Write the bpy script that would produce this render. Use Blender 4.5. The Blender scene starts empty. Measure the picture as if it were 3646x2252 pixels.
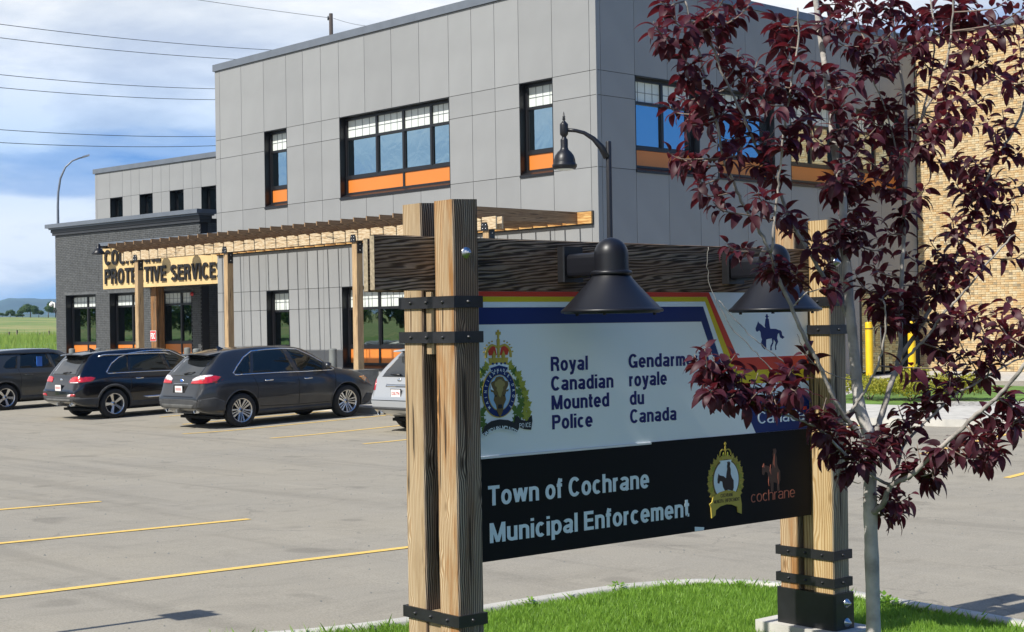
import bpy, bmesh, math, random
import numpy as np
from mathutils import Vector, Matrix
from mathutils.bvhtree import BVHTree
from mathutils.geometry import delaunay_2d_cdt
random.seed(11)
rng = np.random.default_rng(5)
C = bpy.context.scene.collection
SC = bpy.context.scene
pi = math.pi

# ------------------------------------------------------------------ camera
HC = 1.92
cam_d = bpy.data.cameras.new('camera'); cam = bpy.data.objects.new('camera', cam_d); C.objects.link(cam)
cam_d.sensor_width = 36; cam_d.lens = 53.15; cam_d.clip_start = .05; cam_d.clip_end = 30000
r_ = (0.68134511, 0.73179158, -0.01580885); u_ = (0.01655483, 0.00618595, 0.99984382); f_ = (-0.73177509, 0.68150041, 0.00789992)
cam.matrix_world = Matrix(((r_[0], u_[0], -f_[0], 0), (r_[1], u_[1], -f_[1], 0), (r_[2], u_[2], -f_[2], HC), (0, 0, 0, 1)))
SC.camera = cam
SC.render.resolution_x = 1024; SC.render.resolution_y = 632

# ------------------------------------------------------------------ light
SUN_TRAVEL = Vector((.03, 1.0, -1.04)).normalized()
SUN_EL = math.asin(-SUN_TRAVEL.z)
SUN_AZ = math.atan2(-SUN_TRAVEL.x, -SUN_TRAVEL.y)       # compass angle from +Y, clockwise
sun_d = bpy.data.lights.new('sun', 'SUN'); sun = bpy.data.objects.new('sun', sun_d); C.objects.link(sun)
sun_d.energy = 4.8; sun_d.angle = math.radians(.5); sun_d.color = (1, .96, .89)
sun.rotation_euler = SUN_TRAVEL.to_track_quat('-Z', 'Y').to_euler()
sun.location = (0, -20, 30)

W = bpy.data.worlds.new('World'); SC.world = W; W.use_nodes = True
nt = W.node_tree; nt.nodes.clear()
def nn(tree, t, **k):
    n = tree.nodes.new(t)
    for a, b in k.items():
        if a.startswith('i_'):
            key = a[2:]
            key = int(key) if key.isdigit() else key.replace('_', ' ')
            n.inputs[key].default_value = b
        else: setattr(n, a, b)
    return n
def mathn(tree, op, a, b=None, c=None, clamp=False):
    n = tree.nodes.new('ShaderNodeMath'); n.operation = op; n.use_clamp = clamp
    for i, x in enumerate((a, b, c)):
        if x is None: continue
        if isinstance(x, (int, float)): n.inputs[i].default_value = x
        else: tree.links.new(x, n.inputs[i])
    return n.outputs[0]
def mixc(tree, fac, a, b, mode='MIX'):
    n = tree.nodes.new('ShaderNodeMix'); n.data_type = 'RGBA'; n.blend_type = mode
    for i, x in ((0, fac), (6, a), (7, b)):
        if isinstance(x, (int, float)): n.inputs[i].default_value = x
        elif isinstance(x, tuple): n.inputs[i].default_value = x if len(x) == 4 else x + (1,)
        else: tree.links.new(x, n.inputs[i])
    return n.outputs[2]
def ramp(tree, fac, stops, interp='LINEAR'):
    n = tree.nodes.new('ShaderNodeValToRGB'); cr = n.color_ramp; cr.interpolation = interp
    while len(cr.elements) < len(stops): cr.elements.new(.5)
    for e, (p, c) in zip(cr.elements, stops):
        e.position = p; e.color = (c if len(c) == 4 else tuple(c) + (1,)) if isinstance(c, tuple) else (c, c, c, 1)
    if fac is not None: tree.links.new(fac, n.inputs[0])
    return n.outputs[0]
sky = nn(nt, 'ShaderNodeTexSky', sky_type='NISHITA', sun_disc=False, sun_elevation=SUN_EL, sun_rotation=SUN_AZ, altitude=1200, air_density=1.0, dust_density=.3, ozone_density=2.0)
tc = nn(nt, 'ShaderNodeTexCoord')
sep = nn(nt, 'ShaderNodeSeparateXYZ'); nt.links.new(tc.outputs['Generated'], sep.inputs[0])
zc = mathn(nt, 'MAXIMUM', sep.outputs[2], 0.0)
# clear sky: deeper blue a little above the horizon, as behind a broken cloud deck
skyb = nn(nt, 'ShaderNodeHueSaturation', i_Saturation=1.45, i_Value=1.0); nt.links.new(sky.outputs[0], skyb.inputs['Color'])
blue = mixc(nt, 1.0, skyb.outputs[0], (.62, .82, 1.12), 'MULTIPLY')
blue = mixc(nt, 1.0, blue, (.095, .095, .095), 'MULTIPLY')
pale = mixc(nt, ramp(nt, zc, [(0, 0.0), (.035, .35), (.075, 1.0), (1, 1.0)]), (.30, .50, .82), (.045, .20, .55))
clear = mixc(nt, ramp(nt, zc, [(0, .92), (.25, .70), (.6, .45), (1, .45)]), blue, pale)
# clouds: direction projected on a high layer, so they flatten towards the horizon
den = mathn(nt, 'ADD', zc, .34)
cx = mathn(nt, 'DIVIDE', sep.outputs[0], den); cy = mathn(nt, 'DIVIDE', sep.outputs[1], den)
cmb = nn(nt, 'ShaderNodeCombineXYZ'); nt.links.new(cx, cmb.inputs[0]); nt.links.new(cy, cmb.inputs[1]); nt.links.new(mathn(nt, 'MULTIPLY', zc, 6.0), cmb.inputs[2])
n1 = nn(nt, 'ShaderNodeTexNoise', i_Scale=1.3, i_Detail=9.0, i_Roughness=.54, i_Distortion=.2)
n2 = nn(nt, 'ShaderNodeTexNoise', i_Scale=2.6, i_Detail=9.0, i_Roughness=.58, i_Distortion=.2)
for n in (n1, n2): nt.links.new(cmb.outputs[0], n.inputs['Vector'])
CLOUD_OFF = ramp(nt, zc, [(0, .34), (.03, .37), (.05, .42), (.064, .60), (.078, .46), (.090, .33), (.112, .40), (.135, .58), (.17, .70), (.22, .76), (.4, .50), (1, .43)])
# more cloud behind the camera, clear air to the right of it
side = mathn(nt, 'MULTIPLY', mathn(nt, 'ADD', mathn(nt, 'MULTIPLY', sep.outputs[0], -.73), mathn(nt, 'MULTIPLY', sep.outputs[1], -.68)), .23)
cov = mathn(nt, 'ADD', mathn(nt, 'SUBTRACT', mathn(nt, 'ADD', n1.outputs[0], CLOUD_OFF), 1.0), side)
covm = ramp(nt, mathn(nt, 'ADD', mathn(nt, 'MULTIPLY', cov, 6.5), .42), [(0, 0.0), (.5, .55), (1, 1.0)], 'EASE')
shade = ramp(nt, n2.outputs[0], [(.34, (.48, .54, .64)), (.45, (.60, .65, .72)), (.57, (.78, .80, .83))])
low = ramp(nt, zc, [(0, (.80, .88, 1.0)), (.07, (.86, .92, 1.0)), (.115, (.56, .73, .96)), (.165, (.80, .87, .98)), (.205, (1., 1., 1.)), (.25, (.93, .93, .93)), (.5, (.5, .5, .5)), (1, (.42, .42, .42))])
shade2 = mixc(nt, 1.0, shade, low, 'MULTIPLY')
fin = mixc(nt, covm, clear, shade2)
bg = nn(nt, 'ShaderNodeBackground', i_Strength=1.0); nt.links.new(fin, bg.inputs['Color'])
bg2 = nn(nt, 'ShaderNodeOutputWorld'); nt.links.new(bg.outputs[0], bg2.inputs[0])

SC.view_settings.view_transform = 'Standard'; SC.view_settings.look = 'None'
SC.view_settings.exposure = 0.42; SC.view_settings.gamma = 1; SC.view_settings.use_curve_mapping = False
SC.render.engine = 'CYCLES'

# ------------------------------------------------------------------ materials
MATS = {}
def base(name):
    m = bpy.data.materials.new(name); m.use_nodes = True
    t = m.node_tree; b = t.nodes['Principled BSDF']
    MATS[name] = m
    return m, t, b
def coordn(t, scale=(1, 1, 1), kind='Object', rot=(0, 0, 0)):
    c = nn(t, 'ShaderNodeTexCoord'); mp = nn(t, 'ShaderNodeMapping'); mp.inputs['Scale'].default_value = scale; mp.inputs['Rotation'].default_value = rot
    t.links.new(c.outputs[kind], mp.inputs[0]); return mp.outputs[0]
def bumpn(t, b, h, strength=.3, dist=.01):
    n = nn(t, 'ShaderNodeBump', i_Strength=strength, i_Distance=dist); t.links.new(h, n.inputs['Height']); t.links.new(n.outputs[0], b.inputs['Normal'])
def mat(name, col, rough=.6, metal=0., var=.08, vscale=3., bump=0., bscale=40., spec=.5, coat=0., rnd=0., hue=None):
    if name in MATS: return MATS[name]
    m, t, b = base(name)
    b.inputs['Roughness'].default_value = rough; b.inputs['Metallic'].default_value = metal
    b.inputs['Specular IOR Level'].default_value = spec; b.inputs['Coat Weight'].default_value = coat
    v = coordn(t)
    n = nn(t, 'ShaderNodeTexNoise', i_Scale=vscale, i_Detail=6.); t.links.new(v, n.inputs[0])
    c2 = hue or tuple(c * (1 - 2.2 * var) for c in col); c1 = tuple(min(1, c * (1 + var)) for c in col)
    out = ramp(t, n.outputs[0], [(.3, c2), (.7, c1)])
    if rnd:
        oi = nn(t, 'ShaderNodeObjectInfo')
        out = mixc(t, 1., out, ramp(t, oi.outputs['Random'], [(0, 1 - rnd), (1, 1 + 0.0)]), 'MULTIPLY')
    t.links.new(out, b.inputs['Base Color'])
    if bump:
        n3 = nn(t, 'ShaderNodeTexNoise', i_Scale=bscale, i_Detail=5.); t.links.new(v, n3.inputs[0]); bumpn(t, b, n3.outputs[0], bump)
    return m
def wood(name, pale, dark, axis='Z', period=.0065, distort=3., stain=None, stain_amt=.6, rough=.75, streak=.1, bump=.5, kscale=1., knots=0.):
    m, t, b = base(name); b.inputs['Roughness'].default_value = rough; b.inputs['Specular IOR Level'].default_value = .25
    sc = {'Z': (1, 1, .07), 'X': (.07, 1, 1), 'Y': (1, .07, 1)}[axis]
    v = coordn(t, sc)
    # fine curved latewood lines from noise-warped rings
    w = nn(t, 'ShaderNodeTexWave', wave_type='RINGS', wave_profile='SIN', i_Scale=.314 / period, i_Distortion=distort, i_Detail=2.5)
    w.rings_direction = axis
    w.inputs['Detail Scale'].default_value = 1.6 * kscale / (.314 / period) * 12; w.inputs['Detail Roughness'].default_value = .45
    off = nn(t, 'ShaderNodeVectorMath', operation='ADD'); off.inputs[1].default_value = (.23, .31, .27)
    oi = nn(t, 'ShaderNodeObjectInfo'); 
    t.links.new(v, off.inputs[0]); t.links.new(off.outputs[0], w.inputs['Vector'])
    kn = None
    if knots:
        g = nn(t, 'ShaderNodeTexCoord'); kmp = nn(t, 'ShaderNodeMapping'); kmp.inputs['Scale'].default_value = {'Z': (6, 6, 2.6), 'X': (2.6, 6, 6), 'Y': (6, 2.6, 6)}[axis]
        t.links.new(g.outputs['Object'], kmp.inputs[0]); vo = nn(t, 'ShaderNodeTexVoronoi', i_Scale=knots, i_Randomness=1.); t.links.new(kmp.outputs[0], vo.inputs[0])
        kn = ramp(t, vo.outputs['Distance'], [(0, 1.0), (.10, .75), (.30, .2), (.55, 0.0)], 'EASE')
        t.links.new(mathn(t, 'MULTIPLY', kn, 11.0), w.inputs['Phase Offset'])
    line = ramp(t, w.outputs[1], [(0, 0.0), (.30, .15), (.72, 1.0)])
    c = mixc(t, line, dark, pale)
    if knots: c = mixc(t, ramp(t, vo.outputs['Distance'], [(0, .9), (.07, .75), (.13, 0.0)]), c, tuple(x * .6 for x in dark))
    v2 = coordn(t, tuple(s * (9 if s == 1 else 18) for s in sc))
    n = nn(t, 'ShaderNodeTexNoise', i_Scale=1.0, i_Detail=5., i_Roughness=.6); t.links.new(v2, n.inputs[0])
    if stain:
        c = mixc(t, mathn(t, 'MULTIPLY', ramp(t, n.outputs[0], [(.43, 0.0), (.56, 1.0)]), stain_amt), c, mixc(t, line, tuple(s * .45 for s in stain), stain))
    v3 = coordn(t, tuple(s * (160 if s == 1 else 40) for s in sc))
    n3 = nn(t, 'ShaderNodeTexNoise', i_Scale=1.0, i_Detail=3.); t.links.new(v3, n3.inputs[0])
    c = mixc(t, 1., c, ramp(t, n3.outputs[0], [(.3, 1 - streak * 2), (.7, 1.0)]), 'MULTIPLY')
    v4 = coordn(t, tuple(s * (34 if s == 1 else 22) for s in sc)); n4 = nn(t, 'ShaderNodeTexNoise', i_Scale=1.0, i_Detail=2., i_Roughness=.4); t.links.new(v4, n4.inputs[0])
    c = mixc(t, ramp(t, n4.outputs[0], [(.315, .85), (.345, 0.0)]), c, (.02, .013, .009))
    t.links.new(c, b.inputs['Base Color'])
    hgt = mathn(t, 'ADD', line, mathn(t, 'MULTIPLY', n3.outputs[0], .5))
    bumpn(t, b, hgt, bump, .003)
    return m
M_panel = mat('cement_panel', (.262, .268, .27), .62, var=.03, vscale=1.2, bump=.05, bscale=60, rnd=.085)
M_panel2 = mat('cement_panel_taupe', (.28, .27, .25), .62, var=.03, vscale=1.2, rnd=.05)
M_seam = mat('wall_backing', (.022, .022, .025), .9)
M_flash = mat('steel_flashing', (.16, .18, .21), .42, metal=.3, var=.05)
M_flashd = mat('dark_flashing', (.035, .037, .042), .5, var=.05)
M_black = mat('black_window_frame', (.011, .011, .013), .38, var=.05)
M_orange = mat('orange_spandrel', (.64, .20, .035), .4, var=.03, vscale=.8)
M_film = mat('frosted_lite', (.66, .70, .66), .35, var=.03)
M_muntin = mat('grey_muntin', (.22, .24, .25), .5)
M_conc = mat('concrete', (.46, .44, .40), .85, var=.10, vscale=5, bump=.15, bscale=90)
M_kerb = mat('kerb_concrete', (.50, .48, .43), .85, var=.09, vscale=4, bump=.15, bscale=90)
M_concw = mat('weathered_concrete', (.20, .20, .18), .9, var=.15, vscale=6, bump=.3, bscale=50)
M_bmetal = mat('black_steel', (.013, .013, .015), .42, metal=.0, var=.2, vscale=12, bump=.06, bscale=220, spec=.5)
M_lampb = mat('black_lamp_enamel', (.008, .0085, .012), .40, var=.1, spec=.4)
M_galv = mat('galvanised_bolt', (.55, .56, .57), .3, metal=1., var=.1, vscale=60)
M_yellow = mat('yellow_paint', (.80, .50, .01), .45, var=.05)
M_white = mat('white_paint', (.78, .78, .76), .5, var=.03)
M_red = mat('red_paint', (.60, .03, .03), .45, var=.05)
M_bark = mat('grey_bark', (.44, .41, .37), .8, var=.22, vscale=9, bump=.5, bscale=60)
M_bark2 = mat('branch_bark', (.33, .30, .265), .8, var=.25, vscale=14, bump=.4, bscale=60)
M_twig = mat('twig_bark', (.20, .15, .12), .7, var=.2, vscale=20)
M_dbrick = mat('dark_brick', (.105, .11, .112), .6, var=.14, vscale=7, rnd=.25)
M_dmortar = mat('dark_mortar', (.03, .03, .032), .9)
M_tmortar = mat('tan_mortar', (.26, .20, .12), .95)

def glass_mat(name, tint, wav=.0, wscale=1.2, rough=.015):
    m, t, b = base(name)
    b.inputs['Base Color'].default_value = tint + (1,); b.inputs['Metallic'].default_value = 1.; b.inputs['Roughness'].default_value = rough
    if wav:
        v = coordn(t); n = nn(t, 'ShaderNodeTexNoise', i_Scale=wscale, i_Detail=2., i_Distortion=.8); t.links.new(v, n.inputs[0]); bumpn(t, b, n.outputs[0], wav, .02)
    return m
M_glass = glass_mat('reflective_glass', (.46, .56, .55), .14, 2.0)
M_glass2 = glass_mat('reflective_glass_shade', (.44, .50, .53), .06, 1.4)
M_glassd = glass_mat('dark_glass', (.26, .30, .29), .10, 1.1)
M_carglass = mat('tinted_car_glass', (.012, .014, .016), .03, spec=.9, coat=1.0, var=.02)

def tan_brick():
    m, t, b = base('tan_brick'); b.inputs['Roughness'].default_value = .8
    oi = nn(t, 'ShaderNodeObjectInfo'); 
    wn = nn(t, 'ShaderNodeTexWhiteNoise', noise_dimensions='3D')
    # one tone per brick, from the brick grid in the wall's own coordinates
    g = nn(t, 'ShaderNodeNewGeometry')
    mp = nn(t, 'ShaderNodeVectorMath', operation='SNAP'); mp.inputs[1].default_value = (.12, 10., .0667)
    ad = nn(t, 'ShaderNodeVectorMath', operation='ADD'); ad.inputs[1].default_value = (50, 0, -.40)
    t.links.new(g.outputs['Position'], ad.inputs[0]); t.links.new(ad.outputs[0], mp.inputs[0]); t.links.new(mp.outputs[0], wn.inputs[0])
    r1 = ramp(t, wn.outputs[0], [(0, (.26, .20, .12)), (.06, (.38, .30, .18)), (.11, (.54, .34, .145)), (.5, (.58, .42, .225)), (.8, (.62, .48, .27)), (1, (.62, .52, .34))])
    n = nn(t, 'ShaderNodeTexNoise', i_Scale=30., i_Detail=5.); t.links.new(g.outputs['Position'], n.inputs[0])
    c = mixc(t, 1., r1, ramp(t, n.outputs[0], [(.3, .78), (.65, 1.0)]), 'MULTIPLY')
    t.links.new(c, b.inputs['Base Color'])
    return m
M_tbrick = tan_brick()

def asphalt():
    m, t, b = base('asphalt'); b.inputs['Roughness'].default_value = .9; b.inputs['Specular IOR Level'].default_value = .3
    v = coordn(t)
    fine = nn(t, 'ShaderNodeTexNoise', i_Scale=70., i_Detail=4., i_Roughness=.7); t.links.new(v, fine.inputs[0])
    vo = nn(t, 'ShaderNodeTexVoronoi', i_Scale=55.); t.links.new(v, vo.inputs[0])
    big = nn(t, 'ShaderNodeTexNoise', i_Scale=.35, i_Detail=6., i_Roughness=.6); t.links.new(v, big.inputs[0])
    mid = nn(t, 'ShaderNodeTexNoise', i_Scale=2.2, i_Detail=6., i_Roughness=.65, i_Distortion=1.5); t.links.new(coordn(t, (1, .45, 1)), mid.inputs[0])
    c = ramp(t, fine.outputs[0], [(.25, (.215, .196, .155)), (.5, (.31, .286, .233)), (.8, (.41, .38, .315))])
    c = mixc(t, 1., c, ramp(t, big.outputs[0], [(.3, (.90, .90, .91)), (.7, (1.0, .98, .95))]), 'MULTIPLY')
    c = mixc(t, 1., c, ramp(t, mid.outputs[0], [(.28, .84), (.5, .97), (.75, 1.0)]), 'MULTIPLY')
    ty = nn(t, 'ShaderNodeTexNoise', i_Scale=1., i_Detail=4., i_Roughness=.6, i_Distortion=.6); t.links.new(coordn(t, (.16, 1.6, 1), rot=(0, 0, .12)), ty.inputs[0])
    c = mixc(t, 1., c, ramp(t, ty.outputs[0], [(.34, .86), (.46, 1.0), (.56, 1.0), (.66, 1.06)]), 'MULTIPLY')
    oi_ = nn(t, 'ShaderNodeTexNoise', i_Scale=1.3, i_Detail=2., i_Roughness=.4); t.links.new(v, oi_.inputs[0])
    c = mixc(t, 1., c, ramp(t, oi_.outputs[0], [(.66, 1.0), (.72, .80)]), 'MULTIPLY')
    cr = nn(t, 'ShaderNodeTexVoronoi', feature='DISTANCE_TO_EDGE', i_Scale=.16); cw = nn(t, 'ShaderNodeTexNoise', i_Scale=1.1, i_Detail=6.); t.links.new(v, cw.inputs[0])
    va = nn(t, 'ShaderNodeVectorMath', operation='ADD'); t.links.new(v, va.inputs[0]); vs_ = nn(t, 'ShaderNodeVectorMath', operation='SCALE'); vs_.inputs['Scale'].default_value = 2.2; t.links.new(cw.outputs['Color'], vs_.inputs[0]); t.links.new(vs_.outputs[0], va.inputs[1]); t.links.new(va.outputs[0], cr.inputs[0])
    c = mixc(t, mathn(t, 'MULTIPLY', ramp(t, cr.outputs['Distance'], [(0, 1.0), (.0022, 0.0)]), .35), c, (.08, .075, .07))
    sp = ramp(t, vo.outputs['Distance'], [(.04, 1.0), (.13, 0.0)])
    c = mixc(t, mathn(t, 'MULTIPLY', sp, .55), c, (.10, .09, .08))
    t.links.new(c, b.inputs['Base Color']); bumpn(t, b, fine.outputs[0], .5, .008)
    return m
M_asph = asphalt()
def stripe_mat():
    m, t, b = base('yellow_line_paint'); b.inputs['Roughness'].default_value = .75
    v = coordn(t); n = nn(t, 'ShaderNodeTexNoise', i_Scale=28., i_Detail=6., i_Roughness=.7); t.links.new(v, n.inputs[0])
    t.links.new(ramp(t, n.outputs[0], [(.30, (.36, .29, .17)), (.42, (.72, .47, .11)), (.7, (.80, .54, .14))]), b.inputs['Base Color']); return m
M_stripe = stripe_mat()
def field_mat():
    m, t, b = base('meadow'); b.inputs['Roughness'].default_value = .95
    v = coordn(t, (.06, .06, .5)); n = nn(t, 'ShaderNodeTexNoise', i_Scale=1., i_Detail=9., i_Roughness=.7); t.links.new(v, n.inputs[0])
    t.links.new(ramp(t, n.outputs[0], [(.3, (.08, .145, .025)), (.48, (.15, .21, .045)), (.62, (.31, .27, .10)), (.75, (.18, .25, .05))]), b.inputs['Base Color'])
    return m
M_field = field_mat()
M_verge = mat('verge_grass', (.12, .22, .035), .9, var=.2, vscale=2)
M_soil = mat('lawn_soil', (.05, .085, .018), .95, var=.3, vscale=9)
M_hill = mat('forested_hill', (.045, .08, .07), .95, var=.3, vscale=.004, hue=(.03, .055, .06))
M_hill2 = mat('forested_foothill', (.075, .12, .075), .95, var=.3, vscale=.006)
M_gravel = mat('gravel', (.42, .40, .36), .95, var=.4, vscale=14, bump=.8, bscale=30)
def leaf_mat(name, a, b_, transl=.25, rough=.42, spec=.5, tcol=None):
    m, t, b = base(name)
    b.inputs['Roughness'].default_value = rough; b.inputs['Specular IOR Level'].default_value = spec
    g = nn(t, 'ShaderNodeNewGeometry'); n = nn(t, 'ShaderNodeTexNoise', i_Scale=6., i_Detail=3.); t.links.new(g.outputs['Position'], n.inputs[0])
    wn = mathn(t, 'ADD', mathn(t, 'MULTIPLY', g.outputs['Random Per Island'], .6), mathn(t, 'MULTIPLY', n.outputs[0], .4))
    c = ramp(t, wn, [(.1, a), (.8, b_)]); t.links.new(c, b.inputs['Base Color'])
    tr = nn(t, 'ShaderNodeBsdfTranslucent'); tr.inputs[0].default_value = (tcol or tuple(min(1, x * 2.2) for x in b_)) + (1,)
    mx = nn(t, 'ShaderNodeMixShader', i_0=transl); t.links.new(b.outputs[0], mx.inputs[1]); t.links.new(tr.outputs[0], mx.inputs[2])
    t.links.new(mx.outputs[0], t.nodes['Material Output'].inputs[0])
    return m
M_leaf = leaf_mat('maroon_leaf', (.016, .005, .008), (.070, .014, .024), .22, .50, .3, (.28, .03, .045))
M_grassb = leaf_mat('grass_blade', (.08, .18, .016), (.26, .44, .055), .35, .5, .35, (.30, .50, .06))
M_shrub = leaf_mat('shrub_leaf', (.13, .16, .02), (.36, .33, .04), .25, .6, .3)
M_green = leaf_mat('tree_leaf', (.02, .05, .012), (.07, .12, .03), .25, .6, .3)

# ------------------------------------------------------------------ mesh helpers
class MB:
    def __init__(s, tf=None): s.v = []; s.f = []; s.tf = tf; s.sm = []
    def add(s, vs, fs, smooth=False):
        o = len(s.v); s.v += [tuple(p) for p in vs]
        for f in fs: s.f.append(tuple(i + o for i in f)); s.sm.append(smooth)
        return s
    def box(s, a0, a1, b0, b1, c0, c1):
        a0, a1 = sorted((a0, a1)); b0, b1 = sorted((b0, b1)); c0, c1 = sorted((c0, c1))
        return s.add([(a0, b0, c0), (a1, b0, c0), (a1, b1, c0), (a0, b1, c0), (a0, b0, c1), (a1, b0, c1), (a1, b1, c1), (a0, b1, c1)],
                     [(0, 3, 2, 1), (4, 5, 6, 7), (0, 1, 5, 4), (1, 2, 6, 5), (2, 3, 7, 6), (3, 0, 4, 7)])
    def rbox(s, a0, a1, b0, b1, c0, c1, e=.01):
        """box with chamfered edges along the third axis"""
        P = [(a0 + e, b0), (a1 - e, b0), (a1, b0 + e), (a1, b1 - e), (a1 - e, b1), (a0 + e, b1), (a0, b1 - e), (a0, b0 + e)]
        return s.prism(P, c0, c1)
    def prism(s, P, c0, c1, order='xyz'):
        n = len(P)
        def mk(p, c): return {'xyz': (p[0], p[1], c), 'xzy': (p[0], c, p[1]), 'yzx': (c, p[0], p[1])}[order]
        vs = [mk(p, c0) for p in P] + [mk(p, c1) for p in P]
        fs = [tuple(range(n - 1, -1, -1)), tuple(range(n, 2 * n))] + [(i, (i + 1) % n, (i + 1) % n + n, i + n) for i in range(n)]
        return s.add(vs, fs)
    def tube(s, pts, r, n=8, caps=True, smooth=True):
        pts = [Vector(p) for p in pts]; m = len(pts)
        rs = r if isinstance(r, (list, tuple)) else [r] * m
        vs = []; prev = None
        for i, p in enumerate(pts):
            d = (pts[min(i + 1, m - 1)] - pts[max(i - 1, 0)]).normalized()
            if prev is None:
                a = Vector((0, 0, 1)) if abs(d.z) < .9 else Vector((1, 0, 0)); x = d.cross(a).normalized()
            else:
                x = (prev - d * prev.dot(d)).normalized()
            prev = x; y = d.cross(x)
            for k in range(n):
                t = 2 * pi * k / n; vs.append(p + (x * math.cos(t) + y * math.sin(t)) * rs[i])
        fs = [(i * n + k, i * n + (k + 1) % n, (i + 1) * n + (k + 1) % n, (i + 1) * n + k) for i in range(m - 1) for k in range(n)]
        s.add(vs, fs, smooth)
        if caps:
            o = len(s.v) - len(vs)
            s.f.append(tuple(o + k for k in range(n - 1, -1, -1))); s.sm.append(False)
            s.f.append(tuple(o + (m - 1) * n + k for k in range(n))); s.sm.append(False)
        return s
    def lathe(s, prof, c=(0, 0, 0), n=24, axis='z', closed=False):
        vs = []
        for r, z in prof:
            for k in range(n):
                t = 2 * pi * k / n; a, b = r * math.cos(t), r * math.sin(t)
                vs.append({'z': (c[0] + a, c[1] + b, c[2] + z), 'x': (c[0] + z, c[1] + a, c[2] + b), 'y': (c[0] + a, c[1] + z, c[2] + b)}[axis])
        m = len(prof)
        fs = [(i * n + k, i * n + (k + 1) % n, (i + 1) * n + (k + 1) % n, (i + 1) * n + k) for i in range(m - 1) for k in range(n)]
        if closed: fs += [((m - 1) * n + k, (m - 1) * n + (k + 1) % n, (k + 1) % n, k) for k in range(n)]
        return s.add(vs, fs, True)
    def mesh(s, name, m, recalc=True, auto=None):
        me = bpy.data.meshes.new(name)
        vs = s.v if s.tf is None else [s.tf(*p) for p in s.v]
        me.from_pydata([tuple(p) for p in vs], [], s.f)
        if m is not None: me.materials.append(m)
        for p, q in zip(me.polygons, s.sm): p.use_smooth = q
        if recalc:
            bm = bmesh.new(); bm.from_mesh(me); bmesh.ops.recalc_face_normals(bm, faces=bm.faces); bm.to_mesh(me); bm.free()
        return me
    def build(s, name, m, parent=None, **k):
        return link(name, s.mesh(name, m, **k), parent)
def link(name, me, parent=None, loc=None):
    o = bpy.data.objects.new(name, me); C.objects.link(o)
    if parent is not None:
        o.parent = parent
    if loc is not None: o.location = loc
    return o
def thing(name, label, cat, loc=(0, 0, 0), rotz=0, group=None):
    o = bpy.data.objects.new(name, None); C.objects.link(o); o.location = loc; o.rotation_euler = (0, 0, rotz); o.empty_display_size = .2
    o['label'] = label; o['category'] = cat
    if group: o['group'] = group
    return o
def tag(o, label, cat, group=None):
    o['label'] = label; o['category'] = cat
    if group: o['group'] = group
    return o
def struct(o): o['kind'] = 'structure'; return o
def stuff(o): o['kind'] = 'stuff'; return o
def copy_tree(o, parent=None):
    c = o.copy(); C.objects.link(c)
    if parent is not None: c.parent = parent
    for ch in list(o.children): copy_tree(ch, c)
    return c
def npmesh(name, V, Fq, m, smooth=False):
    """V (n,3) float, Fq (k,3|4) int"""
    me = bpy.data.meshes.new(name); V = np.asarray(V, dtype=np.float32); Fq = np.asarray(Fq, dtype=np.int32)
    me.vertices.add(len(V)); me.vertices.foreach_set('co', V.ravel())
    k = Fq.shape[1]; me.loops.add(Fq.size); me.loops.foreach_set('vertex_index', Fq.ravel())
    me.polygons.add(len(Fq)); me.polygons.foreach_set('loop_start', np.arange(len(Fq), dtype=np.int32) * k)
    me.polygons.foreach_set('loop_total', np.full(len(Fq), k, dtype=np.int32))
    if smooth: me.polygons.foreach_set('use_smooth', np.ones(len(Fq), dtype=bool))
    me.update(calc_edges=True); me.validate()
    if m: me.materials.append(m)
    return me
def text_mesh(body, width=None, height=None, bold=.0, depth=.0, spacing=1.0, cap='H', align=0):
    """text in its own x/y plane, lower left (or centre) at the origin, scaled so that a capital is `height` tall and the line `width` wide"""
    def conv(tx):
        cu = bpy.data.curves.new('t', 'FONT'); cu.body = tx; cu.size = 1; cu.offset = bold; cu.extrude = 0; cu.space_character = spacing; cu.resolution_u = 3
        o = bpy.data.objects.new('t', cu); C.objects.link(o); dg = bpy.context.evaluated_depsgraph_get(); dg.update()
        me = bpy.data.meshes.new_from_object(o.evaluated_get(dg)); bpy.data.objects.remove(o); bpy.data.curves.remove(cu)
        return me
    mc = conv(cap); zs = [v.co.y for v in mc.vertices]; ch = max(zs) - min(zs); b0 = min(zs)
    me = conv(body); co = [v.co.copy() for v in me.vertices]
    x0 = min(c.x for c in co); x1 = max(c.x for c in co)
    sx = (width / (x1 - x0)) if width else height / ch; sy = height / ch
    vs = [((c.x - x0) * sx - (align * (x1 - x0) * sx), (c.y - b0) * sy) for c in co]
    fs = [tuple(p.vertices) for p in me.polygons]
    bpy.data.meshes.remove(me); bpy.data.meshes.remove(mc)
    return vs, fs
def text_obj(name, body, m, tf, depth=.001, parent=None, loc=(0, 0), **k):
    """tf(u, v, z): v<0 is towards the viewer"""
    vs, fs = text_mesh(body, **k)
    me = bpy.data.meshes.new(name); me.from_pydata([(x + loc[0], 0, y + loc[1]) for x, y in vs], [], fs)
    bm = bmesh.new(); bm.from_mesh(me); bmesh.ops.remove_doubles(bm, verts=bm.verts, dist=1e-5)
    r = bmesh.ops.extrude_face_region(bm, geom=list(bm.faces))
    for e in r['geom']:
        if isinstance(e, bmesh.types.BMVert): e.co.y -= depth
    for v in bm.verts: v.co = Vector(tf(*v.co))
    bmesh.ops.recalc_face_normals(bm, faces=bm.faces); bm.to_mesh(me); bm.free(); me.materials.append(m)
    return link(name, me, parent)

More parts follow.
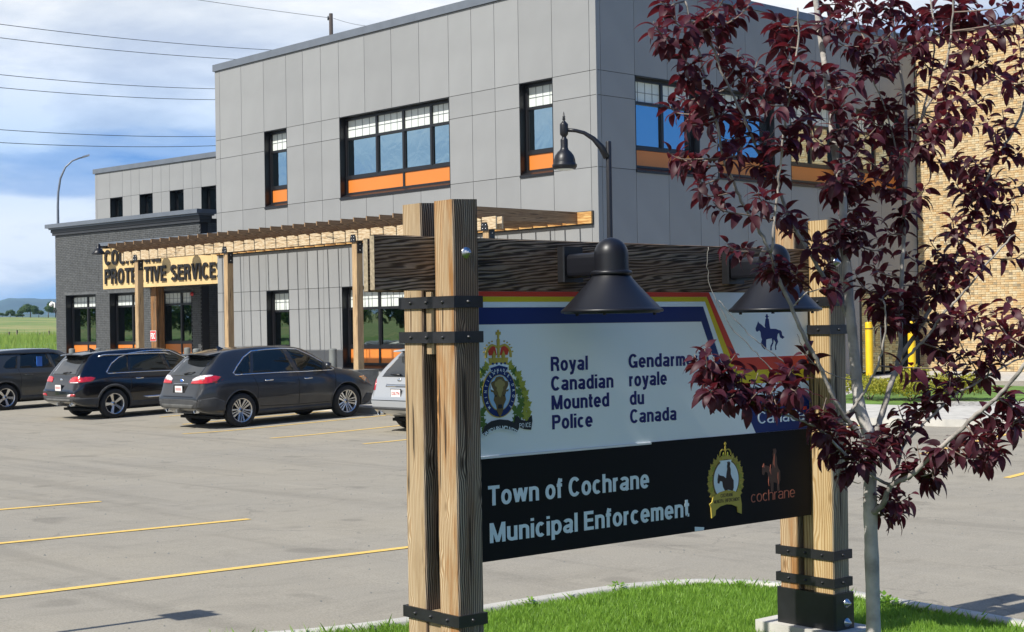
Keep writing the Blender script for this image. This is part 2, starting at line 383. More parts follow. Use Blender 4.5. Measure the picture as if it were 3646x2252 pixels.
def lotz(y):
    if y < 15.5: return .0696 - .0145 * y
    if y > 18.5: return -.178 + .026 * (y - 17)
    t = (y - 15.5) / 3; a = .0696 - .0145 * 15.5; b = -.178 + .026 * 1.5
    return a + (b - a) * t + (-.0145) * 0 - .02 * math.sin(pi * t)

# ------------------------------------------------------------------ a condensed grotesque, drawn as strokes
def _arc(cx, cy, rx, ry, a0, a1, n=14, e=.95):
    out = []
    for i in range(n + 1):
        a = math.radians(a0 + (a1 - a0) * i / n); c, s_ = math.cos(a), math.sin(a)
        out.append((cx + rx * math.copysign(abs(c) ** e, c), cy + ry * math.copysign(abs(s_) ** e, s_)))
    return out
def glyph_strokes(ch, t):
    """centre lines for cap height 1; returns (strokes, outer width); ends are cut square"""
    h = t / 2; X = .74
    def bowl(x0, x1, y0, y1, a0=0, a1=360, n=26): return _arc((x0 + x1) / 2, (y0 + y1) / 2, (x1 - x0) / 2 - h, (y1 - y0) / 2 - h * .92, a0, a1, n)
    L = {}
    lo = .54; cw = .64
    if ch == 'o': return [bowl(0, .56, -.01, X + .01)], .56
    if ch == 'c': return [bowl(0, .53, -.01, X + .01, 48, 312)], .51
    if ch == 'e': return [bowl(0, .55, -.01, X + .01, 0, 318), [(.55 - h * 1.9, X / 2 - .01), (h, X / 2 - .01)], [(.55 - h, X / 2 + .04), (.55 - h, X / 2 - .01 - h * .9)]], .55
    if ch == 'n': return [[(h, 0), (h, X)], _arc(.27, X - .23, .27 - h, .24 - h, 180, 0, 12) + [(lo - h, 0)]], lo
    if ch == 'h': return [[(h, 0), (h, 1)], _arc(.27, X - .23, .27 - h, .24 - h, 180, 0, 12) + [(lo - h, 0)]], lo
    if ch == 'u': return [[(lo - h, 0), (lo - h, X)], _arc(.27, .23, .27 - h, .24 - h, 360, 180, 12) + [(h, X)]], lo
    if ch == 'm': return [[(h, 0), (h, X)], _arc(.235, X - .2, .235 - h, .21 - h, 180, 0, 10) + [(.47 - h, 0)], _arc(.235 + .47 - t, X - .2, .235 - h, .21 - h, 180, 0, 10) + [(.94 - t - h, 0)]], .94 - t
    if ch == 'r': return [[(h, 0), (h, X)], _arc(.28, X - .27, .28 - h, .28 - h, 180, 88, 8)], .34
    if ch == 'l': return [[(h, 0), (h, 1)]], t
    if ch == 'i': return [[(h, 0), (h, X)], [(h, .86), (h, 1)]], t
    if ch == 'a': return [_arc(.27, X - .21, .27 - h, .22 - h, 158, 0, 12) + [(.52 - h, .10), (.535 - h * .6, 0)], [(.52 - h, X * .57 - h * .3)] + _arc(.26, .215, .26 - h, .225 - h, 88, 272, 12) + _arc(.26, .24, .26 - h, .25 - h, 278, 350, 6)], .55
    if ch == 'd': return [[(.56 - h, 0), (.56 - h, 1)], bowl(0, .57, -.01, X + .01, 20, 340)], .56
    if ch == 'p': return [[(h, -.26), (h, X)], bowl(-.01, .56, -.01, X + .01, 200, 520)], .56
    if ch == 'y': return [[(h * .9, X), (.27, .07)], [(.54 - h * .9, X), (.30, .02)] + [(.24, -.16), (.18, -.20), (.07, -.20)]], .54
    if ch == 'w': return [[(h * .8, X), (.21, h * .4)], [(.21, h * .4), (.39, X)], [(.39, X), (.57, h * .4)], [(.57, h * .4), (.78 - h * .8, X)]], .78
    if ch == 't': return [[(.13 + 0, .95), (.13, .16), (.155, h * 1.2), (.20, h), (.29, h)], [(0, X - h * .8), (.29, X - h * .8)]], .30
    if ch == 'f': return [[(.13, 0), (.13, .82), (.16, .93), (.21, 1 - h), (.30, 1 - h)], [(0, X - h * .8), (.29, X - h * .8)]], .31
    if ch == 'v': return [[(h * .9, X), (.26, 0)], [(.52 - h * .9, X), (.26, 0)]], .52
    w = cw
    if ch == 'O': return [bowl(0, .70, -.01, 1.01)], .70
    if ch == 'C': return [bowl(0, .68, -.01, 1.01, 42, 318)], .66
    if ch == 'G': return [bowl(0, .70, -.01, 1.01, 42, 320) , [(.69 - h, 0), (.69 - h, .48)], [(.38, .48 - h), (.69, .48 - h)]], .69
    if ch == 'S': return [_arc(.31, .735, .31 - h, .275 - h, 25, 270, 16) + _arc(.31, .27, .31 - h, .28 - h, 88, -155, 16)], .62
    if ch == 'R': return [[(h, 0), (h, 1)], [(h, 1 - h), (.34, 1 - h)] + _arc(.38, .72, .24 - h, .28 - h, 80, -80, 10) + [(.34, .44 + h), (h, .44 + h)], [(.36, .48), (.50, .36), (.54 - h * .1, .10), (.60 - h * .6, 0)]], .64
    if ch == 'P': return [[(h, 0), (h, 1)], [(h, 1 - h), (.34, 1 - h)] + _arc(.38, .70, .24 - h, .30 - h, 80, -80, 10) + [(.34, .40 + h), (h, .40 + h)]], .62
    if ch == 'T': return [[(0, 1 - h), (.60, 1 - h)], [(.30, 1 - t), (.30, 0)]], .60
    if ch == 'E': return [[(h, 0), (h, 1)], [(t, 1 - h), (.54, 1 - h)], [(t, h), (.55, h)], [(t, .52), (.51, .52)]], .55
    if ch == 'F': return [[(h, 0), (h, 1)], [(t, 1 - h), (.54, 1 - h)], [(t, .52), (.50, .52)]], .54
    if ch == 'D': return [[(h, 0), (h, 1)], [(t, 1 - h), (.30, 1 - h)] + _arc(.34, .5, .30 - h, .5 - h, 80, -80, 14) + [(.30, h), (t, h)]], .64
    if ch == 'I': return [[(h, 0), (h, 1)]], t
    if ch == 'N': return [[(h, 0), (h, 1)], [(.64 - h, 0), (.64 - h, 1)], [(h * 1.0, 1), (.64 - h * 1.0, 0)]], .64
    if ch == 'H': return [[(h, 0), (h, 1)], [(.64 - h, 0), (.64 - h, 1)], [(t, .51), (.64 - t, .51)]], .64
    if ch == 'M': return [[(h, 0), (h, 1)], [(.80 - h, 0), (.80 - h, 1)], [(h * 1.1, 1), (.40, h * .3)], [(.80 - h * 1.1, 1), (.40, h * .3)]], .80
    if ch == 'A': return [[(h * .8, 0), (.33, 1)], [(.66 - h * .8, 0), (.33, 1)], [(.15, .27), (.51, .27)]], .66
    if ch == 'V': return [[(h * .8, 1), (.32, 0)], [(.64 - h * .8, 1), (.32, 0)]], .64
    if ch == 'U': return [[(h, 1)] + _arc(.32, .28, .32 - h, .29 - h, 180, 360, 12) + [(.64 - h, 1)]], .64
    return [], .28
def glyph_faces(ch, t):
    st, w = glyph_strokes(ch, t); P = []; Fs = []; h = t / 2
    for s_ in st:
        pts = [Vector(p) for p in s_]; n = len(pts); A = []; B_ = []
        for i, p in enumerate(pts):
            if i == 0: d = (pts[1] - p).normalized(); m_ = Vector((-d.y, d.x)) * h
            elif i == n - 1: d = (p - pts[-2]).normalized(); m_ = Vector((-d.y, d.x)) * h
            else:
                d0, d1 = (p - pts[i - 1]).normalized(), (pts[i + 1] - p).normalized(); b = (d0 + d1).normalized(); k = max(.55, b.dot(d0)); m_ = Vector((-b.y, b.x)) * h / k
            # diagonal ends are cut level with the cap or base line
            if n == 2 and abs(d.x) > .05 and abs(d.y) > .3: m_ = Vector((-math.copysign(h / abs(d.y), d.y), 0))
            A.append(p + m_); B_.append(p - m_)
        for i in range(n - 1):
            o = len(P); P += [A[i], B_[i], B_[i + 1], A[i + 1]]; q = [o, o + 1, o + 2, o + 3]
            a = sum(P[q[j]].x * P[q[(j + 1) % 4]].y - P[q[(j + 1) % 4]].x * P[q[j]].y for j in range(4))
            Fs.append(q if a > 0 else q[::-1])
    if not P: return [], [], w
    vs, es, fs, _ov, _oe, of = delaunay_2d_cdt(P, [], Fs, 1, 1e-5)
    return [tuple(v) for v in vs], [tuple(f) for f, q in zip(fs, of) if len(q)], w
_gc = {}
def sign_text(name, body, m_, tf, loc, width, height, parent, t=.15, depth=.0012, gap=.085):
    x = 0; V = []; F = []
    for ch in body:
        if ch == ' ': x += .28; continue
        k = (ch, t)
        if k not in _gc: _gc[k] = glyph_faces(ch, t)
        vs, fs, w = _gc[k]; o = len(V); V += [(x + a, b) for a, b in vs]; F += [tuple(o + i for i in f) for f in fs]; x += w + gap
    tot = x - gap; sx = width / tot
    me = bpy.data.meshes.new(name); me.from_pydata([(loc[0] + a * sx, 0, loc[1] + b * height) for a, b in V], [], F)
    bm = bmesh.new(); bm.from_mesh(me); bmesh.ops.remove_doubles(bm, verts=bm.verts, dist=1e-6)
    r = bmesh.ops.extrude_face_region(bm, geom=list(bm.faces))
    for e in r['geom']:
        if isinstance(e, bmesh.types.BMVert): e.co.y -= depth
    for v in bm.verts: v.co = Vector(tf(*v.co))
    bmesh.ops.recalc_face_normals(bm, faces=bm.faces); bm.to_mesh(me); bm.free(); me.materials.append(m_)
    return link(name, me, parent) if parent.type == 'EMPTY' else _link_child(name, me, parent)
def _link_child(name, me, parent):
    o = bpy.data.objects.new(name, me); C.objects.link(o); o.parent = parent; o.matrix_parent_inverse = parent.matrix_basis.inverted(); return o

# ------------------------------------------------------------------ ground
def sheet(name, m, fx, xs, ys, zf):
    V = [(x, y, zf(x, y)) for y in ys for x in xs]; n = len(xs)
    F = [(j * n + i, j * n + i + 1, (j + 1) * n + i + 1, (j + 1) * n + i) for j in range(len(ys) - 1) for i in range(n - 1)]
    return link(name, npmesh(name, V, F, m, True))
def tz(d):
    return float(np.interp(d, [0, 95, 103, 112, 150, 250, 400, 500, 560, 800, 1500, 3000, 9000], [-.9, -.9, .5, .98, 1.33, 2.9, 6.2, 8.0, 8.1, 6, 3, 0, 0]))
rings = [0, 40, 80, 95, 103, 112, 130, 150, 180, 220, 260, 310, 360, 410, 460, 500, 530, 560, 640, 800, 1500, 3000, 9000]
V = []; NA = 120
for d in rings:
    for k in range(NA):
        a = 2 * pi * k / NA; V.append((d * math.cos(a), d * math.sin(a), tz(d) + (0 if d < 160 or d > 900 else .012 * d / 10 * math.sin(a * 23) + .05 * math.sin(a * 61 + d))))
F = [(i * NA + k, i * NA + (k + 1) % NA, (i + 1) * NA + (k + 1) % NA, (i + 1) * NA + k) for i in range(len(rings) - 1) for k in range(NA)]
struct(link('meadow', npmesh('meadow', V, F, M_field, True)))
xs = [-100, -80, -60, -50, -40, -30, -20, -10, 0, 10, 20, 40]; ys = [-50, -30, -15, -5, 0, 4, 8, 12, 15] + [15.5 + .5 * i for i in range(1, 7)] + [20, 22, 25, 28, 31, 34, 38, 44, 60]
struct(sheet('parking_lot', M_asph, None, xs, ys, lambda x, y: lotz(y)))
# far verge of bright tall grass
V = []; F = []
for i, d in enumerate((101, 106, 112, 122, 134, 148)):
    for k in range(41):
        a = math.radians(140 + k * 1.4); V.append((d * math.cos(a), d * math.sin(a), tz(d) + .05 + (.35 if 0 < i < 5 else 0)))
for i in range(5):
    for k in range(40): F.append((i * 41 + k, i * 41 + k + 1, (i + 1) * 41 + k + 1, (i + 1) * 41 + k))
struct(link('verge', npmesh('verge', V, F, M_verge, True)))
# hills
def hill(name, m, D0, prof, depth, zb):
    """prof: (azimuth offset px from the left edge of the picture, height)"""
    V = []; n = 160
    def at(px, dist):
        a = (px - 1823) / 5383; d = Vector((f_[0] + r_[0] * a, f_[1] + r_[1] * a)).normalized() * dist; return d
    R = [(0, 0), (.25, .45), (.5, .75), (.75, .93), (1, 1), (1.3, .8), (2.2, 0)]
    for (t, h) in R:
        for k in range(n):
            px = -1500 + 4600 * k / (n - 1); hh = float(np.interp(px, [p[0] for p in prof], [p[1] for p in prof]))
            wob = .05 * math.sin(px * .013 + t * 3) + .03 * math.sin(px * .041 + t * 9)
            d = at(px, D0 + depth * t); V.append((d.x, d.y, zb + (hh - zb) * h * (1 + (wob if h < 1 else wob * .12))))
    F = [(i * n + k, i * n + k + 1, (i + 1) * n + k + 1, (i + 1) * n + k) for i in range(len(R) - 1) for k in range(n - 1)]
    return struct(link(name, npmesh(name, V, F, m, True)))
hill('far_hill', M_hill, 4200, [(-1500, 90), (-500, 130), (-60, 104), (0, 112), (26, 120), (70, 123), (120, 122), (140, 119), (165, 120), (200, 120), (600, 105), (1400, 60), (3100, 40)], 900, 0)
hill('near_hill', M_hill2, 2600, [(-1500, 30), (0, 47), (120, 44), (260, 38), (700, 20), (3100, 12)], 500, 0)

# yellow stall lines (4 mm above the asphalt)
def stripe(x0, y0, x1, y1, w=.105):
    d = Vector((x1 - x0, y1 - y0)); L = d.length; d /= L; p = Vector((-d.y, d.x)) * w / 2; n = max(2, int(L / .5)); V = []
    for i in range(n + 1):
        c = Vector((x0, y0)) + d * L * i / n
        for s in (1, -1): q = c + p * s; V.append((q.x, q.y, lotz(q.y) + .006))
    F = [(2 * i, 2 * i + 1, 2 * i + 3, 2 * i + 2) for i in range(n)]
    return struct(link('stall_line', npmesh('stall_line', V, F, M_stripe)))
for x0, y0, x1, y1 in [(-10.72, 3.0, -10.70, 8.7), (-13.62, 3.2, -13.62, 8.84), (-16.42, 3.2, -16.42, 8.6), (-19.2, 3.2, -19.2, 8.6), (-22, 3.2, -22, 8.6), (-24.8, 3.2, -24.8, 8.6), (-7.9, 3.0, -7.9, 5.6),
                       (-22.2, 16.9, -22.2, 22.1), (-24.93, 16.7, -24.93, 22.1), (-27.55, 16.3, -27.6, 22.1), (-30.25, 17.9, -30.25, 22.1), (-33.0, 18.9, -33.0, 22.1), (-38.7, 19.6, -38.7, 22.1),
                       (-16.2, 23.95, -16.9, 18.4), (-12.6, 20.2, -13.1, 24.2), (-10.1, 18.2, -10.5, 23.4), (-7.4, 16.4, -7.9, 22.4)]:
    stripe(x0, y0, x1, y1)

# sidewalk in front of the station, its kerb, and the concrete by the shaded side
m = MB(); m.box(-62, -22.4, 22.15, 27.5, -.4, .10); struct(m.build('sidewalk', M_conc))
m = MB(); m.box(-62, -22.25, 21.97, 22.145, -.4, .085); struct(m.build('kerb', M_kerb))
def poly_sheet(name, P, zf, m, thick=.25):
    b = MB(); n = len(P)
    b.add([(x, y, zf(x, y)) for x, y in P] + [(x, y, zf(x, y) - thick) for x, y in P], [tuple(range(n)), tuple(range(2 * n - 1, n - 1, -1))] + [(i, (i + 1) % n, (i + 1) % n + n, i + n) for i in range(n)])
    return struct(b.build(name, m))
sl = lambda o: (lambda x, y: -.178 + .026 * (y - 17) + o)
poly_sheet('side_walk', [(-24.58, 33.9), (-22.4, 34.4), (-20.5, 36.4), (-8, 38.3), (-8, 39.38), (-24.58, 39.38)], sl(.055), M_conc)
poly_sheet('corner_walk', [(-24.55, 27.6), (-19.4, 27.0), (-19.6, 28.6), (-22.4, 34.35), (-24.55, 33.85)], sl(.05), M_conc)
poly_sheet('island_kerb', [(-22.3, 23.6), (-16.6, 23.95), (-15.9, 24.22), (-14.7, 24.33), (-13.4, 24.85), (-6, 28), (-6, 31), (-15.9, 27.25), (-16.4, 26.95), (-19.4, 26.95), (-24.5, 27.5), (-24.5, 27.45), (-22.3, 27.4)], sl(.13), M_kerb)
poly_sheet('gravel_strip', [(-17.5, 27.0), (-15.9, 27.27), (-6, 31.02), (-6, 33), (-16.6, 28.65), (-17.5, 28.6)], sl(.105), M_gravel)
poly_sheet('island_lawn', [(-19.4, 26.98), (-17.52, 26.98), (-17.5, 28.62), (-16.6, 28.67), (-6, 33.02), (-6, 34.5), (-18, 33.3), (-19.5, 33.7), (-22.2, 34.2)], sl(.10), M_verge)
for x in (-44, -39, -34, -29, -24.5): m = MB(); m.box(x, x + .012, 22.16, 25.2, .1005, .1035); struct(m.build('sidewalk_joint', M_concw))

# ------------------------------------------------------------------ building kit
def panels(parent, tf, rows, openings, mt, gap=.013, v0=0.0, th=.018):
    """rows: (z0, z1, [u seams]); a panel for each cell; cells inside an opening are left out, cells cut by one are trimmed"""
    cache = {}
    for z0, z1, us in rows:
        for a, b in zip(us[:-1], us[1:]):
            u0, u1, w0, w1 = a + gap / 2, b - gap / 2, z0 + gap / 2, z1 - gap / 2
            skip = False
            for (p0, p1, q0, q1) in openings:
                if u0 >= p0 - .03 and u1 <= p1 + .03 and w0 >= q0 - .03 and w1 <= q1 + .03: skip = True
                elif u0 < p1 - .02 and u1 > p0 + .02:
                    if w0 < q0 - .05 < w1 and w1 > q0: w1 = q0 - .004
                    elif w0 < q1 < w1 and w0 > q0 - .05: w0 = q1 + .004
                    elif w0 >= q0 - .05 and w1 <= q1 + .05: skip = True
            if skip or w1 - w0 < .05: continue
            # each panel has its own origin, so that it is an object that could be lifted off
            o = Vector(tf((u0 + u1) / 2, v0, (w0 + w1) / 2)); hu, hw = (u1 - u0) / 2, (w1 - w0) / 2
            key = (round(hu, 3), round(hw, 3))
            if key not in cache:
                mm = MB(lambda u, v, w, o=o, cu=(u0 + u1) / 2, cw=(w0 + w1) / 2: Vector(tf(cu + u, v0 + v, cw + w)) - o)
                mm.box(-hu, hu, 0, th, -hw, hw); cache[key] = mm.mesh('panel', mt)
            link('panel', cache[key], parent, o)
def win(parent, tf, u0, u1, z0, z1, splits, rec=.19, film=(.49,), zlow=None, spandrel=None, spl=None, gm=None, muntins=4, sill=True, name='window'):
    """recessed black window. film: height of the frosted upper lites; spandrel: height of the orange band; spl: seams in it"""
    gm = gm or M_glass; t = .075
    b = MB(tf)
    b.box(u0, u0 + .018, -.004, rec + .02, z0, z1); b.box(u1 - .018, u1, -.004, rec + .02, z0, z1); b.box(u0, u1, -.005, rec + .02, z1 - .018, z1 - .001)   # reveal
    a0, a1, c0, c1 = u0 + .02, u1 - .02, z0 + .09, z1 - .02
    b.box(a0, a0 + t, rec, rec + .10, c0, c1); b.box(a1 - t, a1, rec, rec + .10, c0, c1); b.box(a0 + t, a1 - t, rec, rec + .10, c1 - t, c1); b.box(a0 + t, a1 - t, rec, rec + .10, c0, c0 + .05)
    zf = c1 - t - film[0] if film else None
    zs = c0 + .05 + (spandrel or 0)
    if film: b.box(a0 + t, a1 - t, rec + .002, rec + .098, zf - .07, zf)
    if spandrel: b.box(a0 + t, a1 - t, rec + .002, rec + .098, zs, zs + .085)
    for s_ in splits: b.box(s_ - .04, s_ + .04, rec + .004, rec + .096, (zs + .085 if spandrel and spl is not None and s_ not in spl else c0 + .05), c1 - t)
    if sill:
        V = [(u0 - .002, rec + .02, z0 + .10), (u1 + .002, rec + .02, z0 + .10), (u1 + .002, -.03, z0), (u0 - .002, -.03, z0), (u0 - .002, -.03, z0 - .06), (u1 + .002, -.03, z0 - .06), (u1 + .002, rec, z0 - .06), (u0 - .002, rec, z0 - .06)]
        b.add(V, [(0, 1, 2, 3), (3, 2, 5, 4), (4, 5, 6, 7), (0, 3, 4, 7), (1, 6, 5, 2), (0, 7, 6, 1)])
    w = b.build(name, M_black, parent)
    edges = [a0 + t] + [s_ for s_ in splits] + [a1 - t]
    for i, (p, q) in enumerate(zip(edges[:-1], edges[1:])):
        p2, q2 = p + (.04 if i else 0), q - (.04 if i < len(edges) - 2 else 0)
        lo = (zs + .085) if spandrel else c0 + .05; hi = (zf - .07) if film else c1 - t
        g = MB(tf); g.box(p2, q2, rec + .055, rec + .061, lo, hi); g.build('pane', gm, w)
        g = MB(tf); g.box(p2, p2 + .03, rec + .02, rec + .05, lo, hi); g.box(q2 - .02, q2, rec + .02, rec + .05, lo, hi); g.box(p2 + .03, q2 - .02, rec + .02, rec + .05, lo, lo + .03); g.build('sash', M_black, w)
        if film:
            g = MB(tf); g.box(p2, q2, rec + .06, rec + .065, zf, c1 - t); g.build('frosted_lite', M_film, w)
            g = MB(tf); k = muntins
            for j in range(1, k): x = p2 + (q2 - p2) * j / k; g.box(x - .007, x + .007, rec + .050, rec + .058, zf, c1 - t)
            g.box(p2, q2, rec + .048, rec + .057, zf + film[0] * .46, zf + film[0] * .46 + .014); g.build('muntin', M_muntin, w)
    if spandrel:
        e = [a0 + t] + list(spl or []) + [a1 - t]
        for i, (p, q) in enumerate(zip(e[:-1], e[1:])):
            g = MB(tf); g.box(p + .008, q - .008, rec + .03, rec + .045, c0 + .055, zs - .004); g.build('spandrel', M_orange, w)
    return w
def bricks(parent, tf, u0, u1, z0, z1, mt, mm, holes=(), BL=.24, BH=.0667, th=.02, limit=300, right_first=True, joint=.009, name='brick', rnd=.003):
    """running bond; the first `limit` bricks (largest in view) are objects, the rest one joined part"""
    cells = []; r = 0; z = z0
    while z + BH <= z1 + .005:
        off = (r % 2) * BL / 2; u = u0 - off
        while u < u1:
            a, b = max(u, u0), min(u + BL, u1); 
            if b - a > .05:
                ok = True
                for (p0, p1, q0, q1) in holes:
                    if z + BH > q0 and z < q1:
                        if a >= p0 - .01 and b <= p1 + .01: ok = False
                        elif a < p0 < b: b = p0
                        elif a < p1 < b: a = p1
                        elif a < p0 and b > p1: ok = True
                if ok and b - a > .05: cells.append((a, b, z, min(z + BH, z1)))
            u += BL
        z += BH; r += 1
    cells.sort(key=(lambda c: -c[1]) if right_first else (lambda c: c[0]))
    me = None; big = MB(tf)
    n = 0; cache = {}
    for c in cells:
        a, b, p, q = c; pr = random.uniform(0, rnd)
        if n < limit and b - a > .1 and big is not None and abs((b - a) - BL) < .02:
            o = Vector(tf((a + b) / 2, -pr, (p + q) / 2))
            if me is None:
                k = MB(lambda u, v, w: Vector(tf(u, v, w)) - Vector(tf(0, 0, 0))); k.box(-BL / 2 + joint / 2, BL / 2 - joint / 2, 0, th, -BH / 2 + joint / 2, BH / 2 - joint / 2); me = k.mesh(name, mt)
            link(name, me, parent, o); n += 1
        else:
            big.box(a + joint / 2, b - joint / 2, -pr, th, p + joint / 2, q - joint / 2)
    if big.v: stuff(big.build('brickwork', mt, parent, recalc=True))

# ------------------------------------------------------------------ main block (grey panels)
YF = 25.75; XC = -24.605; XL = -41.27; TOP = 10.17
FA = lambda u, v, z: (u, YF + v, z)                    # sunny facade
FB = lambda u, v, z: (XC - v, u, z)                    # shaded side, u = y
station = thing('police_station', 'two storey grey panelled building with orange window bands, long sunny facade and shaded end', 'building', (XC, YF, 0))
class P0: pass
def sub(o, par): o.parent = par; o.matrix_parent_inverse = Matrix.Translation(-par.location); return o
_link = link
def link(name, me, parent=None, loc=None):
    o = _link(name, me, None, loc)
    if parent is not None:
        o.parent = parent
        if parent.type == 'EMPTY' and parent.parent is None: o.matrix_parent_inverse = Matrix.Translation(-Vector(parent.location)) @ Matrix.Identity(4) if parent.rotation_euler.z == 0 else (Matrix.Translation(parent.location) @ Matrix.Rotation(parent.rotation_euler.z, 4, 'Z')).inverted()
    return o
# backing walls and roof
OPA = [(-38.54, -37.35, 5.69, 7.98), (-34.73, -29.93, 5.69, 7.98), (-27.26, -26.08, 5.69, 7.98), (-38.54, -37.35, .86, 3.16), (-34.73, -29.93, .86, 3.16), (-27.26, -26.08, .86, 3.16)]
OPB = [(27.09, 29.48, 5.69, 7.98), (30.19, 32.57, 5.69, 7.98), (33.27, 35.65, 5.69, 7.98), (36.36, 38.75, 5.69, 7.98), (36.50, 38.9, .40, 2.80)]
def wall_with_holes(tf, u0, u1, z0, z1, ops, v0, v1, m, parent, name='wall'):
    us = sorted(set([u0, u1] + [o[0] for o in ops] + [o[1] for o in ops])); b = MB(tf)
    for a, c in zip(us[:-1], us[1:]):
        cuts = sorted([(o[2], o[3]) for o in ops if o[0] <= a + .001 and o[1] >= c - .001]); z = z0
        for q0, q1 in cuts:
            if q0 > z: b.box(a, c, v0, v1, z, q0)
            z = q1
        b.box(a, c, v0, v1, z, z1)
    return b.build(name, m, parent)
wall_with_holes(FA, XL, XC - .05, -.3, TOP + .1, OPA, .022, .30, M_seam, station)
wall_with_holes(FB, YF + .30, 39.38, -.3, TOP + .1, OPB, .022, .30, M_seam, station)
m = MB(); m.box(XL, XC - .33, YF + .6, 39.3, 8.4, 9.9); m.build('roof', M_seam, station)
m = MB(); m.box(XL + .0, XL + .25, YF + .31, 39.3, -.3, TOP + .1); m.build('end_wall', M_panel, station)
m = MB(); m.box(XL + .25, XC - .33, YF + .7, YF + .75, -.2, 8.4); m.box(XC - .8, XC - .75, YF + .8, 39, -.2, 8.4); m.build('inner_wall', M_seam, station)
UA = [XL, -41.0, -39.77, -38.54, -37.35, -36.49, -35.6, -34.73, -33.53, -32.33, -31.14, -29.93, -29.03, -28.15, -27.26, -26.08, -24.82, XC]
panels(station, FA, [(.12, 2.57, UA), (2.57, 3.16, UA), (3.16, 5.69, UA), (5.69, 7.39, UA), (7.39, 7.98, UA), (7.98, TOP, UA)], OPA, M_panel)
UB = [YF + .02, 25.90, 27.09, 28.28, 29.48, 30.19, 31.38, 32.57, 33.27, 34.46, 35.65, 36.36, 37.55, 38.75, 39.38]
panels(station, FB, [(.30, 2.82, UB), (2.82, 3.40, UB), (3.40, 5.69, UB), (5.69, 7.39, UB), (7.39, 7.98, UB), (7.98, TOP, UB)], OPB, M_panel)
# parapet flashing
m = MB(); m.box(XL - .05, XC + .05, YF - .05, YF + .35, TOP, TOP + .21); m.build('parapet_cap', M_flash, station)
m = MB(); m.box(XC - .35, XC + .05, YF + .352, 39.5, TOP, TOP + .21); m.build('parapet_cap', M_flash, station)
m = MB(); m.box(XC - .004, XC + .012, YF - .012, YF + .03, .12, TOP); m.build('corner_trim', M_panel, station)
for (a, b, c, d), sp_, spl in zip(OPA, [[], [-33.28, -32.10 - .0, -30.92], [], [], [-33.28, -32.10, -30.92], []], [[], [-32.10], [], [], [-33.9, -33.28, -32.7, -32.10, -31.5, -30.92, -30.4], []]):
    low = c < 2
    win(station, FA, a, b, c, d, sp_, spandrel=(.41 if low else .38), spl=spl, gm=M_glassd if low else M_glass)
for (a, b, c, d) in OPB[:4]: win(station, FB, a, b, c, d, [(a + b) / 2], spandrel=.38, spl=[], gm=M_glass2)
# glazed side door
a, b, c, d = OPB[4]
m = MB(FB); m.box(a, a + .06, .1, .2, c, d); m.box(b - .06, b, .1, .2, c, d); m.box(a, b, .1, .2, d - .06, d); m.box((a + b) / 2 - .04, (a + b) / 2 + .04, .1, .2, c, d - .06); m.box(a, b, -.002, .1, d - .03, d)
dr = m.build('door', M_black, station)
for p, q in ((a + .06, (a + b) / 2 - .04), ((a + b) / 2 + .04, b - .06)):
    m = MB(FB); m.box(p, q, .14, .146, c + .1, d - .06); m.build('pane', M_glassd, dr)
m = MB(FB); m.tube([(37.45, .06, 1.2), (37.45, .04, 1.25), (37.45, .04, 1.75), (37.45, .06, 1.8)], .012); m.build('handle', M_galv, dr)
# small fixtures on the shaded wall
m = MB(FB); m.box(34.1, 34.28, -.10, 0, 3.6, 3.85); m.build('wall_light', M_white, station)

# ------------------------------------------------------------------ entrance wing (dark brick), turned 5 degrees
TH = math.radians(5); E5 = Vector((math.cos(TH), math.sin(TH), 0)); N5 = Vector((-math.sin(TH), math.cos(TH), 0)); O5 = Vector((-42.46, 26.52, 0))
def FW(u, v, z): p = O5 + E5 * u + N5 * v; return (p.x, p.y, z)
FD = lambda u, v, z: FW(u, v + 1.9, z)
wing = thing('entrance_wing', 'single storey dark grey brick entrance wing with black windows and orange sills', 'building', FD(-5.7, 0, 0))
WH = [(-12.22, -10.12, 1.05, 3.46), (-9.20, -7.10, 1.05, 3.46), (-6.18, -4.08, 1.05, 3.46)]
wall_with_holes(FD, -12.92, -3.51, -.3, 5.95, WH, .022, .32, M_dmortar, wing)
bricks(wing, FD, -12.92, -3.51, .0, 5.80, M_dbrick, M_dmortar, WH, BL=.24, BH=.0667, limit=300, right_first=False)
m = MB(FD); m.box(-12.92, -12.62, .32, 9, -.3, 5.95); m.build('side_wall', M_dbrick, wing)
m = MB(FD); m.box(-3.81, -3.53, .32, 9, -.3, 5.95); m.build('side_wall', M_dmortar, wing)
FDR = lambda u, v, z: FD(-3.51 - v, u, z)
bricks(wing, FDR, .33, 6.0, .0, 5.80, M_dbrick, M_dmortar, (), limit=0)
m = MB(FD); m.box(-12.8, -3.6, .33, 9, 5.5, 5.75); m.build('roof', M_dmortar, wing)
m = MB(FD); m.box(-3.5, 2.6, 3.4, 3.7, -.3, 3.6); m.build('recess_wall', M_dbrick, wing)
for (a, b, c, d) in WH: win(wing, FD, a, b, c, d, [(a + b) / 2 + .06], rec=.26, film=(.37,), spandrel=.35, gm=M_glassd)
for (a, b, c, d) in WH: m = MB(FD); m.box(a - .1, b + .1, -.012, .02, d + .002, d + .085); m.build('lintel_course', M_dbrick, wing)
m = MB(FD); m.box(-13.0, -3.43, -.08, .4, 5.81, 5.92); m.box(-13.04, -3.39, -.12, .42, 5.92, 6.04); m.build('cornice', M_flashd, wing)
m = MB(FD); m.box(-13.2, -3.31, -.28, .6, 6.10, 6.25); m.box(-13.1, -3.36, -.18, .5, 6.04, 6.10); m.build('parapet_cap', M_flash, wing)
m = MB(FD); m.box(-3.38, -3.31, .61, 9, 6.10, 6.22); m.build('parapet_cap', M_flashd, wing)
m = MB(FW); m.box(-6.60, 2.2, .125, 1.885, 3.56, 4.98); m.build('canopy', M_flashd, wing)
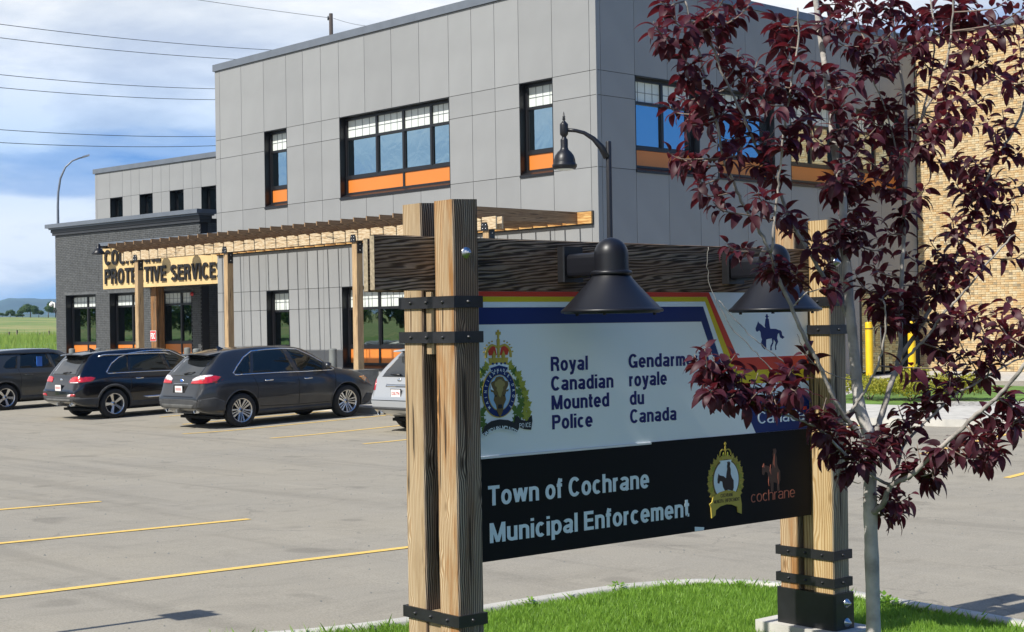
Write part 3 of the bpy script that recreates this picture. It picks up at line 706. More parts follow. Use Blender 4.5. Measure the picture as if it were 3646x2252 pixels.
# upper storey set back behind the wing
upper = thing('upper_storey', 'light grey upper storey with four small windows set back above the dark brick wing', 'building', (-57, 31, 6))
U5 = Vector((-50, 33, 0))
def FU(u, v, z): p = U5 + E5 * (u + 8.0) + N5 * v; return (p.x, p.y, z)
# measured in wing units: u from -18.2 to -9.4 relative to the wing's own origin
uo = (U5 - O5).dot(E5)
FU = lambda u, v, z: tuple((O5 + E5 * u + N5 * (v + (U5 - O5).dot(N5)))[:2]) + (z,)
OU = [(-17.06, -16.10, 6.7, 7.85), (-14.82, -13.88, 6.7, 7.85), (-12.65, -11.69, 6.7, 7.85), (-10.48, -9.5, 6.7, 7.85)]
wall_with_holes(FU, -18.2, -7.0, 5.0, 9.0, OU, .022, .3, M_seam, upper)
UU = [-18.22, -18.07, -17.06, -16.10, -15.46, -14.84, -13.88, -13.26, -12.66, -11.70, -11.10, -10.49, -9.5, -8.6, -7.0]
panels(upper, FU, [(5.0, 7.85, UU), (7.85, 9.0, UU)], OU, M_panel)
for (a, b, c, d) in OU: win(upper, FU, a, b, c, d, [], rec=.30, film=None, gm=M_glass, sill=False)
m = MB(FU); m.box(-18.3, -7, -.06, .35, 9.0, 9.2); m.build('parapet_cap', M_flash, upper)
m = MB(FU); m.box(-18.2, -17.9, .3, 8, 5, 9.0); m.build('side_wall', M_panel, upper)
m = MB(FU); m.box(-18.1, -7, .3, 8, 8.2, 8.5); m.build('roof', M_seam, upper)

# big wooden name board
board = thing('name_board', 'long pale wooden name board with dark raised letters over the entrance', 'sign', FW(-3.3, 0, 3.5))
M_bw = mat('pale_cedar', (.66, .47, .22), .6, var=.06, vscale=3)
FS = lambda u, v, z: FW(u, v, z)
for a, b in ((-6.67, -3.46), (-3.455, -.30), (-.295, 2.0)):
    m = MB(FS); m.box(a, b, 0, .12, 3.52, 5.04); m.build('board_panel', M_bw, board)
m = MB(FS); m.box(-6.76, 2.0, -.10, .34, 5.045, 5.17); m.build('cap_flashing', M_flash, board)
m = MB(FS); m.box(-6.6, 1.9, .12, .33, 3.6, 4.95); m.build('back_frame', M_flashd, board)
M_let = mat('bronze_letter', (.011, .008, .007), .45, var=.1)
LET = {'C': .42}
def word(tx, u0, u1, z0, h, t=.195, gap=.10):
    ws = [.30 if c == ' ' else glyph_strokes(c, t)[1] for c in tx]; tot = sum(ws) + gap * (len(tx) - 1); k = (u1 - u0) / tot; u = u0
    for ch, w in zip(tx, ws):
        if ch != ' ': sign_text('letter', ch, M_let, lambda a, b, c: FS(a, b - .02, c), (u, z0), w * k, h, board, t=t, depth=.035)
        u += (w + gap) * k
word('COCHRANE', -6.50, -3.13, 4.36, .53)
word('PROTECTIVE SERVICES', -6.50, .30, 3.69, .53)
# gooseneck lamps over the name board
def small_lamp(u, lab):
    t = thing('sign_lamp', lab, 'lamp', FS(u, -.5, 4.9), 0, 'lamps over the wooden name board')
    b = MB(lambda x, y, z: FS(u + x, -.5 + y, z)); b.lathe([(.0, 5.10), (.05, 5.09), (.07, 5.02), (.075, 4.93), (.10, 4.92), (.26, 4.74), (.255, 4.73), (.06, 4.90)], n=20); b.build('shade', M_lampb, t)
    b = MB(lambda x, y, z: FS(u + x, -.5 + y, z)); b.box(-.03, .03, .05, .5, 4.95, 5.02); b.build('arm', M_bmetal, t)
small_lamp(-6.15, 'small black cone lamp at the left end of the wooden name board')
small_lamp(-4.55, 'small black cone lamp on the name board just left of the pergola')
small_lamp(-2.9, 'small black cone lamp over the name board behind the pergola, third from the left')
small_lamp(-1.2, 'small black cone lamp over the name board behind the pergola, fourth from the left')
small_lamp(.3, 'small black cone lamp over the hidden right end of the name board')
# timber column with a small red sign
M_logc = wood('rough_timber', (.30, .19, .10), (.045, .024, .015), 'Z', .03, 5., stain=(.50, .22, .07), stain_amt=.5, bump=.8)
m = MB(lambda u, v, z: FW(u, v, z)); m.rbox(-4.25, -3.90, .30, .64, .1, 3.555, .02)
col = m.build('timber_column', M_logc); tag(col, 'thick rough timber column under the wooden name board', 'column')
fdc = thing('hydrant_sign', 'small red and white square sign on the timber column', 'sign', FW(-4.07, .28, 1.7))
m = MB(FW); m.box(-4.25, -3.91, .282, .296, 1.66, 2.02); m.build('plate', M_white, fdc)
m = MB(FW); m.box(-4.235, -3.925, .276, .281, 1.675, 2.005); m.build('red_panel', M_red, fdc)
sign_text('lettering', 'FDC', M_white, lambda a, b, c: FW(a, b + .274, c), (-4.205, 1.735), .25, .21, fdc, t=.2, depth=.003)
# security camera on the brick corner
cam_t = thing('security_camera', 'white dome security camera on the corner of the dark brick wing', 'camera', FD(-13.0, -.1, 3.15))
b = MB(FD); b.box(-12.99, -12.93, -.05, .05, 3.0, 3.2); b.tube([(-12.95, 0, 3.15), (-13.1, -.05, 3.2), (-13.18, -.05, 3.2)], .035); b.build('bracket', M_white, cam_t)
b = MB(FD); b.lathe([(0, .07), (.065, .055), (.08, 0), (.07, -.04), (.0, -.085)], (-13.18, -.05, 3.12), 16); b.build('dome', M_white, cam_t)
b = MB(FD); b.tube([(-12.98, 0, 3.05), (-13.0, -.05, 2.85), (-12.93, -.03, 2.78), (-12.88, -.02, 2.9)], .018); b.build('cable', M_bmetal, cam_t)
m = MB(FD); m.lathe([(0, -.06), (.06, -.05), (.075, 0)], (-4.0, -.02, 3.30), 12, 'y'); tag(m.build('fire_strobe', M_red), 'small red fire strobe on the dark wall inside the entrance recess', 'alarm')

# ------------------------------------------------------------------ tan brick block
tan = thing('tan_brick_building', 'tall windowless tan brick block behind the purple leaved tree', 'building', (XC, 39.4, .3))
FT = lambda u, v, z: (u, 39.4 + v, z)
m = MB(); m.box(XC - .30, XC + .019, 39.385, 39.8, -.2, 10.16); m.build('corner_filler', M_seam, station)
m = MB(FT); m.box(XC + .02, -19.58, .022, .4, -.2, 10.3); m.build('wall', M_tmortar, tan)
bricks(tan, FT, XC + .02, -19.6, .40, 10.27, M_tbrick, M_tmortar, BL=.24, limit=300)
m = MB(FT); m.box(XC - .02, -19.5, -.06, .45, 10.275, 10.45); m.build('parapet_cap', M_flash, tan)
m = MB(FT); m.box(-19.9, -19.6, .4, 12, -.2, 10.3); m.box(XC, -19.6, 11.6, 12, -.2, 10.3); m.box(XC, -19.9, .4, 11.6, 9.7, 9.9); m.build('side_wall', M_tmortar, tan)

# ------------------------------------------------------------------ pergola
M_perg = wood('pergola_timber', (.66, .50, .29), (.36, .21, .10), 'Z', .012, 6., stain=(.34, .21, .12), stain_amt=.35, bump=.35)
M_pergX = wood('pergola_beam', (.62, .51, .35), (.42, .29, .16), 'X', .022, 14., streak=.06, bump=.3, kscale=2.)
M_pergY = wood('pergola_rafter', (.40, .27, .15), (.20, .12, .065), 'Y', .02, 8., stain=(.24, .13, .07), stain_amt=.4, bump=.3)
perg = thing('pergola', 'long timber pergola with closely spaced notched rafters along the station front', 'pergola', (-33, 22.7, .1))
PX = [-40.76, -35.83, -29.97, -25.11]
m = MB(); m.box(-41.6, -24.75, 22.60, 22.64, 4.13, 4.41); m.build('beam', M_pergX, perg)
m = MB(); m.box(-41.6, -24.75, 22.79, 22.83, 4.13, 4.41); m.build('beam', M_pergX, perg)
for x in PX:
    o = Vector((x, 22.71, 0)); b = MB(lambda u, v, w, o=o: Vector((u, v, w)) ); b.rbox(-.095, .095, -.095, .095, .95, 4.12, .006); pm = b.mesh('post', M_perg)
    p = link('post', pm, perg, o)
    b = MB(); b.prism([(x - .11, 4.10), (x + .11, 4.10), (x + .11, 4.20), (x + .07, 4.29), (x - .07, 4.29), (x - .11, 4.20)], 22.575, 22.595, 'xzy'); k = b.build('post_bracket', M_bmetal, perg)
    b = MB(); b.box(x + .098, x + .118, 22.64, 22.79, 3.82, 4.13); b.build('side_bracket', M_bmetal, perg)
    for dx in (-.05, .05):
        for dz in (4.15, 4.23): b = MB(); b.lathe([(0, -.012), (.014, -.01), (.016, 0)], (x + dx, 22.574, dz), 8, 'y'); b.build('bolt', M_galv, perg)
    for z in (3.9, 4.05): b = MB(); b.lathe([(0, .012), (.014, .01), (.016, 0)], (x + .119, 22.71, z), 8, 'x'); b.build('bolt', M_galv, perg)
    b = MB(); b.rbox(x - .37, x + .37, 22.36, 23.06, .0, .95, .03); q = b.build('concrete_pedestal', M_concw); tag(q, {0: 'concrete pedestal under the leftmost pergola post', 1: 'concrete pedestal under the second pergola post from the left', 2: 'grey concrete pedestal beside the silver car, under a pergola post', 3: 'concrete pedestal under the rightmost pergola post'}[PX.index(x)], 'pedestal', 'pedestals under the pergola posts')
prof = [(22.10, 4.65), (25.64, 4.65), (25.64, 4.37), (22.66, 4.37), (22.62, 4.37), (22.52, 4.385), (22.44, 4.42), (22.38, 4.47), (22.30, 4.50), (22.20, 4.515), (22.10, 4.55)]
rm = MB(); rm.prism([(y - 22.1, z - 4.37) for y, z in prof], -.019, .019, 'yzx'); rme = rm.mesh('rafter', M_pergY)
for k in range(33): 
    x = -25.23 - .508 * k
    if x < -41.7: break
    link('rafter', rme, perg, (x, 22.1, 4.37))
m = MB(); m.box(-41.2, -24.75, 25.65, 25.69, 4.36, 4.64); m.build('ledger', wood('ledger_wood', (.70, .44, .17), (.42, .20, .06), 'X', .02, 10., bump=.2), perg)
m = MB(); m.box(-41.2, -24.75, 25.69, 25.745, 4.33, 4.66); m.build('ledger_flashing', M_flashd, perg)

# ------------------------------------------------------------------ bollards
def bollard(x, y, z0, h, m_, lab, cat='bollard', grp=None, r=.1, rings=False):
    t = thing('bollard', lab, cat, (x, y, z0), 0, grp)
    b = MB(); b.lathe([(r, 0), (r, h - .04), (r * .93, h - .012), (r * .6, h), (0, h + .004)], (x, y, z0), 20); b.build('post', m_, t)
    if rings: b = MB(); b.lathe([(r + .003, h - .2), (r + .003, h - .17)], (x, y, z0), 20); b.build('band', M_bmetal, t)
M_boll = mat('grey_bollard', (.16, .17, .16), .7, var=.12)
for (x, y, lab) in [(-48.97, 23.72, 'grey bollard seen through the windscreen of the leftmost grey car'), (-45.59, 22.95, 'grey bollard in front of the leftmost orange window band'), (-45.01, 23.57, 'grey bollard top between the leftmost and the second orange window band'),
                    (-43.49, 23.74, 'grey bollard behind the black car roof, directly left of the leftmost pergola post'), (-41.95, 23.92, 'grey bollard whose top shows over the black car roof, right of the timber column'), (-40.41, 24.11, 'left one of the two touching grey bollards beside the dark brick pier'),
                    (-31.99, 22.35, 'right and nearer one of the two touching grey bollards beside the brick pier'), (-30.55, 22.35, 'grey bollard behind the roof of the charcoal car by the grey panels')]:
    if x == -31.99: x, y = -37.05, 22.4
    bollard(x, y, .08, 1.40, M_boll, lab, grp='grey bollards along the station sidewalk')
bollard(-23.42, 35.03, .35, 1.58, M_yellow, 'yellow bollard seen left of the dark shaded doorway', grp='yellow bollards by the brick wall', rings=True)
bollard(-22.63, 35.87, .37, 1.56, M_yellow, 'yellow bollard against the foot of the tan brick wall', grp='yellow bollards by the brick wall', rings=True)
# white concrete barriers beyond the wing
for i, (px_, py_, lab) in enumerate([(-66.5, 31.4, 'white concrete barrier nearest the dark brick corner'), (-69.5, 28.4, 'white concrete barrier left of the other one, behind the grey car')]):
    b = MB(); b.prism([(-.3, 0), (.3, 0), (.2, .25), (.1, .85), (-.1, .85), (-.2, .25)], -1.5, 1.5, 'yzx'); o = b.build('concrete_barrier', M_conc); o.location = (px_, py_, .35); o.rotation_euler = (0, 0, math.radians(47)); tag(o, lab, 'barrier', 'white barriers at the back of the lot')

# ------------------------------------------------------------------ monument sign
PC = Vector((-5.395, 4.655, 0)); SD = Vector((math.sin(.0452), math.cos(.0452), 0)); ND = Vector((math.cos(.0452), -math.sin(.0452), 0))
def SG(s, n, z): p = PC + SD * s + ND * n; return (p.x, p.y, z)          # s along the board (away), n towards the viewer
ms = thing('monument_sign', 'timber framed roadside sign with paired posts, dark cross beams and printed panels', 'sign', SG(1.4, -.2, .08))
M_post1 = wood('post_timber', (.58, .44, .27), (.37, .23, .115), 'Z', .0078, 2.4, stain=(.46, .19, .04), stain_amt=.8, bump=1.0, knots=1.3)
M_post2 = wood('post_timber_aged', (.57, .45, .29), (.39, .26, .14), 'Z', .0074, 2.4, stain=(.40, .24, .10), stain_amt=.5, bump=1.0, knots=1.1)
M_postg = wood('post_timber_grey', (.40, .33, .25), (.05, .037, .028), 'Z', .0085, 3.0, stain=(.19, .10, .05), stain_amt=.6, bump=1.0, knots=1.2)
M_post3 = wood('post_timber_pale', (.56, .42, .23), (.40, .26, .11), 'Z', .012, 2.2, stain=(.44, .25, .09), stain_amt=.4, bump=.4, knots=1.0)
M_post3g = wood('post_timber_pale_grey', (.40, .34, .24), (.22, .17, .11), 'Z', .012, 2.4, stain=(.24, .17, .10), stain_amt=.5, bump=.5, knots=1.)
M_beam = wood('weathered_beam', (.34, .26, .19), (.042, .029, .021), 'Y', .0075, 9., stain=(.22, .11, .05), stain_amt=.5, bump=.8, streak=.2, kscale=1.6)
M_endg = mat('end_grain', (.34, .28, .19), .9, var=.2, vscale=60)
def post(s0, n0, m_, lab=None, top=2.535, w=.152):
    o = Vector(SG(s0 + w / 2, n0 + w / 2, 0)); b = MB(lambda a, c, z: Vector(SG(s0 + w / 2 + a, n0 + w / 2 + c, z)) - o)
    n = 14; zs = [-.3 + (top + .3) * i / n for i in range(n + 1)]; vs = []; e = .007
    P = [(-w / 2 + e, -w / 2), (w / 2 - e, -w / 2), (w / 2, -w / 2 + e), (w / 2, w / 2 - e), (w / 2 - e, w / 2), (-w / 2 + e, w / 2), (-w / 2, w / 2 - e), (-w / 2, -w / 2 + e)]
    for i, z in enumerate(zs):
        jx, jy = random.uniform(-.0012, .0012), random.uniform(-.0012, .0012)
        for p in P: vs.append((p[0] + jx, p[1] + jy, z + (.006 * (p[0] / w) if i == n else 0)))
    fs = [(i * 8 + k, i * 8 + (k + 1) % 8, (i + 1) * 8 + (k + 1) % 8, (i + 1) * 8 + k) for i in range(n) for k in range(8)] + [tuple(n * 8 + k for k in range(8)), tuple(range(7, -1, -1))]
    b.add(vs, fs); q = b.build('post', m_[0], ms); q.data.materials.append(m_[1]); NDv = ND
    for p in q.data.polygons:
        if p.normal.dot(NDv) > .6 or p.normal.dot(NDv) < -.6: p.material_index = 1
    q.matrix_parent_inverse = Matrix.Translation(-Vector(ms.location)); q.location = o; return q
for s0, mm in ((0, (M_post1, M_post2)), (2.82, (M_post2, M_post3))):
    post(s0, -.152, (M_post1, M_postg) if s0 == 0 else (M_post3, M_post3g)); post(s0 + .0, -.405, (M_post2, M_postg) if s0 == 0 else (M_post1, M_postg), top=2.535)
    b = MB(SG); b.box(s0 + .03, s0 + .13, -.245, -.16, -.3, 2.0 if s0 else 2.0); b.build('spacer_block', M_post3, ms) if s0 else None
    if s0 == 0:
        b = MB(SG); b.box(.012, .13, -.235, -.175, 1.80, 2.10); b.build('spacer_block', M_post2, ms)
        b = MB(SG); b.box(.012, .13, -.25, -.155, -.3, .56); b.build('spacer_block', M_post2, ms)
# cross beams
def beam(n0, n1, z0=2.104, z1=2.364, s0=-.345, s1=3.18):
    b = MB(SG); o = 0; N = 16; P = [(n0, z0 + .004), (n0 + .004, z0), (n1 - .004, z0), (n1, z0 + .004), (n1, z1 - .004), (n1 - .004, z1), (n0 + .004, z1), (n0, z1 - .004)]; vs = []
    for i in range(N + 1):
        s_ = s0 + (s1 - s0) * i / N
        for p in P: vs.append((s_, p[0] + random.uniform(-.0008, .0008), p[1] + random.uniform(-.0015, .0015)))
    b.add(vs, [(i * 8 + k, i * 8 + (k + 1) % 8, (i + 1) * 8 + (k + 1) % 8, (i + 1) * 8 + k) for i in range(N) for k in range(8)])
    q = b.build('cross_beam', M_beam, ms)
    b = MB(SG); b.box(s0 - .002, s0 + .0, n0 + .002, n1 - .002, z0 + .004, z1 - .004); b.build('beam_end', M_endg, ms)
beam(-.192, -.1535); beam(-.446, -.407, s0=-.205)
# steel bands with bolts
def band(s0, z0, z1, wrap=True):
    t = .011
    for a, c in ((-.405, -.253), (-.152, 0)) if wrap else ():
        pass
    b = MB(SG)
    b.box(s0 - t, s0, -.420, .0, z0, z1)                          # across the sunny side
    b.box(s0 - t, s0 + .165, .0005, t, z0, z1)                    # round the viewer's side
    b.box(s0 + .152, s0 + .163, -.42, .0, z0, z1); b.box(s0 - t, s0 + .163, -.431, -.4205, z0, z1)
    q = b.build('steel_band', M_bmetal, ms)
    for nn_ in (-.33, -.205, -.076):
        b = MB(SG); b.lathe([(0, -.011), (.005, -.010), (.008, -.004), (.010, 0)], (s0 - t, nn_, (z0 + z1) / 2), 10, 'x'); b.build('bolt', M_bmetal, ms)
    b = MB(SG); b.lathe([(0, .011), (.005, .010), (.008, .004), (.010, 0)], (s0 + .076, t, (z0 + z1) / 2), 10, 'y'); b.build('bolt', M_bmetal, ms)
for s0 in (0, 2.82):
    for z0, z1 in ((2.02, 2.076), (1.853, 1.908), (.513, .568), (.35, .405)): band(s0, z0, z1)
    b = MB(SG)
    b.rbox(s0 - .02, s0 + .172, -.425, .02, -.1, .315, .012); b.build('steel_shoe', M_bmetal, ms)
    for z in (.255, .14):
        b = MB(SG); b.lathe([(.0, .030), (.009, .029), (.010, .018), (.016, .017), (.017, .006), (.026, .005), (.027, 0)], (s0 + .09, .02, z), 12, 'y'); b.build('bolt', M_galv, ms)
    b = MB(SG); b.lathe([(.0, .028), (.010, .027), (.011, .016), (.017, .015), (.018, .005), (.027, .004), (.028, 0)], (s0 + .076, .0, 2.28), 16, 'y'); b.build('bolt', M_galv, ms)
b = MB(SG); b.rbox(2.74, 3.10, -.56, .10, -.1, .10, .02); struct(b.build('footing_pad', M_kerb))
b = MB(SG); b.rbox(-.12, .30, -.55, .16, -.1, .11, .02); struct(b.build('footing_pad', M_kerb))
# printed panels: flat prints in thin layers on a real board
def pcol(name, c, rough=.55): return mat('print_' + name, c, rough, var=.015, vscale=1.5, spec=.25)
P_bg = mat('print_grey_white', (.80, .86, .86), .35, var=.015, vscale=1.5); P_navy = pcol('navy', (.006, .025, .14)); P_red = pcol('red', (.62, .055, .03)); P_yel = pcol('yellow', (.66, .52, .02)); P_wht = pcol('pale', (.76, .85, .90))
P_text = pcol('text_navy', (.012, .016, .13)); P_blk = pcol('black', (.004, .004, .005), .75); P_gold = pcol('gold', (.52, .40, .07)); P_sky = pcol('light_blue', (.35, .55, .75)); P_brown = pcol('brown', (.16, .11, .04)); P_dbrown = pcol('dark_brown', (.04, .022, .018))
P_green = pcol('leaf_green', (.09, .17, .03)); P_lime = pcol('leaf_lime', (.34, .36, .05)); P_bronze = pcol('bronze', (.10, .05, .035)); P_copper = pcol('copper_text', (.42, .13, .08)); P_silver = pcol('silver_text', (.72, .82, .86)); P_dk = pcol('charcoal', (.02, .025, .03))
NF = -.160
pw = MB(SG); pw.box(.156, 2.818, NF - .03, NF, 1.290, 2.103); upper_p = pw.build('crest_panel', P_bg, ms)
pb = MB(SG); pb.box(.156, 2.818, NF - .027, NF + .003, .773, 1.2785); lower_p = pb.build('enforcement_panel', P_blk, ms)
pb = MB(SG); pb.box(.156, 1.46, NF - .05, NF + .008, 1.279, 1.2895); pb.build('joint_sun_shade_strip', M_white, ms)  # white colour stands in for sunlight on the ledge between the panels
pb = MB(SG); pb.box(1.461, 2.818, NF - .05, NF + .006, 1.279, 1.2895); pb.build('joint_sun_shade_strip', P_blk, ms)  # black colour stands in for the rest of the ledge, out of the sun
pb = MB(SG); pb.box(.20, 2.80, NF - .09, NF - .031, .80, 2.10); pb.build('sign_core', P_blk, ms)
def art(polys, m_, layer, parent, name='print', n0=NF):
    """polys: lists of (s, z); a thin printed film"""
    V = []; F = []; y1 = n0 + .0012 * layer
    for P in polys:
        P = [Vector(p) for p in P]; n = len(P)
        a = sum(P[i].x * P[(i + 1) % n].y - P[(i + 1) % n].x * P[i].y for i in range(n))
        if a < 0: P = P[::-1]
        vs, es, fs, *_ = delaunay_2d_cdt(P, [], [list(range(n))], 1, 1e-6)
        o = len(V); V += [SG(v.x, y1, v.y) for v in vs]; F += [tuple(o + i for i in f) for f in fs]
        o = len(V); V += [SG(p.x, y1, p.y) for p in P] + [SG(p.x, n0 + .0003, p.y) for p in P]; F += [(o + i, o + (i + 1) % n, o + (i + 1) % n + n, o + i + n) for i in range(n)]
    me = bpy.data.meshes.new(name); me.from_pydata(V, [], F); me.materials.append(m_)
    return link(name, me, parent) if parent.type == 'EMPTY' else _link_child(name, me, parent)
def stext(body, m_, s0, s1, z0, h, parent, layer=1, bold=.185, cap='H', n0=NF):
    return sign_text('lettering', body, m_, lambda a, b, c: SG(a, n0 + .0008 * layer - b, c), (s0, z0), s1 - s0, h, parent, t=bold)
rect = lambda a, b, c, d: [(a, c), (b, c), (b, d), (a, d)]
art([[(.16, 2.0765), (1.928, 2.0765), (1.906, 2.1025), (.16, 2.1025)][::1] and [(.16, 2.077), (1.929, 2.077), (2.165, 1.656), (2.1635, 1.655), (2.817, 1.655), (2.817, 1.7285), (2.183, 1.7285), (1.946, 2.1025), (.16, 2.1025)]], P_red, 1, upper_p, 'red_band')
art([[(.16, 2.0505), (1.913, 2.0505), (2.150, 1.5765), (2.817, 1.5765), (2.817, 1.6545), (2.166, 1.6545), (1.928, 2.0765), (.16, 2.0765)]], P_yel, 1, upper_p, 'yellow_band')
art([[(.16, 2.0235), (1.897, 2.0235), (2.130, 1.5), (2.817, 1.4995), (2.817, 1.576), (2.149, 1.576), (1.912, 2.050), (.16, 2.050)]], P_wht, 1, upper_p, 'pale_band')
art([[(.16, 1.939), (1.880, 1.939), (2.040, 1.60), (2.095, 1.60), (1.8965, 2.023), (.16, 2.023)], [(2.327, 1.2905), (2.200, 1.4985), (2.817, 1.4985), (2.817, 1.2905)]], P_navy, 1, upper_p, 'navy_band')
T = [('Royal', .745, 1.004, 1.696), ('Canadian', .745, 1.187, 1.596), ('Mounted', .746, 1.154, 1.498), ('Police', .748, 1.031, 1.398),
     ('Gendarmerie', 1.303, 1.935, 1.696), ('royale', 1.305, 1.594, 1.597), ('du', 1.307, 1.415, 1.498), ('Canada', 1.307, 1.666, 1.400)]
for tx, a, b, z in T: stext(tx, P_text, a, b, z, .0735, upper_p)
stext('Canada', P_wht, 2.346, 2.770, 1.343, .068, upper_p, layer=3, bold=.11)
art([[(2.760, 1.405), (2.790, 1.405), (2.790, 1.425), (2.760, 1.425)]], P_red, 3, upper_p, 'small_flag')
stext('Town of Cochrane', P_silver, .315, 1.440, 1.046, .098, lower_p, n0=NF + .003, bold=.175)
stext('Municipal Enforcement', P_silver, .322, 1.752, .862, .098, lower_p, n0=NF + .003, bold=.175)
stext('cochrane', P_copper, 2.271, 2.665, .893, .062, lower_p, n0=NF + .003, bold=.085)
# mounted rider on the pale panel
HR = [(1060, 490), (1058, 472), (1072, 440), (1078, 420), (1084, 432), (1105, 448), (1126, 468), (1134, 470), (1128, 455), (1133, 425), (1135, 405), (1142, 396), (1138, 388), (1130, 386), (1138, 380), (1140, 368), (1150, 366), (1154, 380), (1162, 386), (1154, 389), (1152, 397), (1160, 404), (1164, 440), (1168, 470), (1172, 478), (1215, 480), (1232, 488), (1250, 492), (1260, 505), (1262, 530), (1281, 545), (1266, 558), (1246, 546), (1238, 512), (1228, 520), (1222, 550), (1230, 580), (1214, 612), (1214, 642), (1205, 642), (1206, 605), (1212, 585), (1196, 560), (1192, 590), (1178, 620), (1180, 644), (1168, 642), (1170, 610), (1184, 582), (1182, 552), (1150, 556), (1138, 560), (1136, 600), (1138, 630), (1125, 630), (1124, 600), (1120, 566), (1108, 590), (1112, 606), (1132, 630), (1126, 637), (1104, 612), (1096, 590), (1106, 560), (1098, 535), (1096, 505), (1088, 490), (1078, 494), (1068, 500)]
fs_ = lambda P, x0, sx, z0, sz: [(x0 + x * sx, z0 + z * sz) for x, z in P]
art([[(2.343 + (x - 1060) * (.255 / 220), 1.978 - (y - 365) * (.21 / 275)) for x, y in HR]], P_navy, 1, upper_p, 'horse_and_rider')
def oval(c, a, b, n=48, t0=0, t1=2 * pi): return [(c[0] + a * math.cos(t0 + (t1 - t0) * i / n), c[1] + b * math.sin(t0 + (t1 - t0) * i / n)) for i in range(n)]
def maple(cx, cy, r, rot):
    k = [(0, -.55), (.12, -.5), (.12, -.2), (.62, -.45), (.5, -.18), (.98, -.02), (.82, .1), (.9, .42), (.6, .3), (.5, .42), (.28, .12), (.38, .62), (.22, .55), (0, 1), (-.22, .55), (-.38, .62), (-.28, .12), (-.5, .42), (-.6, .3), (-.9, .42), (-.82, .1), (-.98, -.02), (-.5, -.18), (-.62, -.45), (-.12, -.2), (-.12, -.5)]
    c, s_ = math.cos(rot), math.sin(rot); return [(cx + r * (x * c - y * s_), cy + r * 1.15 * (x * s_ + y * c)) for x, y in k]
def crown(cx, z0, w, h):
    """arched crown with a cross, as flat shapes: gold body, red caps, pearls"""
    gold = [[(cx - w * .30, z0), (cx + w * .30, z0), (cx + w * .35, z0 + h * .27), (cx - w * .35, z0 + h * .27)]]
    for sx in (-1, 1):
        o_ = [(cx + sx * w * (.02 + .46 * math.sin(t)), z0 + h * (.27 + .40 * max(0, math.cos(t)) ** .7 - (.10 if t < .5 else 0) * (1 - t / .5))) for t in [i * .157 for i in range(11)]]
        i_ = [(cx + sx * w * (.02 + .39 * math.sin(t)), z0 + h * (.28 + .33 * max(0, math.cos(t)) ** .7 - (.10 if t < .5 else 0) * (1 - t / .5))) for t in [i * .157 for i in range(11)]]
        gold.append(o_ + i_[::-1])
    gold += [[(cx - w * .03, z0 + h * .28), (cx + w * .03, z0 + h * .28), (cx + w * .045, z0 + h * .66), (cx + w * .05, z0 + h * .74), (cx, z0 + h * .80), (cx - w * .05, z0 + h * .74), (cx - w * .045, z0 + h * .66)],
            [(cx - w * .02, z0 + h * .79), (cx + w * .02, z0 + h * .79), (cx + w * .025, z0 + h * .88), (cx + w * .08, z0 + h * .87), (cx + w * .08, z0 + h * .95), (cx + w * .025, z0 + h * .93), (cx + w * .025, z0 + h), (cx - w * .025, z0 + h), (cx - w * .025, z0 + h * .93), (cx - w * .08, z0 + h * .95), (cx - w * .08, z0 + h * .87), (cx - w * .025, z0 + h * .88)]]
    gold += [oval((cx + sx * (w * (.06 + .47 * math.sin(t))), z0 + h * (.27 + .45 * max(0, math.cos(t)) ** .7)), w * .028, h * .02, 8) for sx in (-1, 1) for t in (.35, .6, .85, 1.1, 1.35)]
    red = [[(cx + sx * w * .06, z0 + h * .34), (cx + sx * w * .33, z0 + h * .34), (cx + sx * w * .40, z0 + h * .52), (cx + sx * w * .30, z0 + h * .60), (cx + sx * w * .12, z0 + h * .56)] for sx in (-1, 1)]
    fl = [[(cx + d - w * .035, z0 + h * .22), (cx + d + w * .035, z0 + h * .22), (cx + d + w * .06, z0 + h * .34), (cx + d, z0 + h * .46), (cx + d - w * .06, z0 + h * .34)] for d in (-w * .17, w * .17)]
    jew = [oval((cx + d * w, z0 + h * .12), w * .035, h * .03, 10) for d in (-.22, -.08, .08, .22)]
    return gold, red, fl, jew
K = (.396, 1.600)
crest = art([oval(K, .1, .115)], P_gold, 1, upper_p, 'badge')
def onb(polys, m_, l, name): return art(polys, m_, l, upper_p, name)
lv = []; ll = []
for sx in (-1, 1):
    for i, (du, dz, r, ro) in enumerate([(.075, .128, .034, -.3), (.100, .100, .034, -.6), (.128, .078, .036, -.7), (.118, .040, .034, -.5), (.150, .030, .038, -.9), (.132, -.005, .036, -.4), (.168, -.015, .040, -1.0), (.145, -.055, .040, -.8), (.180, -.070, .044, -1.2), (.125, -.105, .058, -.5), (.175, -.125, .050, -1.1), (.100, -.150, .040, -1.6)]):
        (lv if i % 2 else ll).append(maple(K[0] + sx * du, K[1] + dz, r * .9, sx * ro))
onb(lv, P_green, 2, 'maple_leaves'); onb(ll, P_lime, 3, 'maple_leaves')
onb([oval(K, .1085, .1235)], P_gold, 4, 'badge_rim'); onb([oval(K, .104, .119)], P_navy, 5, 'badge_ring'); onb([oval(K, .0735, .0895)], P_gold, 6, 'badge_rim'); onb([oval(K, .070, .086)], P_sky, 7, 'badge_field')
bison = [(0, .082), (-.022, .078), (-.034, .060), (-.052, .055), (-.062, .030), (-.055, .006), (-.042, .004), (-.034, -.012), (-.040, -.035), (-.024, -.062), (-.018, -.092), (0, -.122), (.018, -.092), (.024, -.062), (.040, -.035), (.034, -.012), (.042, .004), (.055, .006), (.062, .030), (.052, .055), (.034, .060), (.022, .078)]
onb([[(K[0] + x, K[1] + y) for x, y in bison]], P_brown, 8, 'bison_head')
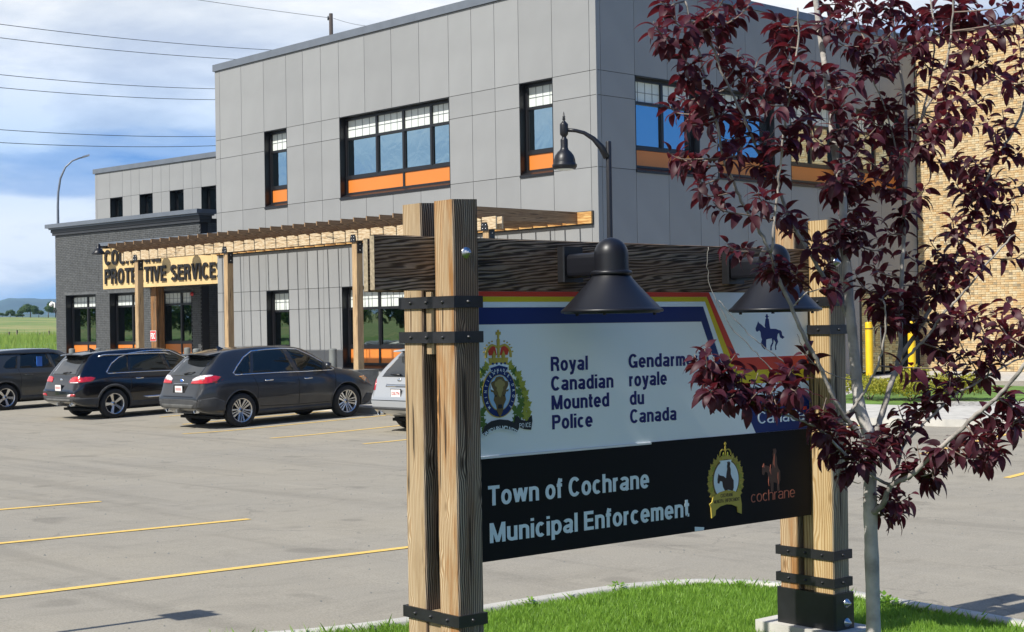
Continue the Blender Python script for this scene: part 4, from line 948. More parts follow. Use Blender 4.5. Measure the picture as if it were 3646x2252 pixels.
onb([[(K[0] + x * .55, K[1] + .030 + y * .45) for x, y in bison]], mat('print_tan', (.34, .27, .08), .5), 9, 'bison_mane')
onb([[(K[0] - .014, K[1] - .078), (K[0] + .014, K[1] - .078), (K[0] + .010, K[1] - .058), (K[0] - .010, K[1] - .058)], oval((K[0] - .026, K[1] - .015), .004, .005, 8), oval((K[0] + .026, K[1] - .015), .004, .005, 8)], P_dk, 10, 'bison_nose')
onb([[(K[0] + sx * .040, K[1] + .012), (K[0] + sx * .060, K[1] + .020), (K[0] + sx * .060, K[1] + .050), (K[0] + sx * .052, K[1] + .030)] for sx in (-1, 1)], P_wht, 10, 'bison_horns')
# ribbon
rb = [(.285, 1.405), (.300, 1.440), (.345, 1.462), (.397, 1.468), (.450, 1.462), (.492, 1.446), (.500, 1.478), (.515, 1.478), (.53, 1.46), (.575, 1.450), (.606, 1.478), (.609, 1.45), (.600, 1.405), (.560, 1.410), (.522, 1.424), (.508, 1.400), (.455, 1.415), (.397, 1.424), (.345, 1.415), (.305, 1.392)]
onb([rb], P_dk, 6, 'ribbon')
def arc_text(tx, c, a, b, t0, t1, h, m_, layer, flip=False):
    V = []; F = []
    for i, ch in enumerate(tx):
        if ch == ' ': continue
        if ch == '.': vs, fs = [(-.1 * h, .3 * h), (.1 * h, .3 * h), (.1 * h, .5 * h), (-.1 * h, .5 * h)], [(0, 1, 2, 3)]
        else: vs, fs = text_mesh(ch, height=h, bold=.02, align=.5)
        t = t0 + (t1 - t0) * i / (len(tx) - 1); px_, pz_ = c[0] + a * math.cos(t), c[1] + b * math.sin(t)
        tx_, tz_ = -a * math.sin(t), b * math.cos(t); L = math.hypot(tx_, tz_); tx_, tz_ = tx_ / L, tz_ / L
        if t1 < t0: tx_, tz_ = -tx_, -tz_
        o = len(V)
        for x, y in vs: V.append(SG(px_ + tx_ * x * .8 - tz_ * y, NF + .0012 * layer, pz_ + tz_ * x * .8 + tx_ * y))
        F += [tuple(o + k for k in f) for f in fs]
    me = bpy.data.meshes.new('lettering'); me.from_pydata(V, [], F); me.materials.append(m_); _link_child('lettering', me, upper_p)
arc_text('MAINTIENS.LE.DROIT', K, .083, .098, math.radians(222), math.radians(-42), .016, P_wht, 7)
arc_text('CANADIAN.MOUNTED', (.398, 1.20), .2, .213, math.radians(121), math.radians(61), .024, P_wht, 8)
stext('POLICE', P_wht, .522, .598, 1.420, .022, upper_p, layer=8, bold=.12)
g, rd, fl, jw = crown(.396, 1.722, .178, .190)
[onb([q], P_gold, 4 + .4 * i, 'crown') for i, q in enumerate(g[:5])]; onb(g[5:], P_gold, 3.5, 'crown_pearls'); [onb([q], P_red, 3.2, 'crown_cap') for q in rd]; [onb([q], P_gold, 6, 'crown_fleur') for q in fl]; onb(jw, P_navy, 6, 'crown_jewels')
onb([[(.338, 1.705), (.396, 1.718), (.454, 1.705), (.460, 1.735), (.396, 1.750), (.332, 1.735)]], P_wht, 5, 'crown_base')
onb([[(.345, 1.700), (.396, 1.712), (.447, 1.700), (.452, 1.724), (.396, 1.736), (.340, 1.724)]], P_navy, 6, 'crown_base')
arc_text('CANADA', (.396, 1.5), .19, .206, math.radians(104), math.radians(76), .014, P_wht, 7)
# municipal badge and bronze rider on the black panel
n2_ = NF + .003
def onl(polys, m_, l, name): return art(polys, m_, l, lower_p, name, n0=n2_)
K2 = (2.058, 1.040)
lv = []
for sx in (-1, 1):
    for i in range(9):
        t = -1.05 + i * .27; lv.append(maple(K2[0] + sx * (.128 * math.cos(t)), K2[1] + .125 * math.sin(t) + .0, .034, sx * (-1.4 + .14 * i)))
onl(lv, P_gold, 1, 'gold_leaves'); onl([[p for p in maple(K2[0] + sx * .125 * math.cos(t), K2[1] + .12 * math.sin(t), .018, sx * -.8)] for sx in (-1, 1) for t in (-.9, -.4, .1, .6)], P_lime, 2, 'gold_leaves')
onl([oval(K2, .112, .118)], P_brown, 3, 'badge_rim'); onl([oval(K2, .104, .110)], P_wht, 4, 'badge_field')
ST = [(497, 445), (497, 425), (505, 395), (512, 405), (540, 412), (558, 425), (562, 400), (568, 375), (566, 360), (570, 345), (566, 340), (572, 335), (584, 335), (590, 345), (586, 362), (592, 378), (592, 405), (600, 425), (612, 440), (612, 480), (604, 500), (606, 528), (592, 528), (590, 492), (568, 486), (566, 528), (552, 528), (548, 490), (536, 470), (530, 440), (515, 435), (508, 450)]
def station_rider(cx, cz, w, h): return [(cx + (x - 555) / 115 * w, cz + (432 - y) / 190 * h) for x, y in ST]
onl([station_rider(2.052, 1.042, .135, .20)], P_dbrown, 5, 'horse_and_rider')
onl([[(1.945, .955), (2.0, .975), (2.057, .982), (2.115, .975), (2.170, .955), (2.183, .895), (2.182, .838), (2.150, .850), (2.148, .880), (2.1, .898), (2.055, .903), (2.0, .895), (1.965, .878), (1.960, .850), (1.930, .835), (1.925, .895), (1.915, .915), (1.935, .925)]], P_gold, 6, 'ribbon')
stext('COCHRANE', P_dbrown, 2.005, 2.110, .945, .020, lower_p, layer=8, bold=.16, n0=n2_); stext('MUNICIPAL ENFORCEMENT', P_dbrown, 1.950, 2.165, .915, .020, lower_p, layer=8, bold=.16, n0=n2_)
def shift(polys): return [[(s_, z) for s_, z in P] for P in polys]
gg, rd, fl, jw = crown(2.056, 1.150, .105, .105)
[onl([q], P_gold, 3 + .3 * i, 'crown') for i, q in enumerate(gg[:5])]; [onl([q], P_lime, 5, 'crown_fleur') for q in fl]; onl([[(2.01, 1.140), (2.10, 1.140), (2.102, 1.152), (2.008, 1.152)]], P_wht, 5, 'crown_base')
onl([station_rider(2.455, 1.065, .16, .245)], P_bronze, 1, 'bronze_rider')
onl([[(2.44, 1.06), (2.448, 1.10), (2.452, 1.04)], [(2.475, 1.10), (2.483, 1.16), (2.488, 1.08)], [(2.425, 1.0), (2.43, 1.03), (2.432, .975)], [(2.51, 1.02), (2.514, 1.05), (2.516, .98)], [(2.375, 1.09), (2.39, 1.11), (2.395, 1.085)]], P_copper, 2, 'bronze_glint')
onl([[(1.795, .775), (1.868, .775), (1.872, .790), (1.795, .800)]], P_silver, 1, 'small_label')

# two goose-neck lamps on the front beam
def sign_lamp(s0, lab):
    t = thing('barn_lamp', lab, 'lamp', SG(s0, -.10, 2.24), 0, 'barn lamps on the cross beam')
    F = lambda x, y, z: SG(s0 + x, y, z)
    b = MB(F); b.rbox(-.07, .07, -.153, -.100, 2.150, 2.332, .006); b.build('mount_box', M_bmetal, t)
    b = MB(F); P = [(.045 * math.cos(a) * (1 if True else 1), .0) for a in (0,)]
    arm = []
    for k in range(20):
        a = 2 * pi * k / 20; cx_, cz_ = math.cos(a), math.sin(a); arm.append((.048 * (abs(cx_) ** .45) * (1 if cx_ >= 0 else -1), 2.232 + .062 * (abs(cz_) ** .45) * (1 if cz_ >= 0 else -1)))
    b.prism(arm, -.100, .16, 'xzy'); b.build('arm', M_lampb, t)
    b = MB(F); cn = .176; prof = []
    for k in range(9): a = pi / 2 * k / 8; prof.append((.0865 * math.sin(a), 2.276 + .0875 * math.cos(a)))
    prof += [(.0875, 2.22), (.089, 2.196)]; b.lathe(prof, (0, cn, 0), 40); b.build('dome', M_lampb, t)
    b = MB(F); b.lathe([(.088, 2.200), (.100, 2.197), (.1045, 2.190), (.1045, 2.180), (.100, 2.175), (.092, 2.173)], (0, cn, 0), 40); b.build('neck_ring', M_lampb, t)
    b = MB(F); b.lathe([(.094, 2.176), (.105, 2.160), (.130, 2.130), (.238, 2.015), (.249, 2.007), (.254, 2.004), (.257, 1.998), (.255, 1.991), (.250, 1.989), (.247, 1.994), (.236, 2.000), (.125, 2.120), (.06, 2.150), (.0, 2.150)], (0, cn, 0), 56); b.build('shade', M_lampb, t)
    b = MB(F); b.lathe([(.236, 1.998), (.240, 1.985), (.228, 1.985), (.205, 1.992), (.205, 2.0)], (0, cn, 0), 48); b.build('rim_ring', M_bmetal, t)
    for a in (.4, 2.5, 4.6): b = MB(F); b.box(.23 * math.cos(a) - .006, .23 * math.cos(a) + .006, cn + .23 * math.sin(a) - .006, cn + .23 * math.sin(a) + .006, 1.975, 1.99); b.build('clip', M_bmetal, t)
sign_lamp(.861, 'large black barn lamp on the beam, nearer the left posts')
sign_lamp(2.115, 'large black barn lamp partly hidden by the purple leaved tree')

# ------------------------------------------------------------------ parked cars
M_tyre = mat('tyre_rubber', (.013, .013, .013), .8, var=.2)
M_clad = mat('grey_black_cladding', (.045, .046, .047), .75, var=.15, vscale=4)
M_cladg = mat('dusty_bumper_plastic', (.10, .10, .095), .75, var=.2, vscale=4)
M_chrome = mat('chrome_trim', (.75, .77, .8), .12, metal=1., var=.02)
M_alloy = mat('machined_alloy', (.62, .62, .61), .25, metal=.85, var=.1)
M_alloyd = mat('dark_alloy', (.05, .05, .052), .4, metal=.5)
M_well = mat('wheel_well', (.006, .006, .006), .95)
M_tail = mat('red_tail_lens', (.50, .012, .02), .12, coat=1., var=.15, vscale=14)
M_clearl = mat('clear_lens', (.70, .62, .62), .12, coat=1., var=.15, vscale=12)
M_amber = mat('amber_lens', (.75, .28, .04), .15, coat=1., var=.1)
M_plate = mat('number_plate', (.75, .72, .70), .4, var=.04)
M_plred = mat('plate_red', (.45, .06, .05), .5)
M_gap = mat('shut_line', (.003, .003, .003), .9)
M_sidew = mat('side_glass', (.006, .009, .009), .04, coat=.2, var=.02, spec=.45)
M_blue = mat('blue_placard', (.03, .14, .50), .4)
M_seat = mat('seat_shape', (.03, .03, .032), .7)
def paint(name, c, rough=.28, dust=.25, metal=.35):
    m, t, b = base(name); v = coordn(t)
    n = nn(t, 'ShaderNodeTexNoise', i_Scale=2.2, i_Detail=8., i_Roughness=.65); t.links.new(v, n.inputs[0])
    sep_ = nn(t, 'ShaderNodeSeparateXYZ'); t.links.new(v, sep_.inputs[0])
    low = ramp(t, sep_.outputs[2], [(.25, 1.0), (.9, .25), (1, .2)])        # road dust sits low on the sides
    d = mathn(t, 'MULTIPLY', mathn(t, 'MULTIPLY', ramp(t, n.outputs[0], [(.3, .2), (.7, 1.0)]), low), dust)
    t.links.new(mixc(t, d, c, (.22, .20, .17)), b.inputs['Base Color'])
    b.inputs['Metallic'].default_value = metal; b.inputs['Coat Weight'].default_value = .7; b.inputs['Coat Roughness'].default_value = .06
    t.links.new(mathn(t, 'ADD', mathn(t, 'MULTIPLY', d, .8), rough), b.inputs['Roughness'])
    return m
def smooth_interp(xs, ys, x):
    """monotone cubic through a table"""
    xs = np.asarray(xs, float); ys = np.asarray(ys, float); h = np.diff(xs); dl = np.diff(ys) / h; m_ = np.zeros_like(ys)
    m_[1:-1] = [0 if a * b <= 0 else 2 * a * b / (a + b) for a, b in zip(dl[:-1], dl[1:])]; m_[0] = dl[0]; m_[-1] = dl[-1]
    x = min(max(x, xs[0]), xs[-1]); i = int(min(np.searchsorted(xs, x, 'right') - 1, len(h) - 1)); t = (x - xs[i]) / h[i]
    return float((2 * t**3 - 3 * t**2 + 1) * ys[i] + (t**3 - 2 * t**2 + t) * h[i] * m_[i] + (-2 * t**3 + 3 * t**2) * ys[i + 1] + (t**3 - t**2) * h[i] * m_[i + 1])
def make_car(sp):
    L, Wd, H = sp['L'], sp['W'], sp['H']; hw = Wd / 2; yr, yf, R = sp['yr'], sp['yf'], sp['R']
    root = thing('parked_car', sp['label'], 'car', (0, 0, 0), 0, 'cars parked in front of the station')
    top = sp['top']; belt = sp['belt']
    ys = sorted(set([0, .02, .05, .09, .13, .17, .22, .28, .35] + [.42 + .085 * i for i in range(int((L - .9) / .085))] + [L - .42, L - .34, L - .27, L - .2, L - .14, L - .09, L - .05, L - .02, L]))
    rows = []; NS = 13
    for y in ys:
        zt = smooth_interp(*zip(*top), y); zb = smooth_interp([0, .12, .5, 1.0, L - 1.0, L - .4, L - .1, L], [.48, .40, .29, .24, .24, .24, .28, .38], y)
        tr = max(0, 1 - y / .55); tf_ = max(0, 1 - (L - y) / .95)
        wf = 1 - sp.get('tr', .13) * tr ** 2.2 - sp.get('tf', .26) * tf_ ** 2.4
        zbe = min(smooth_interp(*zip(*belt), y), zt - .035)
        wm = hw * wf; ws_ = (hw - .05) * wf; wb_ = (hw - .055) * wf
        k = max(0, min(1, (zt - zbe) / .62)); wroof = (hw - .055 - .25 * k ** 1.0 - .03) * wf
        zm = min(.66, zt - .08)
        P = [(0, zb), (ws_ * .8, zb), (ws_ * .97, zb + .02), (ws_ + .012, zb + .08), (wm - .012, zm - .16 if zm - .16 > zb + .1 else zb + .12), (wm, zm), (wm - .008, (zm + zbe) / 2 + .04), (wm - .026, zbe - .06), (wb_, zbe),
             (wb_ + (wroof - wb_) * .52, zbe + (zt - zbe) * .53), (wroof, zt - .055 * k - .012), (wroof - .08, zt - .012 * k - .006), (wroof * .5, zt - .002), (0, zt)]
        zz = [p[1] for p in P]
        for i in range(1, len(P)): 
            if zz[i] < zz[i - 1]: zz[i] = zz[i - 1] + .001
        P = [(p[0], z) for p, z in zip(P, zz)]
        # densify with Catmull-Rom
        Q = []
        for i in range(len(P) - 1):
            p0 = P[max(i - 1, 0)]; p1 = P[i]; p2 = P[i + 1]; p3 = P[min(i + 2, len(P) - 1)]
            for s_ in (0, .5):
                f = lambda a, b, c, d: .5 * ((2 * b) + (-a + c) * s_ + (2 * a - 5 * b + 4 * c - d) * s_ ** 2 + (-a + 3 * b - 3 * c + d) * s_ ** 3)
                q = (f(p0[0], p1[0], p2[0], p3[0]), f(p0[1], p1[1], p2[1], p3[1])) if 1 <= i <= len(P) - 3 else (p1[0] + (p2[0] - p1[0]) * s_, p1[1] + (p2[1] - p1[1]) * s_)
                Q.append(q)
        Q.append(P[-1])
        full = [(x, y, z) for x, z in Q] + [(-x, y, z) for x, z in Q[-2:0:-1]]
        rows.append(full)
    n = len(rows[0]); V = [v for r in rows for v in r]
    F = [(i * n + k, i * n + (k + 1) % n, (i + 1) * n + (k + 1) % n, (i + 1) * n + k) for i in range(len(rows) - 1) for k in range(n)]
    F += [tuple(range(n - 1, -1, -1)), tuple((len(rows) - 1) * n + k for k in range(n))]
    me = bpy.data.meshes.new('body'); me.from_pydata(V, [], F); me.materials.append(sp['paint']); me.materials.append(M_well)
    bm = bmesh.new(); bm.from_mesh(me); bmesh.ops.remove_doubles(bm, verts=bm.verts, dist=1e-4); bmesh.ops.recalc_face_normals(bm, faces=bm.faces); bm.to_mesh(me)
    bvh = BVHTree.FromBMesh(bm); bm.free()
    ob = bpy.data.objects.new('body', me); C.objects.link(ob)
    cb = MB(); 
    for y in (yr, yf):
        for sx in (-1, 1): cb.lathe([(0, sx * .45), (R + .065, sx * .45), (R + .065, sx * 1.3), (0, sx * 1.3)], (0, y, R + .0), 40, 'x')
    cm = cb.mesh('cut', M_well); cm.materials.clear(); cm.materials.append(M_well); co = bpy.data.objects.new('cut', cm); C.objects.link(co)
    md = ob.modifiers.new('b', 'BOOLEAN'); md.operation = 'DIFFERENCE'; md.object = co; md.solver = 'EXACT'
    try: md.material_mode = 'TRANSFER'
    except Exception: pass
    dg = bpy.context.evaluated_depsgraph_get(); dg.update(); nm = bpy.data.meshes.new_from_object(ob.evaluated_get(dg))
    bpy.data.objects.remove(ob); bpy.data.objects.remove(co)
    nm.name = 'body'
    for p in nm.polygons: p.use_smooth = True
    bm = bmesh.new(); bm.from_mesh(nm)
    for e in bm.edges:
        if len(e.link_faces) == 2 and e.calc_face_angle(0) > .62: e.smooth = False
    bm.to_mesh(nm); bm.free()
    body = _link('body', nm, root)
    def hit(o, d):
        h_ = bvh.ray_cast(Vector(o), Vector(d)); return h_
    def patch(P, side, off=.005, step=.055, name='pane', m_=M_sidew, parent=root, thick=0):
        """lay a polygon on the body: side 'R','L' (y,z), 'B' rear (x,z), 'F' front (x,z), 'T' top (x,y)"""
        P = [Vector(p) for p in P]; n_ = len(P)
        a = sum(P[i].x * P[(i + 1) % n_].y - P[(i + 1) % n_].x * P[i].y for i in range(n_))
        if a < 0: P = P[::-1]
        # subdivide outline
        Q = []
        for i in range(n_):
            p, q = P[i], P[(i + 1) % n_]; k = max(1, int((q - p).length / step)); Q += [p + (q - p) * j / k for j in range(k)]
        xs0, xs1 = min(p.x for p in Q), max(p.x for p in Q); z0, z1 = min(p.y for p in Q), max(p.y for p in Q); G = []
        x = xs0 + step / 2
        while x < xs1:
            z = z0 + step / 2
            while z < z1: G.append(Vector((x, z))); z += step
            x += step
        vs, es, fs, *_ = delaunay_2d_cdt(Q + G, [], [list(range(len(Q)))], 1, 1e-5)
        o = []
        for v in vs:
            if side in 'RL': s_ = 1 if side == 'R' else -1; src = (s_ * 3, v.x, v.y); d = (-s_, 0, 0)
            elif side == 'B': src = (v.x, -3, v.y); d = (0, 1, 0)
            elif side == 'F': src = (v.x, L + 3, v.y); d = (0, -1, 0)
            else: src = (v.x, v.y, 4); d = (0, 0, -1)
            h_ = hit(src, d)
            if h_[0] is None: o.append(None)
            else: o.append(h_[0] - Vector(d) * off)
        F = [f for f in fs if all(o[i] is not None for i in f)]
        pts = [p if p is not None else Vector((0, 0, 0)) for p in o]
        used = sorted({i for f in F for i in f}); mp = {u: i for i, u in enumerate(used)}
        me = bpy.data.meshes.new(name); V = [pts[i] for i in used]; FF = [tuple(mp[i] for i in f) for f in F]
        # rim down to the body, so that the piece has an edge
        ec = {}
        for f in FF:
            for a_, b_ in zip(f, f[1:] + f[:1]): ec[(a_, b_)] = 1
        bd = [(a_, b_) for (a_, b_) in ec if (b_, a_) not in ec]
        dv = Vector({'R': (-1, 0, 0), 'L': (1, 0, 0), 'B': (0, 1, 0), 'F': (0, -1, 0), 'T': (0, 0, -1)}[side]) * (off + .004)
        nb = len(V); rimv = {}
        for a_, b_ in bd:
            for i in (a_, b_):
                if i not in rimv: rimv[i] = len(V); V.append(V[i] + dv)
            FF.append((b_, a_, rimv[a_], rimv[b_]))
        me.from_pydata(V, [], FF); me.materials.append(m_)
        for p_ in me.polygons[:len(F)]: p_.use_smooth = True
        bm = bmesh.new(); bm.from_mesh(me); bmesh.ops.recalc_face_normals(bm, faces=bm.faces)
        ref = -Vector({'R': (-1, 0, 0), 'L': (1, 0, 0), 'B': (0, 1, 0), 'F': (0, -1, 0), 'T': (0, 0, -1)}[side]); bm.faces.ensure_lookup_table()
        tot = sum(f.normal.dot(ref) * f.calc_area() for f in bm.faces)
        if tot < 0: bmesh.ops.reverse_faces(bm, faces=bm.faces)
        bm.to_mesh(me); bm.free()
        return _link(name, me, parent)
    def strip(pts, w, side, **k):
        pts = [Vector(p) for p in pts]; A = []; B_ = []
        for i, p in enumerate(pts):
            d = (pts[min(i + 1, len(pts) - 1)] - pts[max(i - 1, 0)]).normalized(); nrm = Vector((-d.y, d.x)) * w / 2; A.append(p + nrm); B_.append(p - nrm)
        return patch(A + B_[::-1], side, **k)
    S = sp
    for sd in 'RL':
        for P in S['windows']: patch(P, sd, .004, name='side_window', m_=M_sidew)
        if S.get('trim'): strip(S['trim'], .022, sd, off=.009, name='window_trim', m_=M_chrome, step=.08)
        if S.get('trim2'): strip(S['trim2'], .016, sd, off=.009, name='window_trim', m_=M_chrome, step=.08)
        for P in S['seams']: strip(P, .012, sd, off=.0025, name='door_gap', m_=M_gap, step=.06)
        for P in S.get('clad', []): patch(P, sd, .008, name='cladding', m_=M_clad, step=.07)
        for y in (yr, yf):
            A = []; n_ = 26; r0, r1 = R + .066, R + S.get('archw', .12)
            a0, a1 = math.radians(-22), math.radians(202)
            if r1 > r0:
                ring = [(y + r1 * math.cos(a0 + (a1 - a0) * i / n_), R + r1 * math.sin(a0 + (a1 - a0) * i / n_)) for i in range(n_ + 1)]
                inn = [(y + r0 * math.cos(a0 + (a1 - a0) * i / n_), R + r0 * math.sin(a0 + (a1 - a0) * i / n_)) for i in range(n_ + 1)]
                patch(ring + inn[::-1], sd, .010, name='arch_cladding', m_=S.get('archm', M_clad), step=.06)
        for (y, z) in S['handles']:
            s_ = 1 if sd == 'R' else -1; h_ = hit((s_ * 3, y, z), (-s_, 0, 0))
            if h_[0]:
                b = MB(); b.tube([(h_[0].x + s_ * .0, y - .11, z), (h_[0].x + s_ * .028, y - .09, z), (h_[0].x + s_ * .030, y + .09, z), (h_[0].x + s_ * .0, y + .11, z)], .014, 8); b.build('door_handle', S.get('handlem', M_chrome), None).parent = root
        # mirror
        s_ = 1 if sd == 'R' else -1; my, mz = S['mirror']; h_ = hit((s_ * 3, my, mz), (-s_, 0, 0)); mxx = abs(h_[0].x) if h_[0] else hw - .15
        b = MB(); b.add([(s_ * x, y, z) for x, y, z in [(mxx - .02, my - .04, mz - .03), (mxx + .10, my - .03, mz - .01), (mxx + .11, my - .10, mz - .01), (mxx + .30, my - .09, mz + .0), (mxx + .32, my - .07, mz + .14), (mxx + .10, my - .09, mz + .17),
                                                      (mxx + .11, my + .08, mz + .02), (mxx + .28, my + .04, mz + .03), (mxx + .29, my + .03, mz + .12), (mxx + .12, my + .08, mz + .14)]],
                         [(2, 3, 4, 5), (6, 9, 8, 7), (2, 6, 7, 3), (3, 7, 8, 4), (4, 8, 9, 5), (5, 9, 6, 2), (0, 1, 2), (0, 1, 6)], True)
        b.build('door_mirror', S['paint'], None).parent = root
    for P, mm, nm_, off in S['rear']: patch(P, 'B', off, name=nm_, m_=mm, step=.05)
    for P, mm, nm_, off in S['sidelamps']:
        for sd in 'RL': patch(P, sd, off, name=nm_, m_=mm, step=.04)
    patch(S['windscreen'], 'T', .004, name='windscreen', m_=M_carglass, step=.10)
    for P in S.get('front', []): patch(P[0], 'F', .006, name=P[2], m_=P[1], step=.06)
    # spoiler
    y0, y1, zs, sw = S['spoiler']
    b = MB(); nx = 8; V = []; 
    for i in range(nx + 1):
        x = -sw + 2 * sw * i / nx; c_ = .05 * (abs(x) / sw) ** 2
        V += [(x, y0 + c_ * 1.6, zs - .035 - c_ * .6), (x, y0 + c_ * 1.6 + .01, zs - .01 - c_ * .6), (x, y1, zs + .03 - c_ * .7), (x, y1, zs - .04 - c_)]
    b.add(V, [(i * 4 + k, i * 4 + (k + 1) % 4, (i + 1) * 4 + (k + 1) % 4, (i + 1) * 4 + k) for i in range(nx) for k in range(4)] + [(0, 1, 2, 3), (nx * 4 + 3, nx * 4 + 2, nx * 4 + 1, nx * 4)], False)
    b.build('rear_spoiler', S.get('spoilerm', S['paint']), None).parent = root
    # roof rails, antenna
    if S.get('rails'):
        for s_ in (-1, 1):
            pts = []
            for i in range(15):
                y = S['rails'][0] + (S['rails'][1] - S['rails'][0]) * i / 14; x = s_ * (hw - .27); h_ = hit((x, y, 4), (0, 0, -1)); zz = h_[0].z + (.035 if 0 < i < 14 else .0); pts.append((x, y, zz))
            b = MB(); b.tube(pts, .018, 8); b.build('roof_rail', S['railm'], None).parent = root
    h_ = hit((0, S['fin'], 4), (0, 0, -1)); zz = h_[0].z
    b = MB(); b.add([(-.025, S['fin'] - .05, zz - .01), (.025, S['fin'] - .05, zz - .01), (0, S['fin'] - .08, zz + .07), (0, S['fin'] - .05, zz + .075), (.012, S['fin'] + .14, zz - .01), (-.012, S['fin'] + .14, zz - .01)], [(0, 1, 2), (1, 4, 3, 2), (0, 2, 3, 5), (3, 4, 5), (0, 5, 4, 1)]); b.build('antenna_fin', S['paint'], None).parent = root
    # rear wiper, plate, hitch, exhausts
    def rearpt(x, z): h_ = hit((x, -3, z), (0, 1, 0)); return h_[0] if h_[0] else Vector((x, .1, z))
    if S.get('wiper'):
        a, b_ = rearpt(*S['wiper'][0]), rearpt(*S['wiper'][1]); b = MB(); b.tube([a + Vector((0, -.03, 0)), (a + b_) / 2 + Vector((0, -.04, .01)), b_ + Vector((0, -.012, 0))], [.025, .014, .008], 8); b.build('rear_wiper', M_bmetal, None).parent = root
    px_, pz = S['plate']; p = rearpt(px_, pz)
    b = MB(); b.box(px_ - .165, px_ + .165, p.y - .022, p.y - .008, pz - .085, pz + .085); b.build('plate_frame', M_bmetal, None).parent = root
    b = MB(); b.box(px_ - .148, px_ + .148, p.y - .027, p.y - .0225, pz - .072, pz + .072); pl = b.build('number_plate', M_plate, None); pl.parent = root
    if S.get('platetext'):
        vs, fs = text_mesh(S['platetext'], width=.25, height=.066, bold=.02)
        me = bpy.data.meshes.new('lettering'); me.from_pydata([(px_ - .125 + x, p.y - .0285, pz - .04 + z) for x, z in vs], [], fs); me.materials.append(M_plred); _link('lettering', me, pl)
    else:
        for k in range(6):
            b = MB(); b.box(px_ - .115 + k * .04, px_ - .115 + k * .04 + .020, p.y - .0290, p.y - .0275, pz - .03, pz + .03); b.build('plate_mark', M_plred, None).parent = pl
    for (x, z, r) in S['exhaust']:
        b = MB(); b.lathe([(r * .8, .02), (r, -.0), (r, .16), (r * .8, .16)], (x, .06, z), 18, 'y'); b.build('exhaust_tip', M_chrome, None).parent = root
        b = MB(); b.lathe([(0, .0), (r * .8, .0)], (x, .09, z), 18, 'y'); b.build('exhaust_bore', M_well, None).parent = root
    if S.get('hitch'): b = MB(); b.box(-.035, .035, -.04, .3, .37, .44); b.build('tow_hitch', M_galv, None).parent = root; b = MB(); b.box(-.35, .35, .14, .24, .34, .41); b.build('tow_bar', M_bmetal, None).parent = root
    # emblem
    if S.get('emblem'):
        x, z = S['emblem']; p = rearpt(x, z); b = MB(); b.lathe([(0, -.008), (.032, -.007), (.036, 0)], (0, 0, 0), 20, 'y')
        b.v = [(v[0] * 1.75 + x, v[1] + p.y - .006, v[2] + z) for v in b.v]; b.build('emblem', S.get('emblemm', M_chrome), None).parent = root
        if S.get('embin'): b = MB(); b.lathe([(0, -.002), (.028, -.001), (.029, 0)], (0, 0, 0), 20, 'y'); b.v = [(v[0] * 1.75 + x, v[1] + p.y - .0145, v[2] + z) for v in b.v]; b.build('emblem', M_blue, None).parent = root
    # wheels
    def wheel():
        T = R; rw = .115; t = MB()
        t.lathe([(T * .70, -rw), (T * .86, -rw * 1.05), (T * .96, -rw * .95), (T, -rw * .72), (T, rw * .72), (T * .96, rw * .95), (T * .86, rw * 1.05), (T * .70, rw)], (0, 0, 0), 40, 'x')
        tm = t.mesh('tyre', M_tyre)
        r = MB(); r.lathe([(T * .70, rw * .98), (T * .685, rw * .98), (T * .64, rw * .80), (T * .62, rw * .2), (T * .62, -rw * .9), (T * .70, -rw)], (0, 0, 0), 40, 'x'); rim = r.mesh('rim', S['alloym'])
        d = MB(); d.lathe([(0, rw * .05), (T * .62, rw * .05)], (0, 0, 0), 32, 'x'); dm = d.mesh('brake_disc', M_well)
        sp_ = MB(); ns = S['spokes']
        for k in range(ns):
            for off_, wd_ in S['spoke']:
                a = 2 * pi * k / ns + pi / 2; c_, s_ = math.cos(a), math.sin(a)
                def pt(r_, o_, x_): return (x_, r_ * c_ - o_ * s_, r_ * s_ + o_ * c_)
                i0, i1 = off_[0], off_[1]
                for sgn in ((-1, 1) if i1 else (1,)):
                    o0, o1 = sgn * i0, sgn * i1
                    vs = [pt(T * .12, o0 - wd_[0], rw * .52), pt(T * .12, o0 + wd_[0], rw * .52), pt(T * .655, o1 + wd_[1], rw * .86), pt(T * .655, o1 - wd_[1], rw * .86),
                          pt(T * .12, o0 - wd_[0], rw * .15), pt(T * .12, o0 + wd_[0], rw * .15), pt(T * .655, o1 + wd_[1], rw * .45), pt(T * .655, o1 - wd_[1], rw * .45)]
                    sp_.add(vs, [(0, 1, 2, 3), (4, 7, 6, 5), (0, 3, 7, 4), (1, 5, 6, 2), (2, 6, 7, 3)])
        sm = sp_.mesh('spokes', S.get('spokem', S['alloym']))
        hb = MB(); hb.lathe([(0, rw * .62), (T * .07, rw * .60), (T * .085, rw * .5), (T * .20, rw * .50), (T * .22, rw * .15)], (0, 0, 0), 24, 'x'); hm = hb.mesh('hub', S.get('spokem', S['alloym']))
        cp = MB(); cp.lathe([(0, rw * .66), (T * .065, rw * .63), (T * .07, rw * .55)], (0, 0, 0), 16, 'x')
        cm_ = cp.mesh('hub_cap', M_bmetal)
        return tm, rim, dm, sm, hm, cm_
    wm = wheel()
    for y in (yr, yf):
        for s_ in (1, -1):
            w = _link('wheel', wm[0], root, (s_ * (hw - .125), y, R)); w.rotation_euler = (random.uniform(0, 1), 0, 0) if s_ == 1 else (0, 0, pi)
            for q in wm[1:]: _link(q.name.split('.')[0], q, w)
    # belly so that no light shows through
    b = MB(); b.box(-hw + .2, hw - .2, .5, L - .5, .20, .26); b.build('underbody', M_well, None).parent = root
    for ch in root.children: pass
    return root
def sub_tail(): pass
def place_car(root, x, y, zr, pitch=.026, yaw=0): root.location = (x, y, zr); root.rotation_euler = (pitch, 0, yaw)

